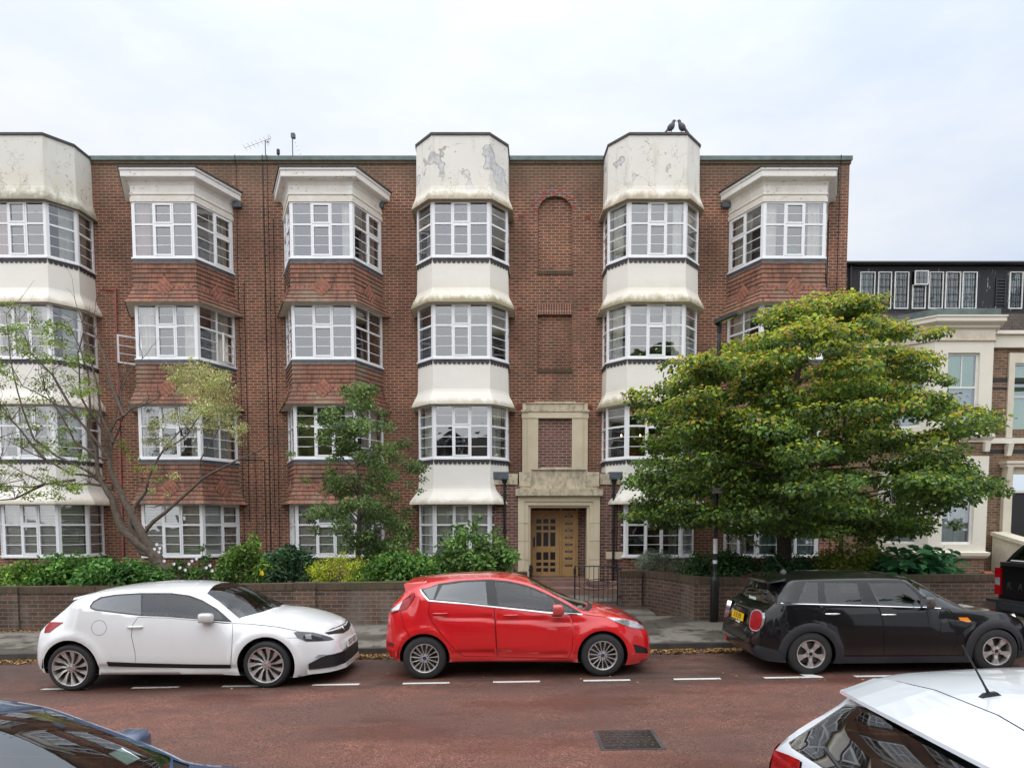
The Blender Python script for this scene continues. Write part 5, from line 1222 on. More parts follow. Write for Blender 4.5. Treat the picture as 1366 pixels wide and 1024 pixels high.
# fallen leaves in the gutter and on the wall foot
def litter(name, n, xr, yr, seed, zf, size=.05):
    r = np.random.default_rng(seed); x = r.uniform(*xr, n); y = yr[0]+(yr[1]-yr[0])*r.random(n)**1.6; 
    if n > 5000: k_ = (np.sin(x*2.3)+np.sin(x*5.1+1)+.7*np.sin(x*11+2)+r.normal(size=n)*.9-np.where(x > 4, .9, 0)) > .1; x, y = x[k_], y[k_]; n = len(x)
    z = np.array([zf(a) for a in x]); cl = np.stack([x, y, z+.012+.03*r.random(n)*np.clip((y-yr[0])/(yr[1]-yr[0]+1e-6), 0, 1)], 1)
    a = r.random(n)*2*PI; nr = r.normal(size=(n, 3))*.35+np.array([0, 0, 1]); nr /= np.linalg.norm(nr, axis=1)[:, None]; t = np.stack([np.cos(a), np.sin(a), 0*a], 1); t -= nr*(t*nr).sum(1)[:, None]; s = np.cross(nr, t)
    L = (size*(.5+r.random(n)))[:, None]; v = np.stack([cl-t*L*.5, cl+s*L*.3+nr*L*.1, cl+t*L*.5, cl-s*L*.3+nr*L*.1], 1)
    me = bpy.data.meshes.new(name); me.vertices.add(n*4); me.vertices.foreach_set('co', v.reshape(-1)); me.loops.add(n*4); me.loops.foreach_set('vertex_index', np.arange(n*4, dtype=np.int32)); me.polygons.add(n)
    me.polygons.foreach_set('loop_start', np.arange(0, n*4, 4, dtype=np.int32)); me.polygons.foreach_set('loop_total', np.full(n, 4, dtype=np.int32))
    tc = np.array([(.30, .16, .05), (.36, .21, .07), (.20, .10, .035), (.14, .07, .03), (.42, .29, .12)]); cc = np.ones((n, 4, 4)); cc[:, :, :3] = (tc[r.integers(0, 5, n)]*(.6+.6*r.random(n))[:, None])[:, None]
    at_ = me.attributes.new('Col', 'FLOAT_COLOR', 'POINT'); at_.data.foreach_set('color', cc.reshape(-1)); me.materials.append(M['deadleaf']); me.update()
    o = bpy.data.objects.new(name, me); C.objects.link(o); tag(o, kind='stuff'); return o
litter('fallen_leaves', 15000, (-11, 9), (11.30, 10.92), 3, gz, .06); litter('fallen_leaves', 300, (-11, 9), (9.0, 11.2), 4, gz, .035)
litter('fallen_leaves', 700, (-11, -7.6), (13.95, 13.6), 5, lambda x: gz(x)+.105); litter('fallen_leaves', 260, (-9, 9), (11.5, 13.9), 6, lambda x: gz(x)+.105, .035)
# ------------------------------------------------------------------ cars
class Car:
    def __init__(s, X0, Yc, L, zt, zb, zr, wr, wmax, belt, feats=(), dz=0, crown=2.4):
        s.X0, s.Yc, s.L, s.dz = X0, Yc, L, dz
        s.zt, s.zb, s.zr, s.wr, s.wm, s.belt = map(pw, (zt, zb, zr, wr, wmax, belt)); s.feats = feats; s.cr = crown
    def W(s, x, z):
        zb, zr, wm, wr = s.zb(x), s.zr(x), s.wm(x), s.wr(x); bl = min(s.belt(x), zr); h = max(zr-zb, 1e-3)
        g_ = sst(.03, .16, zr-bl)
        t = min(1, max(0, (z-zb)/h)); wA = wm-.045*max(0, 1-t/.35)**2-(wm-wr)*t**4.5      # bonnet / tail section
        wB = wA
        if g_ > 0:
            wb = wm-.045
            if z <= bl: q = (z-zb)/max(bl-zb, 1e-3); wB = wm-.045*max(0, 1-q/.35)**2-.045*max(0, (q-.45)/.55)**2.2
            else: q = (z-bl)/max(zr-bl, 1e-3); wB = wb+(wr-wb)*(q**1.12)-.012*math.sin(min(1, q*6)*PI/2)*(1-q)
        w = wA+(wB-wA)*g_
        for (kind, a) in s.feats:
            if kind == 'arch':
                cx, cz, r = a; d = math.hypot(x-cx, z-cz); w += .018*math.exp(-((d-r)/.06)**2)
            elif kind == 'crease':
                (x0, z0, x1, z1, dep) = a
                if x0-.2 < x < x1+.2:
                    k = sst(x0-.2, x0+.1, x)*(1-sst(x1-.1, x1+.2, x)); zc = z0+(z1-z0)*(x-x0)/(x1-x0); dd = z-zc
                    w -= dep*k*math.exp(-((dd+.035)/.035)**2)*(1 if dd < 0 else math.exp(-(dd/.006)**2))
        return max(w, .02)
    def T(s, x, yf): zr, zt = s.zr(x), s.zt(x); return zr+(zt-zr)*(1-abs(yf)**s.cr)
    def ray(s, u, v):
        last = None
        for k in range(240):
            Y = s.Yc-1.05+k*.009; X, z = at(u, v, Y); x = X-s.X0; zl = z-SL*X-s.dz
            if not (0 < x < s.L): continue
            y = Y-s.Yc; zb, zr = s.zb(x), s.zr(x)
            if zl < zb: continue
            if zl <= zr:
                if abs(y) <= s.W(x, zl): return ('S' if y < 0 else 'F', x, y, zl)
            else:
                w = s.wr(x)
                if abs(y) <= w and zl <= s.T(x, y/w): return ('T', x, y, zl)
        return None
    def side(s, pts):       # pixels -> (x, z) on the near side
        out = []
        for u, v in pts:
            h = s.ray(u, v)
            if h is None or h[0] == 'F':
                X, z = at(u, v, s.Yc-.8); x = min(max(X-s.X0, .005), s.L-.005); zl = z-SL*X-s.dz
            else: _, x, y, zl = h
            out.append((x, max(s.zb(x)+.006, min(s.zr(x)-.006, zl))))
        return out
    def top(s, pts):
        out = []
        for u, v in pts:
            h = s.ray(u, v)
            if h is None: X, z = at(u, v, s.Yc); out.append((min(max(X-s.X0, .01), s.L-.01), 0)); continue
            d, x, y, zl = h; out.append((x, max(-.985, min(.985, y/s.wr(x))) if d == 'T' else -.97))
        return out
def xs_for(L): 
    a = [0, .003, .008, .015, .025, .04, .06, .085, .115, .15, .19, .235]; m_ = list(np.arange(.29, L-.27, .05)); return a+m_+[L-q for q in a[::-1]]
def meshfrom(name, V3, N3, T, mats, mi, parent):
    used = sorted(set(int(i) for t in T for i in t)); mp = {o: i for i, o in enumerate(used)}
    me = bpy.data.meshes.new(name); me.from_pydata([V3[i] for i in used], [], [[mp[int(i)] for i in t] for t in T])
    for m in mats: me.materials.append(M[m])
    me.polygons.foreach_set('material_index', mi); me.polygons.foreach_set('use_smooth', [True]*len(me.polygons)); me.update()
    me.normals_split_custom_set_from_vertices([N3[i] for i in used])
    o = bpy.data.objects.new(name, me); C.objects.link(o); o.parent = parent; return o
def build_car(name, label, c, paintm, SP=(), TP=(), wheels=(), sills='black', bothsides=True, far=True, cat='car', floorz=None):
    """SP / TP: side and top polygons: dict(poly, name, mat, off, own)  own=True gives a part of its own, else stays in the body"""
    root = empty(name, (c.X0, c.Yc, SL*c.X0+c.dz), label, cat, 'cars parked along the street' if cat == 'car' else None); root.rotation_euler = (0, -math.atan(SL), 0)
    L = c.L; XS = xs_for(L); body_v = []; body_n = []; body_f = []; body_m = []; bm_mats = [paintm, 'under', 'black', sills]
    def midx(m):
        if m not in bm_mats: bm_mats.append(m)
        return bm_mats.index(m)
    # ---- sides
    outer = [(x, c.zb(x)) for x in XS]+[(x, c.zr(x)) for x in XS[::-1]]
    pts = [(x+.02*math.sin(j*7), z) for j, z in enumerate(np.arange(.12, 1.6, .045)) for x in np.arange(.03, L, .05)]
    pts = [p for p in pts if 0 < p[0] < L and c.zb(p[0])+.012 < p[1] < c.zr(p[0])-.012]
    V, T, lab = cdt(outer, [q['poly'] for q in SP], pts)
    def Wn(x, z):
        e = .006; x0, x1 = max(0, x-e), min(L, x+e); wx = (c.W(x1, z)-c.W(x0, z))/(x1-x0); wz = (c.W(x, z+e)-c.W(x, z-e))/(2*e)
        wx = max(-6, min(6, wx)); n = Vector((-wx, 1, -wz)).normalized(); return n
    base_w = [c.W(x, z) for x, z in V]; nn = [Wn(x, z) for x, z in V]
    groups = {}
    for t, l in zip(T, lab): groups.setdefault(int(l), []).append(t)
    for sgn in ((-1, 1) if far else (-1,)):
        N3 = [Vector((n.x, sgn*n.y, n.z)) for n in nn]
        for l, ts in groups.items():
            q = SP[l] if l >= 0 else None
            if q and q.get('drop'): continue
            if q and q.get('near') and sgn > 0: q = None
            off = q['off'] if q else 0
            V3 = [Vector((x, sgn*(w+off*n.y), z+off*n.z))+Vector((off*n.x, 0, 0)) for (x, z), w, n in zip(V, base_w, nn)]
            tt = [(t if sgn < 0 else t[::-1]) for t in ts]
            if q and q.get('name'):
                o = meshfrom(q['name'], V3, N3, tt, [q['mat'] or paintm], [0]*len(tt), root); q.setdefault('obj', {})[sgn] = o
                if q.get('label'): o['label'] = q['label']
                par = q.get('under')
                if par is not None and SP[par].get('obj', {}).get(sgn): o.parent = SP[par]['obj'][sgn]
            else:
                b0 = len(body_v); mp = {}
                for t in tt:
                    f = []
                    for i in t:
                        i = int(i)
                        if i not in mp: mp[i] = len(body_v); body_v.append(V3[i]); body_n.append(N3[i])
                        f.append(mp[i])
                    body_f.append(f); body_m.append(midx(q['mat'] or paintm) if q else 0)
    # ---- top
    YF = [-1, -.96, -.88, -.76, -.6, -.4, -.2, 0, .2, .4, .6, .76, .88, .96, 1]
    outer = [(x, -1) for x in XS]+[(XS[-1], y) for y in YF[1:-1]]+[(x, 1) for x in XS[::-1]]+[(0, y) for y in YF[-2:0:-1]]
    pts = [(x, y) for x in XS[1:-1] for y in YF[1:-1]]
    V, T, lab = cdt(outer, [q['poly'] for q in TP], pts)
    def Pt(x, yf): return Vector((x, yf*c.wr(x), c.T(x, yf)))
    V3 = []; N3 = []
    for x, yf in V:
        x = float(x); yf = float(yf); p = Pt(x, yf); V3.append(p); e = .006; x0, x1 = max(0, x-e), min(L, x+e); y0, y1 = max(-1, yf-.02), min(1, yf+.02)
        n = (Pt(x1, yf)-Pt(x0, yf)).cross(Pt(x, y1)-Pt(x, y0)); 
        if n.length < 1e-9: n = Vector((0, 0, 1))
        N3.append(n.normalized())
    groups = {}
    for t, l in zip(T, lab): groups.setdefault(int(l), []).append(t)
    for l, ts in groups.items():
        q = TP[l] if l >= 0 else None; off = q['off'] if q else 0; VV = [v+n*off for v, n in zip(V3, N3)] if off else V3
        if q and q.get('name'):
            o = meshfrom(q['name'], VV, N3, ts, [q['mat'] or paintm], [0]*len(ts), root)
            if q.get('label'): o['label'] = q['label']
        else:
            mp = {}
            for t in ts:
                f = []
                for i in t:
                    i = int(i)
                    if i not in mp: mp[i] = len(body_v); body_v.append(VV[i]); body_n.append(N3[i])
                    f.append(mp[i])
                body_f.append(f); body_m.append(midx(q['mat'] or paintm) if q else 0)
    # ---- underside (bumper undersides painted, the rest dark)
    for a, d in zip(XS, XS[1:]):
        wa, wd = c.W(a, c.zb(a)), c.W(d, c.zb(d)); b0 = len(body_v); steep = abs(c.zb(d)-c.zb(a))/(d-a) > .35
        k = 8; nf = Vector(((c.zb(d)-c.zb(a)), 0, -(d-a))).normalized()
        for j in range(k+1):
            f_ = -1+2*j/k
            for (x, w) in ((a, wa), (d, wd)): body_v.append(Vector((x, f_*w, c.zb(x)))); body_n.append(nf)
        for j in range(k): i = b0+2*j; body_f.append([i, i+2, i+3, i+1]); body_m.append(0 if steep else 1)
    # weld equal corners so the shell reads as one surface
    key = {}; nv = []; nn2 = []; remap = []
    for v, n in zip(body_v, body_n):
        kx = (round(v.x, 4), round(v.y, 4), round(v.z, 4))
        if kx not in key: key[kx] = len(nv); nv.append(v); nn2.append(Vector(n))
        elif n.dot(nn2[key[kx]]) > .25: nn2[key[kx]] += n
        else:
            kx2 = kx+(1,)
            if kx2 not in key: key[kx2] = len(nv); nv.append(v); nn2.append(Vector(n))
            kx = kx2
        remap.append(key[kx])
    F2 = []; M2 = []
    for f, m in zip(body_f, body_m):
        g2 = []; [g2.append(remap[i]) for i in f if remap[i] not in g2]
        if len(g2) >= 3: F2.append(g2); M2.append(m)
    me = bpy.data.meshes.new('body'); me.from_pydata(nv, [], F2)
    for m in bm_mats: me.materials.append(M[m])
    me.polygons.foreach_set('material_index', M2); me.polygons.foreach_set('use_smooth', [True]*len(F2)); me.update()
    me.normals_split_custom_set_from_vertices([n.normalized() for n in nn2])
    o = bpy.data.objects.new('body', me); C.objects.link(o); o.parent = root
    # ---- floor, wheel wells
    b = MB(); fz = floorz or .34
    b.box(.35, L-.45, -.66, .66, fz-.1, fz, 'under')
    for (x, r) in [(w[0], w[1]) for w in wheels]:
        for s_ in (-1, 1):
            n = 12; ro = r+.085
            for i in range(n):
                a0, a1 = PI*i/n, PI*(i+1)/n
                y0, y1 = s_*.50, s_*(c.W(x, .62)-.03)
                q = [(x+ro*math.cos(a0), y0, w_z(r)+ro*math.sin(a0)), (x+ro*math.cos(a1), y0, w_z(r)+ro*math.sin(a1)), (x+ro*math.cos(a1), y1, w_z(r)+ro*math.sin(a1)), (x+ro*math.cos(a0), y1, w_z(r)+ro*math.sin(a0))]
                b.face(q, 'under')
            b.face([(x+ro*math.cos(PI*i/n), s_*.50, w_z(r)+ro*math.sin(PI*i/n)) for i in range(n+1)], 'under')
    b.build('floor', root)
    return root
def w_z(r): return r-.005
def wheel(root, x, y, s_, R, style, rim_r, tw=.20):
    """s_: -1 near side"""
    b = MB(); z = w_z(R); rr_ = rim_r
    prof = [(rr_-.005, -.004), (rr_+.012, .006), (rr_+.03, .002), (R-.035, .004), (R-.012, -.012), (R-.002, -.035), (R, -.06), (R, -tw+.06), (R-.01, -tw+.02), (rr_, -tw)]
    b.lathe([(r_, h) for r_, h in prof], (0, 0, 0), (0, s_, 0), 'rubber', 40); w = b.build('wheel', root, smooth=True); w.location = (x, y, z)
    b = MB()
    b.lathe([(rr_, .002), (rr_-.004, .010), (rr_-.016, .006), (rr_-.022, -.02), (rr_-.03, -.12)], (0, 0, 0), (0, s_, 0), style[1], 40)
    sp, mt = style
    def blade(pts2, h0, h1): # radial polygon in wheel plane (r, t) pairs already xy
        A = [(p[0], s_*h0 if len(p) < 3 else s_*p[2], p[1]) for p in pts2]; B = [(a[0], a[1]-s_*.03, a[2]) for a in A]
        b.face(A if s_ < 0 else A[::-1], mt); n = len(A)
        for i in range(n): j = (i+1) % n; f = [A[i], B[i], B[j], A[j]]; b.face(f if s_ < 0 else f[::-1], mt)
    def pol(r_, a): return (r_*math.cos(a), r_*math.sin(a))
    if sp == 'multi':
        for k in range(15):
            a = 2*PI*k/15+.1
            P_ = [pol(.045, a-.16), pol(rr_*.6, a-.035), pol(rr_*.86, a-.055), pol(rr_-.008, a-.115), pol(rr_-.008, a+.115), pol(rr_*.86, a+.055), pol(rr_*.6, a+.035), pol(.045, a+.16)]
            blade([(p[0], p[1], (-.010 if math.hypot(*p) < .1 else -.004)) for p in P_], 0, 0)
    elif sp == 'turbine':
        for k in range(11):
            a = 2*PI*k/11+.15
            P_ = [pol(.04, a-.22), pol(rr_*.5, a-.09), pol(rr_-.008, a-.02), pol(rr_-.008, a+.27), pol(rr_*.75, a+.22), pol(rr_*.5, a+.12), pol(.04, a+.2)]
            blade([(p[0], p[1], -.022 if i < 2 else (-.002 if i < 5 else -.016)) for i, p in enumerate(P_)], 0, 0)
    elif sp == 'five':
        for k in range(5):
            a = 2*PI*k/5-PI/2
            P_ = [pol(.05, a-.5), pol(rr_*.55, a-.22), pol(rr_*.80, a-.27), pol(rr_-.008, a-.22), pol(rr_-.008, a+.22), pol(rr_*.80, a+.27), pol(rr_*.55, a+.22), pol(.05, a+.5)]
            blade([(p[0], p[1], -.016 if math.hypot(*p) < .1 else -.006) for p in P_], 0, 0)
    b.build('rim', w)
    b = MB(); b.lathe([(.0001, -.004), (.034, -.004), (.036, -.008), (.062, -.012), (.064, -.04)], (0, 0, 0), (0, s_, 0), mt, 20)
    for k in range(5): a = 2*PI*k/5+.6; b.lathe([(.0001, -.006), (.007, -.006), (.008, -.014)], (.048*math.cos(a), 0, .048*math.sin(a)), (0, s_, 0), 'black', 6)
    b.lathe([(.0001, -.0025), (.026, -.0025), (.027, -.005)], (0, 0, 0), (0, s_, 0), 'blueink' if sp == 'multi' else ('black' if sp == 'five' else 'chrome'), 16); b.build('hub_cap', w)
    b = MB(); b.lathe([(.0001, -.075), (rr_-.045, -.075), (rr_-.045, -.09)], (0, 0, 0), (0, s_, 0), 'disc', 28); b.lathe([(.0001, -.10), (rr_-.012, -.10)], (0, 0, 0), (0, s_, 0), 'under', 24)
    b.box(rr_*.35, rr_*.75, min(s_*-.05, s_*-.10), max(s_*-.05, s_*-.10), -.02, .11, 'under'); b.build('brake_disc', w)
def seats(root, c, xf, xr_, zf, sc=1, dash=None, color='seat', wheel_=True):
    for x in (xf,):
        for y in (-.36, .36):
            b = MB(); b.hexa([(x-.25, y-.23, zf), (x+.27, y-.23, zf+.02), (x+.27, y+.23, zf+.02), (x-.25, y+.23, zf), (x-.25, y-.23, zf+.18), (x+.27, y-.22, zf+.24), (x+.27, y+.22, zf+.24), (x-.25, y+.23, zf+.18)], color)
            b.hexa([(x-.36, y-.23, zf+.12), (x-.20, y-.24, zf+.12), (x-.20, y+.24, zf+.12), (x-.36, y+.23, zf+.12), (x-.50, y-.18, zf+.68), (x-.38, y-.19, zf+.68), (x-.38, y+.19, zf+.68), (x-.50, y+.18, zf+.68)], color)
            s_ = b.build('seat', root, bevel=.04); b = MB()
            b.hexa([(x-.54, y-.12, zf+.70), (x-.43, y-.12, zf+.70), (x-.43, y+.12, zf+.70), (x-.54, y+.12, zf+.70), (x-.55, y-.10, zf+.88), (x-.47, y-.10, zf+.89), (x-.47, y+.10, zf+.89), (x-.55, y+.10, zf+.88)], color); b.build('headrest', s_, bevel=.03)
    if xr_:
        b = MB(); b.box(xr_-.1, xr_+.40, -.6, .6, zf, zf+.2, color); b.hexa([(xr_-.22, -.6, zf+.1), (xr_-.06, -.6, zf+.1), (xr_-.06, .6, zf+.1), (xr_-.22, .6, zf+.1), (xr_-.34, -.55, zf+.6), (xr_-.22, -.55, zf+.6), (xr_-.22, .55, zf+.6), (xr_-.34, .55, zf+.6)], color); b.build('rear_seat', root, bevel=.03)
    if dash:
        x, z = dash; b = MB(); b.hexa([(x-.30, -.66, z-.34), (x+.30, -.66, z-.34), (x+.30, .66, z-.34), (x-.30, .66, z-.34), (x-.18, -.66, z), (x+.42, -.64, z-.06), (x+.42, .64, z-.06), (x-.18, .66, z)], 'dash'); b.build('dashboard', root, bevel=.03)
        if wheel_: b = MB(); cx, cy, cz = x-.34, .36, z-.06; b.tube([(cx+.17*math.cos(a*PI/12)*.45, cy+.18*math.sin(a*PI/12), cz+.17*math.cos(a*PI/12)*.9) for a in range(25)], .014, 'black', 6); b.tube([(cx, cy-.17, cz), (cx, cy+.17, cz)], .014, 'black', 5); b.tube([(cx, cy, cz), (x-.1, cy, z-.15)], .025, 'black', 6); b.build('steering_wheel', root)
def mirror(root, c, x, z, mat, far=True, l=.24, h=.15, w=.12):
    for s_ in ((-1, 1) if far else (-1,)):
        y = s_*(c.W(x, z)+.10)
        bm_ = bmesh.new(); bmesh.ops.create_uvsphere(bm_, u_segments=20, v_segments=12, radius=.5)
        for v in bm_.verts:
            
            for ax_ in range(3): v.co[ax_] = .5*math.copysign(abs(2*v.co[ax_])**.62, v.co[ax_])
            k_ = .5/max(.5, max(abs(q_) for q_ in v.co)); v.co.x *= l*.75; v.co.y *= w*1.25; v.co.z *= h
            v.co.z = max(v.co.z, -h*.38); v.co.x = max(v.co.x, -l*.22)
        me = bpy.data.meshes.new('mirror'); bm_.to_mesh(me); bm_.free(); me.materials.append(M[mat]); me.polygons.foreach_set('use_smooth', [True]*len(me.polygons))
        o = bpy.data.objects.new('mirror', me); C.objects.link(o); o.parent = root; o.location = (x, y, z)
        b = MB(); b.hexa([(-.05, -s_*.14, -h*.75), (.05, -s_*.14, -h*.75), (.05, -s_*.04, -h*.4), (-.05, -s_*.04, -h*.4), (-.05, -s_*.12, -h*.35), (.05, -s_*.12, -h*.35), (.05, -s_*.0, -h*.2), (-.05, -s_*.0, -h*.2)], 'black'); b.box(-l*.225, -l*.19, -w*.5, w*.5, -h*.33, h*.36, 'chrome'); b.build('mirror_arm', o)
def handle(root, c, x0, x1, z, mat, near=True):
    for s_ in (-1, 1):
        b = MB(); n = 6; P_ = []
        for i in range(n+1):
            x = x0+(x1-x0)*i/n; P_.append((x, s_*(c.W(x, z)+.006+.022*math.sin(PI*i/n)**.5), z))
        b.tube(P_, [.009]+[.014]*(n-1)+[.009], mat, 8); o = b.build('door_handle', root, smooth=True)
def ribbon(line, w, closed=False): return buf(line, w, closed)
def D(poly, name=None, mat=None, off=0, **k): return dict(poly=poly, name=name, mat=mat, off=off, **k)
def orient(name, root, c, u, v, outline, thick, mat, rim=None, tilt=0, hit=None):
    """a small solid standing on the shell where pixel (u, v) meets it, facing along the local surface normal"""
    h = hit or c.ray(u, v); _, x, y, z = h
    if h[0] == 'T':
        e = .01; P = lambda a, q: Vector((a, q*c.wr(a), c.T(a, q))); q = y/c.wr(x); n = (P(x+e, q)-P(x-e, q)).cross(P(x, q+.02)-P(x, q-.02)).normalized()
    else:
        e = .01; n = Vector((-(c.W(x+e, z)-c.W(x-e, z))/(2*e)*1, 1, -(c.W(x, z+e)-c.W(x, z-e))/(2*e))).normalized(); n = Vector((n.x, -n.y, n.z))
    if tilt is not None and not isinstance(tilt, (int, float)): n = Vector(tilt).normalized()
    V_ = (Vector((0, 0, 1))-n*n.z).normalized(); U_ = V_.cross(n).normalized()
    return Vector((x, y, z)), U_, V_, n
# ================= red hatchback
X0 = -1.80
rc_ = Car(X0, 10.30, 3.83,
  zt=[(0, .51), (.01, .62), (.045, .78), (.07, .92), (.10, 1.06), (.14, 1.10), (.26, 1.27), (.29, 1.345), (.5, 1.375), (.7, 1.40), (.93, 1.422), (1.42, 1.432), (1.8, 1.408), (2.06, 1.345), (2.9, .945), (3.05, .925), (3.28, .868), (3.5, .79), (3.65, .715), (3.73, .645), (3.785, .55), (3.81, .46), (3.83, .40)],
  zb=[(0, .50), (.006, .42), (.03, .36), (.10, .30), (.22, .25), (.4, .23), (.92, .235), (2.6, .21), (3.46, .15), (3.75, .175), (3.80, .20), (3.822, .26), (3.83, .39)],
  zr=[(0, .505), (.01, .60), (.045, .75), (.07, .87), (.10, .97), (.2, 1.06), (.3, 1.15), (.42, 1.25), (.54, 1.31), (.79, 1.355), (1.09, 1.385), (1.5, 1.395), (1.98, 1.325), (2.14, 1.27), (2.4, 1.145), (2.62, 1.025), (2.81, .91), (2.9, .885), (3.14, .84), (3.4, .80), (3.56, .755), (3.66, .685), (3.74, .60), (3.79, .5), (3.83, .395)],
  wr=[(0, .60), (.1, .735), (.2, .70), (.35, .62), (.55, .575), (.8, .58), (1.5, .59), (2.0, .60), (2.4, .68), (2.81, .765), (3.1, .775), (3.4, .765), (3.6, .69), (3.74, .58), (3.83, .42)],
  wmax=[(0, .64), (.05, .71), (.15, .785), (.4, .84), (.7, .86), (3.1, .86), (3.4, .825), (3.6, .745), (3.72, .67), (3.83, .46)],
  belt=[(0, 1.2), (.3, 1.18), (.55, 1.16), (.65, 1.117), (1.1, 1.065), (1.55, 1.016), (2.0, .967), (2.3, .924), (2.81, .886), (3.83, .8)],
  feats=[('arch', (.58, .295, .40)), ('arch', (3.075, .295, .40)), ('crease', (.75, .93, 2.75, .80, .016)), ('crease', (1.0, .40, 2.6, .36, .02))])
S = rc_.side
dlo = S([(563, 785.7), (573, 783.5), (588, 777.9), (616.2, 774), (654.4, 772.4), (680, 774.5), (700, 779), (714.9, 784), (739.8, 795.6), (759.7, 806.4), (776, 816.4), (779, 818), (731.5, 815.6), (700, 812.2), (659.3, 808), (616.2, 803.6), (573, 799.3)])
q_gl = S([(566.5, 786), (586.5, 779.5), (579.5, 798.8), (574.5, 798.2)])
r_gl = S([(592, 780.2), (620, 776.2), (649.5, 775), (651.8, 806), (616, 802), (582.5, 799)])
f_gl = S([(662, 775.5), (680, 776.8), (698, 781), (714, 786.5), (731, 793.5), (741, 799), (742.5, 813), (700, 810), (667.5, 807.3)])
v_gl = S([(748, 803.5), (764.5, 812.5), (766, 815.5), (748, 814.5)])
rdoor = S([(574.7, 800), (573, 816.4), (578, 829.7), (593, 849.6), (607.9, 866.2), (619.5, 874.5), (663.5, 875.3), (661.5, 830), (659.8, 808.5)])
fdoor = S([(660.6, 808.5), (662.3, 830), (664.3, 875.3), (715, 876.8), (758.9, 877.5), (763.5, 865), (765, 849.6), (765.5, 833), (762.2, 818.6), (731.5, 816.2), (700, 812.8)])
chrome = ribbon(S([(562.5, 786), (566.5, 793), (573.5, 800.8), (616.2, 804.6), (659.3, 809), (700, 813), (731.5, 816.6), (778, 819)]), .017)
tl = S([(523.5, 808), (539, 800.4), (554.6, 790.2), (555.6, 795), (550, 804), (544, 812.5), (523.2, 818)]); tlc = S([(524.5, 808.5), (539, 801.5), (534, 812.5), (524, 816.8)])
hl = S([(810.3, 822.5), (836, 824.9), (849.3, 828.8), (861, 836), (860, 839), (842.7, 836.3), (827.8, 831.3)])
fog = S([(845.2, 858.7), (855, 861), (863.5, 864.5), (865, 870.8), (848.5, 870.3)])
bl = lambda pts, w=.007: D(ribbon(pts, w), None, 'under', -.004)
arches = [D(circ(.58, .295, .355, 40), drop=True), D(circ(3.075, .295, .355, 40), drop=True)]
SPr = arches+[D(rdoor, 'door', None, 0), D(fdoor, 'door', None, 0), bl(rdoor+rdoor[:1]), bl(fdoor+fdoor[:1]),
    bl(S([(534, 806), (540, 835), (548, 850)])), bl(S([(779.6, 819), (809, 822.6)])), bl(S([(552, 790), (541, 782)]), .005),
    D(dlo, 'window_surround', 'black', .001), D(q_gl, 'quarter_window', 'privglass', 0), D(r_gl, 'window', 'privglass', 0), D(f_gl, 'window', 'carglass', 0), D(v_gl, 'quarter_window', 'carglass', 0),
    D(chrome, 'chrome_trim', 'chrome', .006), D(tl, 'tail_light', 'redlamp', .008), D(tlc, 'reversing_light', 'clearlamp', .010, under=None), D(hl, 'headlight', 'clearlamp', .006), D(fog, 'fog_light', 'black', -.01), D(S([(518.5, 856), (526.5, 858), (527, 861), (520, 860)]), 'reflector', 'darklamp', .002)]
TPr = [D([(2.10, -.86), (2.07, -.4), (2.06, 0), (2.07, .4), (2.10, .86), (2.80, .90), (2.90, .5), (2.93, 0), (2.90, -.5), (2.80, -.90)], 'windscreen', 'carglass', 0),
       D([(2.82, -.88), (2.92, -.5), (2.95, 0), (2.92, .5), (2.82, .88), (2.90, .88), (2.99, .5), (3.02, 0), (2.99, -.5), (2.90, -.88)], 'scuttle', 'black', -.004),
       D([(.15, -.80), (.15, .80), (.27, .80), (.27, -.80)], 'rear_window', 'privglass', 0)]
red = build_car('red_hatchback', 'bright red five door hatchback parked in front of the entrance', rc_, 'p_red', SPr, TPr, wheels=[(.58, .305), (3.075, .305)])
for x in (.58, 3.075):
    for s_ in (-1, 1): wheel(red, x, s_*.845, s_, .305, ('multi', 'alloyw'), .208)
seats(red, rc_, 1.75, .95, .32, dash=(2.62, .90)); mirror(red, rc_, 2.44, .95, 'p_red', h=.17, l=.27)
handle(red, rc_, .71, .92, .925, 'p_red'); handle(red, rc_, 1.70, 1.90, .885, 'p_red')
b = MB(); b.hexa([(.27, -.54, 1.285), (.45, -.56, 1.31), (.45, .56, 1.31), (.27, .54, 1.285), (.27, -.53, 1.325), (.56, -.545, 1.365), (.56, .545, 1.365), (.27, .53, 1.325)], 'p_red'); b.hexa([(.30, -.585, 1.20), (.40, -.61, 1.215), (.40, -.56, 1.215), (.30, -.55, 1.20), (.272, -.545, 1.32), (.60, -.572, 1.335), (.60, -.54, 1.36), (.272, -.52, 1.325)], 'p_red'); b.build('spoiler', red, bevel=.008)
b = MB(); b.tube([(1.9, .1, 1.41), (1.72, .1, 1.52)], .006, 'black', 5); b.build('aerial', red)
b = MB(); b.hexa([(3.70, -.35, .60), (3.74, -.35, .60), (3.74, .35, .60), (3.70, .35, .60), (3.66, -.35, .70), (3.70, -.35, .70), (3.70, .35, .70), (3.66, .35, .70)], 'black'); b.build('grille', red)
b = MB(); b.box(1.78, 2.02, -.60, -.596, .98, 1.16, 'whiteink'); 
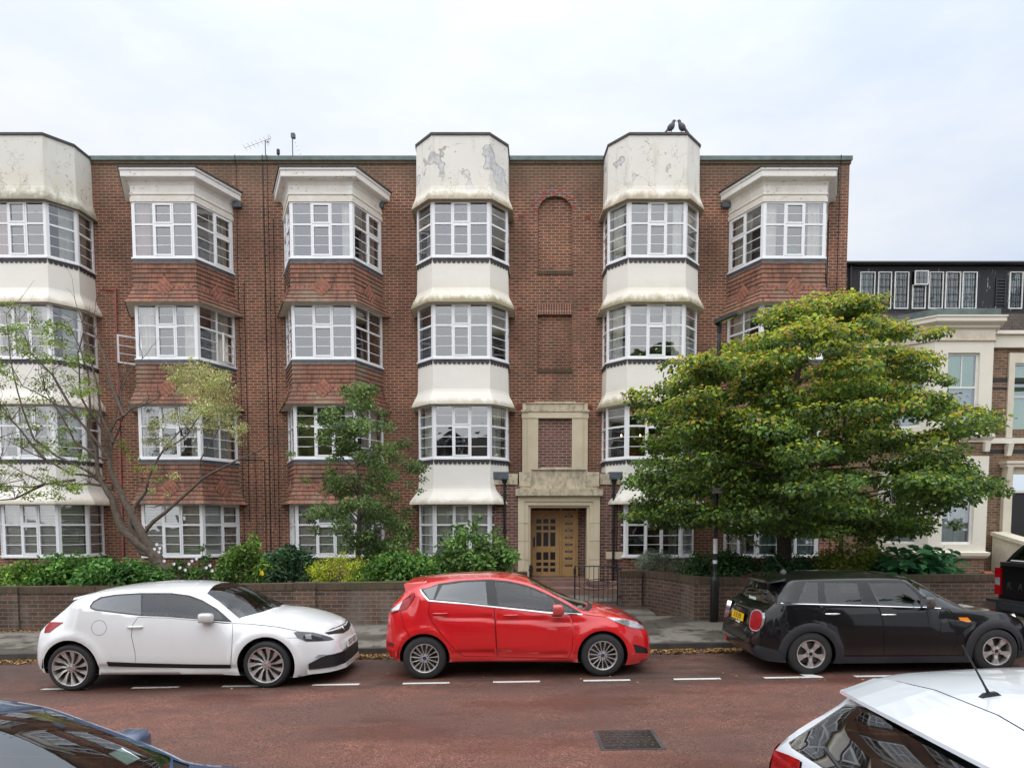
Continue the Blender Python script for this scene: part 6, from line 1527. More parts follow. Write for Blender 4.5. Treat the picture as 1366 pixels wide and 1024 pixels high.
# ================= white coupe
X0 = -6.51
wc = Car(X0, 9.98, 4.13,
  zt=[(0, .50), (.005, .62), (.04, .70), (.08, .78), (.13, .86), (.20, .93), (.28, .99), (.42, 1.16), (.48, 1.255), (.62, 1.30), (.8, 1.34), (1.1, 1.378), (1.54, 1.398), (1.9, 1.392), (2.17, 1.370), (2.45, 1.325), (3.14, .995), (3.31, .978), (3.53, .935), (3.77, .86), (3.93, .79), (4.02, .715), (4.07, .64), (4.105, .54), (4.12, .47), (4.13, .42)],
  zb=[(0, .48), (.005, .40), (.02, .33), (.06, .275), (.13, .25), (.3, .23), (.97, .215), (2.78, .18), (3.45, .125), (3.75, .15), (4.06, .20), (4.10, .24), (4.125, .32), (4.13, .41)],
  zr=[(0, .49), (.01, .58), (.06, .72), (.11, .80), (.2, .90), (.28, .965), (.38, 1.07), (.5, 1.19), (.62, 1.25), (.83, 1.295), (1.09, 1.32), (1.43, 1.332), (1.86, 1.325), (2.11, 1.29), (2.28, 1.225), (2.48, 1.105), (2.61, 1.005), (2.70, .92), (2.8, .885), (2.95, .87), (3.33, .83), (3.63, .785), (3.85, .73), (3.98, .665), (4.08, .56), (4.13, .415)],
  wr=[(0, .66), (.1, .76), (.28, .73), (.45, .63), (.7, .60), (1.5, .61), (2.0, .62), (2.5, .71), (2.7, .77), (3.3, .80), (3.6, .78), (3.85, .70), (4.0, .62), (4.08, .56), (4.13, .47)],
  wmax=[(0, .72), (.1, .82), (.3, .88), (.6, .90), (3.3, .90), (3.6, .865), (3.85, .78), (4.02, .68), (4.13, .52)],
  belt=[(0, 1.2), (.6, 1.13), (.83, 1.105), (1.17, 1.04), (1.5, .996), (1.84, .978), (2.33, .928), (2.74, .885), (4.13, .8)],
  feats=[('arch', (.561, .31, .44)), ('arch', (3.2, .31, .44)), ('crease', (.9, .34, 2.9, .32, .018))])
S = wc.side; Tp = wc.top
dlo = S([(121.4, 808.1), (126.3, 801.5), (136.3, 795.7), (156.2, 792.4), (189.4, 790.4), (231, 790.4), (255, 793.6), (271.6, 799.8), (291.5, 811.5), (304.8, 821.4), (311.5, 829.4), (271.6, 826.4), (222.6, 822.3), (189.4, 821.1), (156.2, 817.3), (129.7, 814), (123, 811.5)])
g1 = S([(124, 807.5), (129, 802), (138, 797.6), (156.2, 794.4), (190, 792.3), (189.5, 819.3), (156.2, 815.3), (131, 812.2), (124.5, 810)])
g2 = S([(192.5, 792.3), (231, 792.4), (254, 795.5), (270, 801.5), (285, 810), (296, 818.5), (299, 826.5), (271.6, 824.5), (222.6, 820.3), (192, 819.5)])
door = S([(186.1, 822.8), (178.6, 833), (176.8, 848), (181.1, 869.6), (182.8, 888), (250, 890.5), (309, 890.8), (310.6, 859.6), (312.3, 831.2), (271.6, 827.6), (222.6, 823.4)])
mould = S([(143, 882), (182, 883.6), (250, 885.3), (308.5, 886.2), (308.5, 890.3), (250, 889.8), (182, 888.3), (146, 887)])
tl = S([(60.4, 836.4), (65, 829.4), (86.5, 829.6), (76.5, 836.4), (68.2, 843), (60.5, 843.6)])
hl = S([(393.1, 843), (399.4, 841.6), (420, 843), (444.3, 845.2), (448, 849.5), (439.3, 854.0), (425, 855), (409.4, 855), (397.8, 850.5)])
lens = S([(402, 843.5), (425, 845), (424, 853.2), (410, 853), (401, 849.5)]); lens2 = S([(408, 846), (416, 845.5), (417, 852), (409, 851.5)])
def dmid(a): return a
arches = [D(circ(.561, .31, .385, 44), drop=True), D(circ(3.2, .31, .385, 44), drop=True)]
low = S([(406, 882.9), (410, 876), (414.4, 870.4), (425, 868.3), (437.6, 867), (452, 864), (462, 861.5), (464, 872), (451, 880.2), (432, 883.5), (414.4, 884.0)])
SPw = arches+[D(door, 'door', None, 0), bl(door+door[:1]), bl(S([(312.3, 831), (334.7, 831.6), (371.2, 835.8), (399, 841.2)])), bl(circ(.98, .855, .10, 26)+[(1.08, .855)], .005),
    bl(S([(384, 850.5), (398, 850.5)]), .004), D(mould, 'side_moulding', 'black', .012), D(dlo, 'window_surround', 'black', .001), D(g1, 'quarter_window', 'privglass', 0), D(g2, 'window', 'carglass', 0),
    D(tl, 'tail_light', 'redlamp', .006), D(hl, 'headlight', 'darklamp', .004), D(lens2, 'lens', 'clearlamp', .006),]
TPw = [D([(2.30, -.84), (2.27, -.4), (2.26, 0), (2.27, .4), (2.30, .84), (2.80, .93), (3.02, .6), (3.12, 0), (3.02, -.6), (2.80, -.93)], 'windscreen', 'carglass', 0),
       D([(.24, -.78), (.24, .78), (.43, .78), (.43, -.78)], 'rear_window', 'privglass', 0),
       D([(3.93, -.97), (4.0, -.72), (4.04, -.3), (4.04, .3), (4.0, .72), (3.93, .97), (3.985, .97), (4.045, .72), (4.08, .3), (4.08, -.3), (4.045, -.72), (3.985, -.97)], 'upper_grille', 'black', -.006),
       D(ribbon([(3.96, -.8), (4.015, -.3), (4.02, .3), (3.96, .8)], .010), None, 'under', -.004)]
white = build_car('white_coupe', 'white three door coupe hatchback parked by the long garden wall', wc, 'p_white', SPw, TPw, wheels=[(.561, .315), (3.2, .315)])
for x in (.561, 3.2):
    for s_ in (-1, 1): wheel(white, x, s_*.885, s_, .318, ('turbine', 'alloyw'), .245)
seats(white, wc, 1.85, 1.05, .30, dash=(2.72, .90)); mirror(white, wc, 2.42, .965, 'p_white', h=.14, l=.30)
handle(white, wc, 1.36, 1.57, .86, 'p_white')
b = MB(); b.hexa([(.40, -.50, 1.195), (.66, -.52, 1.24), (.66, .52, 1.24), (.40, .50, 1.195), (.41, -.49, 1.225), (.68, -.50, 1.285), (.68, .50, 1.285), (.41, .49, 1.225)], 'p_white'); b.build('spoiler', white, bevel=.01)
def frontband(root, c, x0, zlo, zhi, off, mat, name, taper=.5, dep=.03):
    n = 10; near = []
    for i in range(n): x = x0+(c.L-.035-x0)*i/(n-1); near.append((x, -(c.W(x, (zlo+zhi)/2)+off), i/(n-1)))
    near.append((c.L+off, -.40, 1)); pts = near+[(c.L+off+.008, 0, 1)]+[(x, -y, k) for x, y, k in near[::-1]]; b = MB()
    def q(p, z, ins): x, y, k = p; return (x-(dep*ins if k > .5 else dep*.2*ins), y*(1-.04*ins), z)
    for p, r_ in zip(pts, pts[1:]):
        a0, a1 = zlo+(zhi-zlo)*(1-taper)*0, zlo; h0 = zlo+(zhi-zlo)*(1-taper*(1-min(1, p[2]*1.6))); h1 = zlo+(zhi-zlo)*(1-taper*(1-min(1, r_[2]*1.6)))
        b.face([q(p, zlo, 0), q(r_, zlo, 0), q(r_, h1, 0), q(p, h0, 0)], mat); b.face([q(p, h0, 0), q(r_, h1, 0), q(r_, h1, 1), q(p, h0, 1)], mat); b.face([q(p, zlo, 1), q(r_, zlo, 1), q(r_, zlo, 0), q(p, zlo, 0)], mat)
    return b.build(name, root)
gr_ = frontband(white, wc, 3.76, .235, .405, .022, 'black', 'lower_grille', taper=.55)
for z_ in (.27, .305, .34): frontband(white, wc, 3.84, z_, z_+.010, .028, 'clad', 'grille_bar', taper=0).parent = gr_
frontband(white, wc, 3.74, .165, .228, .034, 'p_white', 'bumper_lip', taper=0, dep=.10)
b = MB(); 
for s_ in (-1, 1):
    b = MB(); x_ = 3.90; y_ = s_*(wc.W(x_, .38)+.022); b.slab([(-.075, -.018), (.06, -.012), (.075, .016), (-.03, .020)], (x_, y_, .405), (.86*1, .5*-s_, 0) if s_ < 0 else (-.86, .5, 0), (0, 0, 1), 0, .01, 'clearlamp'); b.build('fog_light', white)
def plate(root, s, O, n, up, m, w=.52, h=.111, name='number_plate'):
    n = Vector(n).normalized(); V_ = (Vector(up)-n*n.dot(Vector(up))).normalized(); U_ = V_.cross(n).normalized(); b = MB()
    b.slab([(-w/2, -h/2), (w/2, -h/2), (w/2, h/2), (-w/2, h/2)], O, U_, V_, 0, .012, m); p = b.build(name, root)
    R_ = Matrix((U_, V_, n)).transposed(); t_ = text('plate_letters', s, h*.98, 'black', p, Vector(O)+n*.013, R_.to_euler(), .001); t_.scale = (.92 if w > .4 else .6, 1, 1)
    return p
plate(white, 'DE21 0UD', (4.150, 0, .485), (1, 0, .12), (0, 0, 1), 'wplate')
for q, r_ in (((4.03, 0, .712), .055),): b = MB(); b.lathe([(.0001, .012), (.045, .010), (.055, 0)], (4.045, 0, .665), (.86, 0, .5), 'chrome', 20); b.build('badge', white)
# ================= black five door hatch
X0 = 3.38
mc_ = Car(X0, 10.23, 4.0,
  zt=[(0, .43), (.005, .52), (.03, .60), (.07, .70), (.09, .80), (.12, .88), (.26, .95), (.34, 1.10), (.395, 1.27), (.5, 1.335), (.7, 1.372), (1.14, 1.392), (1.68, 1.392), (2.05, 1.372), (2.44, 1.30), (2.57, 1.245), (2.77, 1.11), (2.98, .965), (3.05, .915), (3.33, .872), (3.6, .83), (3.8, .765), (3.92, .68), (3.97, .58), (4.0, .50)],
  zb=[(0, .42), (.01, .34), (.05, .26), (.15, .21), (.3, .19), (1, .165), (2.9, .145), (3.5, .155), (3.9, .2), (3.98, .3), (4.0, .48)],
  zr=[(0, .425), (.01, .50), (.05, .585), (.09, .68), (.14, .80), (.22, .92), (.32, 1.0), (.42, 1.13), (.53, 1.265), (.62, 1.305), (1.5, 1.315), (2.1, 1.30), (2.2, 1.255), (2.35, 1.12), (2.5, .975), (2.6, .915), (2.8, .885), (3.3, .845), (3.6, .795), (3.8, .71), (3.92, .62), (3.98, .53), (4.0, .49)],
  wr=[(0, .62), (.1, .74), (.3, .735), (.42, .67), (.6, .63), (2.1, .64), (2.5, .735), (2.7, .77), (3.4, .765), (3.7, .68), (3.9, .58), (4, .42)],
  wmax=[(0, .68), (.1, .775), (.3, .835), (.6, .86), (3.4, .86), (3.7, .785), (3.9, .67), (4, .46)],
  belt=[(0, 1.2), (.3, 1.02), (.37, 1.0), (.95, .974), (1.64, .946), (2.39, .909), (2.6, .891), (4, .8)],
  feats=[('arch', (.77, .28, .40)), ('arch', (3.345, .28, .40))], dz=-.012)
S = mc_.side; Tp = mc_.top
dlo = S([(1046, 803.2), (1062, 776), (1072, 774.2), (1148, 774.0), (1208, 774.2), (1214, 777), (1222, 786), (1238, 805), (1240, 809.4), (1165, 807), (1098.4, 805.4)])
g1 = S([(1066, 803.2), (1076, 776), (1093, 776), (1093, 804.2)]); g2 = S([(1101.5, 777), (1145, 777), (1151.5, 805.4), (1105.5, 804.5), (1101.5, 790)]); g3 = S([(1159.5, 777), (1208, 777), (1219, 787), (1234, 804.5), (1235.5, 808), (1174, 806.8)])
rdoor = S([(1097.6, 805.6), (1099.2, 819.3), (1104, 830), (1114, 845), (1120, 860), (1122, 873.5), (1179.4, 873.8), (1178.6, 830.3), (1172, 807.3)])
fdoor = S([(1173, 807.3), (1179.4, 830.3), (1180.2, 873.8), (1268, 873.8), (1276, 856), (1276.9, 840), (1275, 825), (1267.2, 811.8), (1236.6, 809.6)])
chrome = ribbon(S([(1043.5, 804.2), (1098.4, 805.9), (1165, 807.7), (1236.6, 809.9), (1256, 811)]), .009)
def ringp(cx, cz, r0, r1, zmin, n=30):
    a0 = math.asin(max(-1, min(1, (zmin-cz)/r1))); P_ = [(cx+r1*math.cos(a0+(PI-2*a0)*i/n), cz+r1*math.sin(a0+(PI-2*a0)*i/n)) for i in range(n+1)]
    a1 = math.asin((zmin-cz)/r0); Q_ = [(cx+r0*math.cos(a1+(PI-2*a1)*i/n), cz+r0*math.sin(a1+(PI-2*a1)*i/n)) for i in range(n+1)]; return P_+Q_[::-1]
sill = [(1.05, .155), (1.2, .16), (2.9, .15), (2.98, .15), (2.98, .245), (1.18, .265), (1.05, .265)]
arches = [D(circ(.77, .28, .345, 40), drop=True), D(circ(3.345, .28, .345, 40), drop=True)]
SPm = [D(rdoor, 'door', None, 0), D(fdoor, 'door', None, 0), bl(rdoor+rdoor[:1]), bl(fdoor+fdoor[:1]), bl(circ(.79, .80, .095, 26)+[(.885, .80)], .005),
    D(ringp(.77, .28, .345, .455, .215), 'arch_trim', 'clad', .012), D(ringp(3.345, .28, .345, .455, .20), 'arch_trim', 'clad', .012), D(sill, 'sill_trim', 'clad', .010)]+arches+[
    D(dlo, 'window_surround', 'black', .001), D(g1, 'quarter_window', 'carglass', 0), D(g2, 'window', 'carglass', 0), D(g3, 'window', 'carglass', 0), D(chrome, 'chrome_trim', 'chrome', .005),
    D(S([(1279.3, 823.2), (1291, 823.2), (1296.2, 828.5), (1292, 829.6), (1281, 826.8)]), 'indicator', 'orange', .008),
    D([(.02, .35), (.10, .24), (.28, .2), (.43, .2), (.40, .30), (.30, .36), (.05, .42)], None, 'clad', .004)]
TPm = [D([(2.27, -.86), (2.22, -.4), (2.20, 0), (2.22, .4), (2.27, .86), (2.56, .92), (2.80, .6), (2.90, 0), (2.80, -.6), (2.56, -.92)], 'windscreen', 'carglass', 0),
       D([(.265, -.84), (.262, -.4), (.262, .4), (.265, .84), (.385, .86), (.388, -.86)], 'rear_window', 'carglass', 0),
       D(ribbon([(.235, -.985), (.225, -.5), (.225, .5), (.235, .985)], .006), None, 'chrome', .004),
       D(ribbon([(.058, -.80), (.075, -.72), (.20, -.74)], .004), None, 'under', -.003), D(ribbon([(.052, -.80), (.052, .8)], .004), None, 'under', -.003)]
mini = build_car('black_hatchback', 'black five door hatchback with grey wheel arch trims parked at right', mc_, 'p_black', SPm, TPm, wheels=[(.77, .30), (3.345, .30)], sills='clad')
for x in (.77, 3.345):
    for s_ in (-1, 1): wheel(mini, x, s_*.86, s_, .308, ('five', 'alloyw'), .200)
seats(mini, mc_, 1.80, .95, .34, dash=(2.42, .92)); mirror(mini, mc_, 2.36, .985, 'p_black', h=.19, l=.22, w=.15)
handle(mini, mc_, .97, 1.17, .855, 'chrome'); handle(mini, mc_, 1.75, 1.95, .832, 'chrome')
b = MB(); b.hexa([(.26, -.58, 1.265), (.50, -.60, 1.30), (.50, .60, 1.30), (.26, .58, 1.265), (.27, -.57, 1.30), (.52, -.59, 1.335), (.52, .59, 1.335), (.27, .57, 1.30)], 'p_black'); b.build('spoiler', mini, bevel=.01)
b = MB(); b.lathe([(.0001, .05), (.02, .045), (.045, .01), (.05, 0)], (.72, 0, 1.37), (0, 0, 1), 'darklead', 12); b.tube([(.72, 0, 1.41), (.55, 0, 1.62)], .004, 'black', 4); b.build('aerial', mini)
# rear lights, plate and handle sit on the tail
def oval(a, b_, p=2.6, n=32): return [(a*math.copysign(abs(math.cos(2*PI*i/n))**(2/p), math.cos(2*PI*i/n)), b_*math.copysign(abs(math.sin(2*PI*i/n))**(2/p), math.sin(2*PI*i/n))) for i in range(n)]
for s_ in (-1, 1):
    O = Vector((.085, s_*.66, .755)); n = Vector((-1, s_*.42, .22)).normalized(); V_ = (Vector((0, 0, 1))-n*n.z).normalized(); U_ = V_.cross(n).normalized()
    b = MB(); b.slab(oval(.125, .155), O, U_, V_, -.05, .012, 'chrome'); l_ = b.build('light_rim', mini); l_.name = 'tail_light'
    b = MB(); b.slab(oval(.108, .138), O, U_, V_, .012, .020, 'redlamp'); b.build('lens', l_, bevel=.004)
plate(mini, 'X18 JFB', (.048, .02, .735), (-1, 0, .17), (0, 0, 1), 'yplate', .50, .115)
b = MB(); b.hexa([(.01, -.36, .64), (.08, -.36, .64), (.08, .40, .64), (.01, .40, .64), (.055, -.36, .655), (.1, -.36, .655), (.1, .40, .655), (.055, .40, .655)], 'p_black')
b.hexa([(.045, -.26, .81), (.1, -.26, .81), (.1, .30, .81), (.045, .30, .81), (.06, -.24, .865), (.12, -.24, .865), (.12, .28, .865), (.06, .28, .865)], 'p_black'); b.build('tailgate_handle', mini, bevel=.012)
b = MB(); b.box(-.003, .03, .42, .56, .30, .35, 'redlamp'); b.build('reflector', mini); b = MB(); b.box(.20, .204, -.30, -.02, 1.0, 1.04, 'paper'); b.build('windscreen_sticker', mini)
b = MB(); 
for s_ in (-1, 1):
    b = MB(); O = Vector((3.80, s_*.60, .66)); n = Vector((.75, s_*.55, .40)).normalized(); V_ = (Vector((0, 0, 1))-n*n.z).normalized(); U_ = V_.cross(n).normalized(); b.slab(oval(.12, .14, 2), O, U_, V_, -.06, .018, 'chrome'); h_ = b.build('headlight', mini); b = MB(); b.slab(oval(.105, .125, 2), O, U_, V_, .018, .024, 'clearlamp'); b.build('lens', h_)
# ================= blue saloon, near left
X0 = -4.80
bc = Car(X0, 2.76, 4.35,
  zt=[(0, .5), (.02, .7), (.08, .9), (.2, .98), (.45, 1.05), (1.0, 1.30), (1.3, 1.385), (1.7, 1.415), (2.1, 1.40), (2.42, 1.355), (3.25, .965), (3.4, .94), (3.8, .88), (4.1, .78), (4.28, .65), (4.35, .5)],
  zb=[(0, .48), (.03, .3), (.2, .22), (1, .2), (3.2, .18), (4.1, .18), (4.32, .28), (4.35, .48)],
  zr=[(0, .49), (.02, .65), (.08, .84), (.2, .92), (.45, .97), (.8, 1.12), (1.2, 1.31), (1.6, 1.345), (2.1, 1.34), (2.40, 1.285), (2.7, 1.15), (3.0, .995), (3.12, .935), (3.4, .90), (3.8, .84), (4.1, .73), (4.28, .60), (4.35, .49)],
  wr=[(0, .6), (.1, .72), (.3, .74), (.8, .68), (1.2, .61), (2.1, .62), (2.5, .68), (3.05, .77), (3.6, .78), (4.0, .70), (4.2, .6), (4.35, .4)],
  wmax=[(0, .65), (.1, .76), (.4, .85), (.8, .87), (3.5, .87), (3.9, .80), (4.2, .66), (4.35, .45)],
  belt=[(0, 1.2), (.6, 1.0), (1.0, .98), (2.0, .955), (3.05, .925), (4.35, .9)], feats=[('arch', (.8, .31, .40)), ('arch', (3.4, .31, .40))], dz=.02)
ar = [D(circ(.8, .30, .36, 32), drop=True), D(circ(3.4, .30, .36, 32), drop=True)]
SPb = ar+[D([(.95, 1.0), (1.25, 1.28), (1.7, 1.31), (2.1, 1.305), (2.40, 1.25), (2.7, 1.11), (2.98, .965), (2.98, .95), (2.0, .975), (1.0, .99)], 'window_surround', 'black', .001), D([(1.08, 1.02), (1.28, 1.25), (1.62, 1.285), (1.66, 1.0)], 'window', 'carglass', 0), D([(1.74, 1.0), (1.72, 1.285), (2.1, 1.28), (2.38, 1.225), (2.62, 1.10), (2.66, .975)], 'window', 'carglass', 0),
      bl([(1.70, .98), (1.71, .25), (2.78, .24), (2.86, .5), (2.84, .94)]), D([(4.0, .60), (4.25, .52), (4.26, .60), (4.12, .70), (4.0, .72)], 'headlight', 'clearlamp', .004), D([(.03, .62), (.10, .84), (.30, .90), (.28, .74)], 'tail_light', 'redlamp', .004)]
TPb = [D([(2.50, -.90), (2.46, -.5), (2.44, 0), (2.46, .5), (2.50, .90), (3.04, .94), (3.16, .6), (3.22, 0), (3.16, -.6), (3.04, -.94)], 'windscreen', 'nearglass', 0),
       D([(3.06, -.92), (3.18, -.6), (3.24, 0), (3.18, .6), (3.06, .92), (3.14, .92), (3.25, .6), (3.31, 0), (3.25, -.6), (3.14, -.92)], 'scuttle', 'black', -.006),
       D([(.52, -.8), (.50, 0), (.52, .8), (1.05, .84), (1.1, 0), (1.05, -.84)], 'rear_window', 'carglass', 0), bl(ribbon([(3.32, -.9), (4.1, -.86)], .006), .003)]
TPb = TPb[:3]+[D(ribbon([(2.455, -.92), (2.425, -.5), (2.41, 0), (2.425, .5), (2.455, .92)], .018), None, 'black', -.002)]
blue = build_car('blue_saloon', 'dark blue car at the bottom left, its windscreen and far mirror in view', bc, 'p_blue', SPb, TPb, wheels=[(.8, .305), (3.4, .305)])
for x in (.8, 3.4):
    for s_ in (-1, 1): wheel(blue, x, s_*.85, s_, .31, ('multi', 'alloy'), .21)
seats(blue, bc, 2.0, 1.1, .34, dash=(2.98, .915)); mirror(blue, bc, 2.72, .99, 'p_blue', h=.16, l=.26, w=.20)
b = MB(); x_ = 2.93; y_ = .50; b.slab([(-.06, -.045), (.06, -.045), (.06, .045), (-.06, .045)], (x_, y_, bc.T(x_, .66)-.012), (.78, -.12, -.42), (.2, .95, 0), 0, .002, 'whiteink'); b.build('parking_permit', blue)
b = MB(); x_ = 2.62; y_ = .50; b.slab([(-.03, -.015), (.03, -.015), (.03, .015), (-.03, .015)], (x_, y_, bc.T(x_, .75)-.010), (.85, -.1, -.35), (.1, .99, 0), 0, .002, 'bluetag'); b.build('toll_tag', blue)
b = MB(); b.tube([(3.16, .50, .985), (3.02, .10, 1.045), (2.98, -.35, 1.07)], .012, 'black', 5); b.tube([(3.18, .1, .985), (3.05, -.25, 1.03), (2.98, -.6, 1.03)], .012, 'black', 5); b.build('wiper', blue)
# ================= silver-white hatch, near right
X0 = 1.24
sc_ = Car(X0, 2.57, 4.1,
  zt=[(0, .5), (.02, .72), (.05, .98), (.08, 1.10), (.13, 1.14), (.36, 1.37), (.39, 1.455), (.50, 1.485), (.8, 1.525), (1.4, 1.54), (1.9, 1.51), (2.2, 1.44), (3.0, 1.03), (3.2, .99), (3.6, .93), (3.9, .80), (4.05, .65), (4.1, .5)],
  zb=[(0, .48), (.03, .32), (.2, .26), (1, .22), (3.2, .2), (3.9, .22), (4.07, .3), (4.1, .48)],
  zr=[(0, .49), (.02, .68), (.05, .93), (.08, 1.04), (.13, 1.09), (.36, 1.32), (.46, 1.42), (.64, 1.455), (1.4, 1.475), (1.9, 1.45), (2.2, 1.36), (2.6, 1.15), (2.85, 1.01), (3.1, .96), (3.6, .88), (3.9, .75), (4.05, .6), (4.1, .49)],
  wr=[(0, .62), (.05, .74), (.13, .76), (.36, .63), (.46, .60), (.7, .61), (1.9, .62), (2.4, .69), (2.85, .77), (3.4, .76), (3.8, .68), (4.0, .55), (4.1, .4)],
  wmax=[(0, .68), (.06, .79), (.25, .85), (.6, .875), (3.3, .875), (3.7, .80), (4.0, .62), (4.1, .45)],
  belt=[(0, 1.3), (.3, 1.12), (.6, 1.08), (1.5, 1.04), (2.85, .97), (4.1, .9)], feats=[('arch', (.68, .33, .42)), ('arch', (3.25, .33, .42))])
ar = [D(circ(.68, .32, .375, 32), drop=True), D(circ(3.25, .32, .375, 32), drop=True)]
SPs = ar+[D([(.45, 1.13), (.55, 1.36), (.8, 1.42), (1.4, 1.44), (1.9, 1.415), (2.2, 1.325), (2.6, 1.11), (2.78, 1.0), (2.7, .99), (1.5, 1.06), (.6, 1.10)], 'window_surround', 'black', .001), D([(.62, 1.14), (.68, 1.35), (.85, 1.39), (1.38, 1.41), (1.42, 1.08)], 'window', 'privglass', 0), D([(1.48, 1.08), (1.46, 1.41), (1.88, 1.385), (2.18, 1.295), (2.45, 1.15), (2.5, 1.02)], 'window', 'carglass', 0),
      D([(.02, .80), (.05, 1.02), (.11, 1.07), (.24, 1.10), (.20, .95), (.06, .80)], 'tail_light', 'redlamp', .010)]
TPs = [D([(.115, -.84), (.11, -.4), (.11, .4), (.115, .84), (.13, .93), (.35, .93), (.365, .4), (.365, -.4), (.35, -.93), (.13, -.93)], 'rear_window', 'nearglass', 0),
       D([(2.28, -.88), (2.24, 0), (2.28, .88), (2.82, .92), (3.0, 0), (2.82, -.92)], 'windscreen', 'carglass', 0),
       D(ribbon([(.47, -.98), (.495, -.7), (.51, -.3), (.51, .3), (.495, .7), (.47, .98)], .006), None, 'under', -.003),
       D([(.028, .55), (.03, .97), (.082, .985), (.088, .60)], 'tail_light', 'redlamp', .012), D([(.028, -.55), (.088, -.60), (.082, -.985), (.03, -.97)], 'tail_light', 'redlamp', .012)]
silver = build_car('white_hatchback', 'silver-white car at the bottom right, seen from above its rear window and roof', sc_, 'p_silver', SPs, TPs, wheels=[(.68, .32), (3.25, .32)])
for x in (.68, 3.25):
    for s_ in (-1, 1): wheel(silver, x, s_*.855, s_, .325, ('five', 'alloy'), .22)
seats(silver, sc_, 1.95, 1.05, .40, dash=(2.65, 1.0))
b = MB(); 
def sp_edge(yf): return .255+.07*abs(yf)**2.2
ys = [-1, -.85, -.6, -.3, 0, .3, .6, .85, 1]
for a, d_ in zip(ys, ys[1:]):
    A = []
    for yf in (a, d_): 
        xe = sp_edge(yf); y = yf*.60; zt0 = 1.415-.035*abs(yf)**2.2; A.append(((xe, y, zt0-.014), (.44, y, sc_.T(.46, yf*.97)-.05), (.485, y, sc_.T(.485, yf*.97)+.003), (xe+.004, y, zt0)))
    (p0, p1, p2, p3), (q0, q1, q2, q3) = A
    b.face([p3, q3, q2, p2][::-1] if False else [p3, p2, q2, q3], 'p_silver'); b.face([p0, q0, q1, p1], 'under'); b.face([p0, p3, q3, q0], 'p_silver')
b.face([(sp_edge(1), .60, 1.358), (.44, .60, 1.37), (.485, .60, 1.43), (sp_edge(1), .60, 1.38)], 'p_silver'); b.face([(sp_edge(1), -.60, 1.358), (.44, -.60, 1.37), (.485, -.60, 1.43), (sp_edge(1), -.60, 1.38)], 'p_silver')
b.build('spoiler', silver, smooth=True)
b = MB(); b.hexa([(.56, -.016, 1.485), (.66, -.022, 1.495), (.66, .022, 1.495), (.56, .016, 1.485), (.585, -.007, 1.514), (.63, -.010, 1.520), (.63, .010, 1.520), (.585, .007, 1.514)], 'black'); b.tube([(.605, 0, 1.51), (.592, 0, 1.535), (.50, 0, 1.70)], [.008, .0045, .003], 'black', 8); b.build('aerial', silver, bevel=.006)
b = MB(); b.tube([(.10, .0, 1.15), (.14, .34, 1.19)], .010, 'black', 5); b.build('wiper', silver)
# ================= black pickup beyond
X0 = 8.06
pc = Car(X0, 10.38, 5.3,
  zt=[(0, .58), (.02, .80), (.04, 1.36), (.07, 1.40), (.20, 1.62), (.38, 1.80), (.7, 1.90), (1.5, 1.93), (2.2, 1.92), (3.0, 1.80), (3.8, 1.25), (4.8, 1.15), (5.1, 1.0), (5.3, .6)],
  zb=[(0, .57), (.02, .55), (.3, .45), (2, .38), (5, .38), (5.3, .58)],
  zr=[(0, .575), (.02, .78), (.04, 1.32), (.07, 1.35), (.20, 1.55), (.38, 1.72), (.7, 1.80), (1.5, 1.83), (2.2, 1.82), (3.0, 1.68), (3.8, 1.18), (4.8, 1.08), (5.1, .9), (5.3, .59)],
  wr=[(0, .86), (.04, .90), (.07, .88), (.2, .80), (.4, .74), (1, .70), (2.2, .70), (3.0, .72), (3.8, .85), (4.8, .85), (5.1, .75), (5.3, .6)],
  wmax=[(0, .88), (.05, .92), (4.8, .92), (5.1, .85), (5.3, .7)], belt=[(0, 1.4), (.1, 1.28), (5.3, 1.2)], feats=[('arch', (1.2, .4, .48)), ('arch', (4.3, .4, .48))])
ar = [D(circ(1.2, .38, .44, 32), drop=True), D(circ(4.3, .38, .44, 32), drop=True)]
SPp = ar+[D([(.35, 1.42), (.5, 1.66), (1.8, 1.72), (1.8, 1.42)], 'window', 'privglass', 0), D([(2.0, 1.40), (2.1, 1.72), (2.9, 1.62), (3.4, 1.32)], 'window', 'privglass', 0)]
TPp = [D([(.085, -.86), (.085, .86), (.30, .86), (.30, -.86)], 'rear_window', 'privglass', 0), D([(3.02, -.9), (3.02, .9), (3.75, .92), (3.75, -.92)], 'windscreen', 'carglass', 0)]
pick = build_car('black_pickup', 'black pickup truck with a covered bed, its tail showing at the right edge', pc, 'p_black', SPp, TPp, wheels=[(1.2, .37), (4.3, .37)], cat='pickup truck')
for x in (1.2, 4.3):
    for s_ in (-1, 1): wheel(pick, x, s_*.90, s_, .375, ('five', 'alloy'), .23)
for s_ in (-1, 1):
    b = MB(); b.box(-.025, .10, *sorted((s_*.79, s_*.925)), .86, 1.30, 'redlamp'); l_ = b.build('tail_light', pick, bevel=.012); b = MB(); b.box(-.028, -.0255, *sorted((s_*.80, s_*.91)), 1.02, 1.14, 'clearlamp'); b.build('lens', l_)
b = MB(); b.box(-.20, .02, -.86, .86, .62, .80, 'black'); b.box(-.24, -.05, -.5, .5, .66, .78, 'clad'); b.box(-.22, .02, -.90, -.60, .64, .76, 'chrome'); b.box(-.22, .02, .60, .90, .64, .76, 'chrome'); b.build('rear_bumper', pick, bevel=.02)
tg = MB(); tg.box(-.012, .02, -.76, .76, .84, 1.33, 'p_black'); tgo = tg.build('tailgate', pick, bevel=.012)
for i, ch in enumerate('RANGER'): text('letter', ch, .15, 'clad', tgo, (-.014, .60-i*.24, 1.02), (PI/2, 0, -PI/2), .004, bold=True)
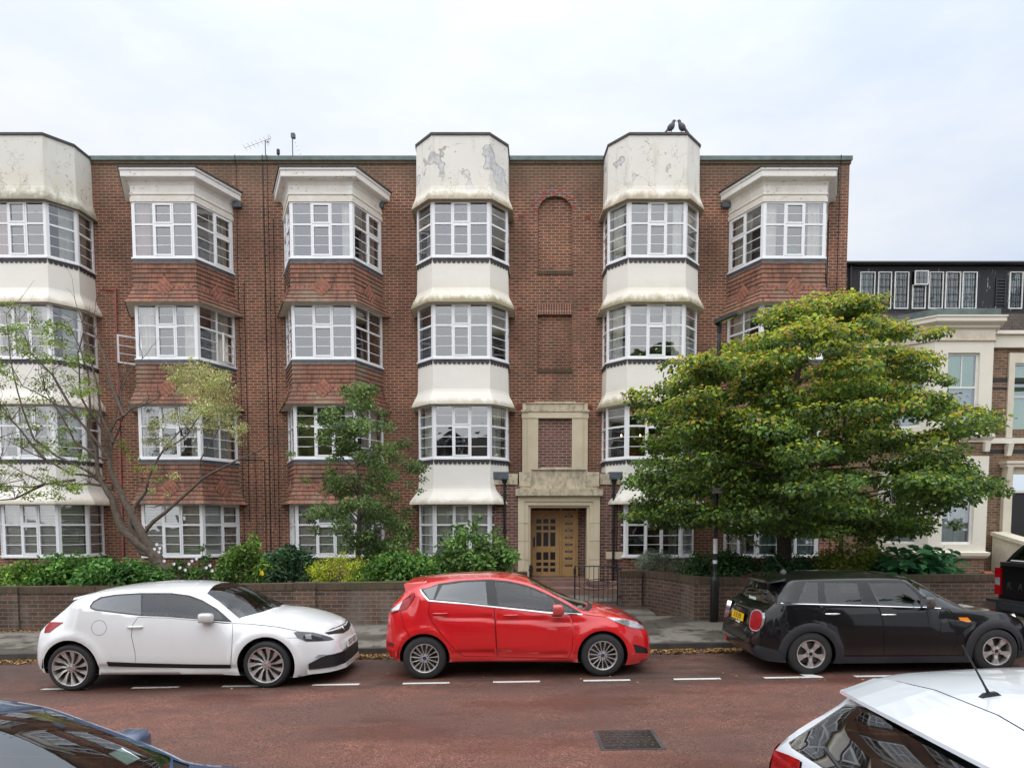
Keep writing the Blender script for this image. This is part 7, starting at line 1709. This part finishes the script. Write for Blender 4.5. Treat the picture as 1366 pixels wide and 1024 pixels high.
b = MB(); b.box(-.03, .08, -.80, .80, 1.345, 1.40, 'black'); b.build('canopy_rail', pick, bevel=.01); b = MB(); b.box(.01, .04, .35, .62, 1.425, 1.44, 'wplate'); b.build('canopy_badge', pick)
# ------------------------------------------------------------------ the far side of the street, seen only in the glass
def opp(x0, x1, y, h, gable, label):
    root = empty('gabled_house', ((x0+x1)/2, y, 0), label, 'house', 'houses across the street'); b = MB(); O = Vector(root.location)
    b.box(x0-O.x, x1-O.x, -8, 0, 0, h, 'brownbrick'); b.build('wall', root); b = MB(); xm = (x0+x1)/2-O.x
    b.face([(x0-O.x, .3, h), (x1-O.x, .3, h), (x1-O.x-1, -4, h+3), (x0-O.x+1, -4, h+3)][::-1], 'rooftile')
    if gable: b.prism([(xm-2.2, -.5), (xm+2.2, -.5), (xm+2.2, .6), (xm-2.2, .6)], 0, h, 'brownbrick'); b.slab([(-2.3, 0), (0, 3.2), (2.3, 0)], (xm, .6, h), (-1, 0, 0), (0, 0, 1), -3, .05, 'rooftile')
    b.box(xm+2.6, xm+3.6, -4, -3.2, h, h+4.2, 'brownbrick'); b.build('roof', root)
    for fl in range(3):
        for k in range(3):
            x = x0-O.x+(x1-x0)*(k+.5)/3; b = MB(); b.box(x-.65, x+.65, .61 if (gable and k == 1) else .01, .66 if (gable and k == 1) else .06, .9+fl*3, 2.7+fl*3, 'upvc2'); b.box(x-.55, x+.55, .67 if (gable and k == 1) else .065, .68 if (gable and k == 1) else .075, 1.0+fl*3, 2.6+fl*3, 'doorglass'); b.build('window', root)
opp(-26, -12, -15, 7.6, True, 'brown gabled house across the street, reflected in the left windows'); opp(-11, 2, -15, 6.2, True, 'middle brown gabled house across the street, only reflected'); opp(3, 17, -15, 7.0, True, 'brown gabled house across the street, reflected in the right windows')
def opptree(x, y, r, h, seed, label):
    root = empty('leafy_tree', (x, y, 0), label, 'tree', 'trees across the street'); cl = []; q = random.Random(seed)
    for i in range(110): a = q.random()*6.28; e = q.uniform(-.9, 1); rr_ = r*math.sqrt(max(0, 1-e*e))*q.uniform(.5, .95); cl.append((x+rr_*math.cos(a), y+rr_*math.sin(a), h+e*r*.8, .9, .9, .6))
    leafmesh('crown', cl, 15000, .36, C_G, root, origin=(x, y, 0), seed=seed); b = MB(); b.tube([(0, 0, 0), (.1, 0, h*.6), (0, 0, h)], [.25, .18, .08], 'bark2', 8); b.build('trunk', root)
opptree(9.5, -8.5, 4.6, 9.6, 51, 'leafy tree across the street, reflected in the right windows'); opptree(-13, -8.5, 4.2, 8.4, 52, 'leafy tree across the street, reflected in the left windows'); opptree(18.5, -9.0, 5.2, 12.0, 53, 'rightmost leafy tree across the street')
# ------------------------------------------------------------------ light, sky, camera
sc = bpy.context.scene
w = bpy.data.worlds.new("World"); sc.world = w; w.use_nodes = True; nt = w.node_tree; bg = nt.nodes['Background']
SUN_EL, SUN_AZ = math.radians(52), math.radians(200)          # behind the camera and to the left, through cloud
sky = nd(nt, 'ShaderNodeTexSky'); sky.sky_type = 'NISHITA'; sky.sun_disc = False; sky.sun_elevation = SUN_EL; sky.sun_rotation = SUN_AZ
tc = nd(nt, 'ShaderNodeTexCoord'); sp = nd(nt, 'ShaderNodeSeparateXYZ'); lk(nt, tc.outputs['Generated'], sp.inputs[0])
n1 = noise(nt, tc.outputs['Generated'], 2.3, 6, .55, (1, 1, 2.6))
cloud = ramp(nt, n1, [(.34, (.71, .79, .93)), (.50, (.84, .89, .965)), (.66, (.97, .98, 1.0))])
lum = mth(nt, 'ADD', .715, mth(nt, 'MULTIPLY', mth(nt, 'POWER', mth(nt, 'MAXIMUM', sp.outputs[2], 0), 3.5), 1.55))
cl_ = mixc(nt, 1.0, cloud, lum, 'MULTIPLY')
skys = mixc(nt, 1.0, sky.outputs[0], (.10, .10, .10), 'MULTIPLY')
col = mixc(nt, .92, skys, cl_)
lk(nt, col, bg.inputs[0]); bg.inputs[1].default_value = 1.0
su = bpy.data.lights.new('Sun', 'SUN'); su.energy = 1.5; su.angle = math.radians(110); su.color = (1, .965, .92)
so = bpy.data.objects.new('Sun', su); C.objects.link(so); so.rotation_euler = (PI/2-SUN_EL, 0, -math.radians(15)); so.location = (0, -10, 30)
cam = bpy.data.cameras.new('Camera'); cam.lens = 24; cam.sensor_width = 36; cam.shift_y = .1742; cam.clip_end = 2000; cam.clip_start = .05
co = bpy.data.objects.new('Camera', cam); C.objects.link(co); co.location = (0, 0, CAMH); co.rotation_euler = (PI/2-TH, 0, 0); sc.camera = co
sc.view_settings.view_transform = 'Standard'; sc.view_settings.look = 'None'; sc.view_settings.exposure = .45; sc.view_settings.gamma = 1
sc.cycles.max_bounces = 8; sc.cycles.transparent_max_bounces = 16
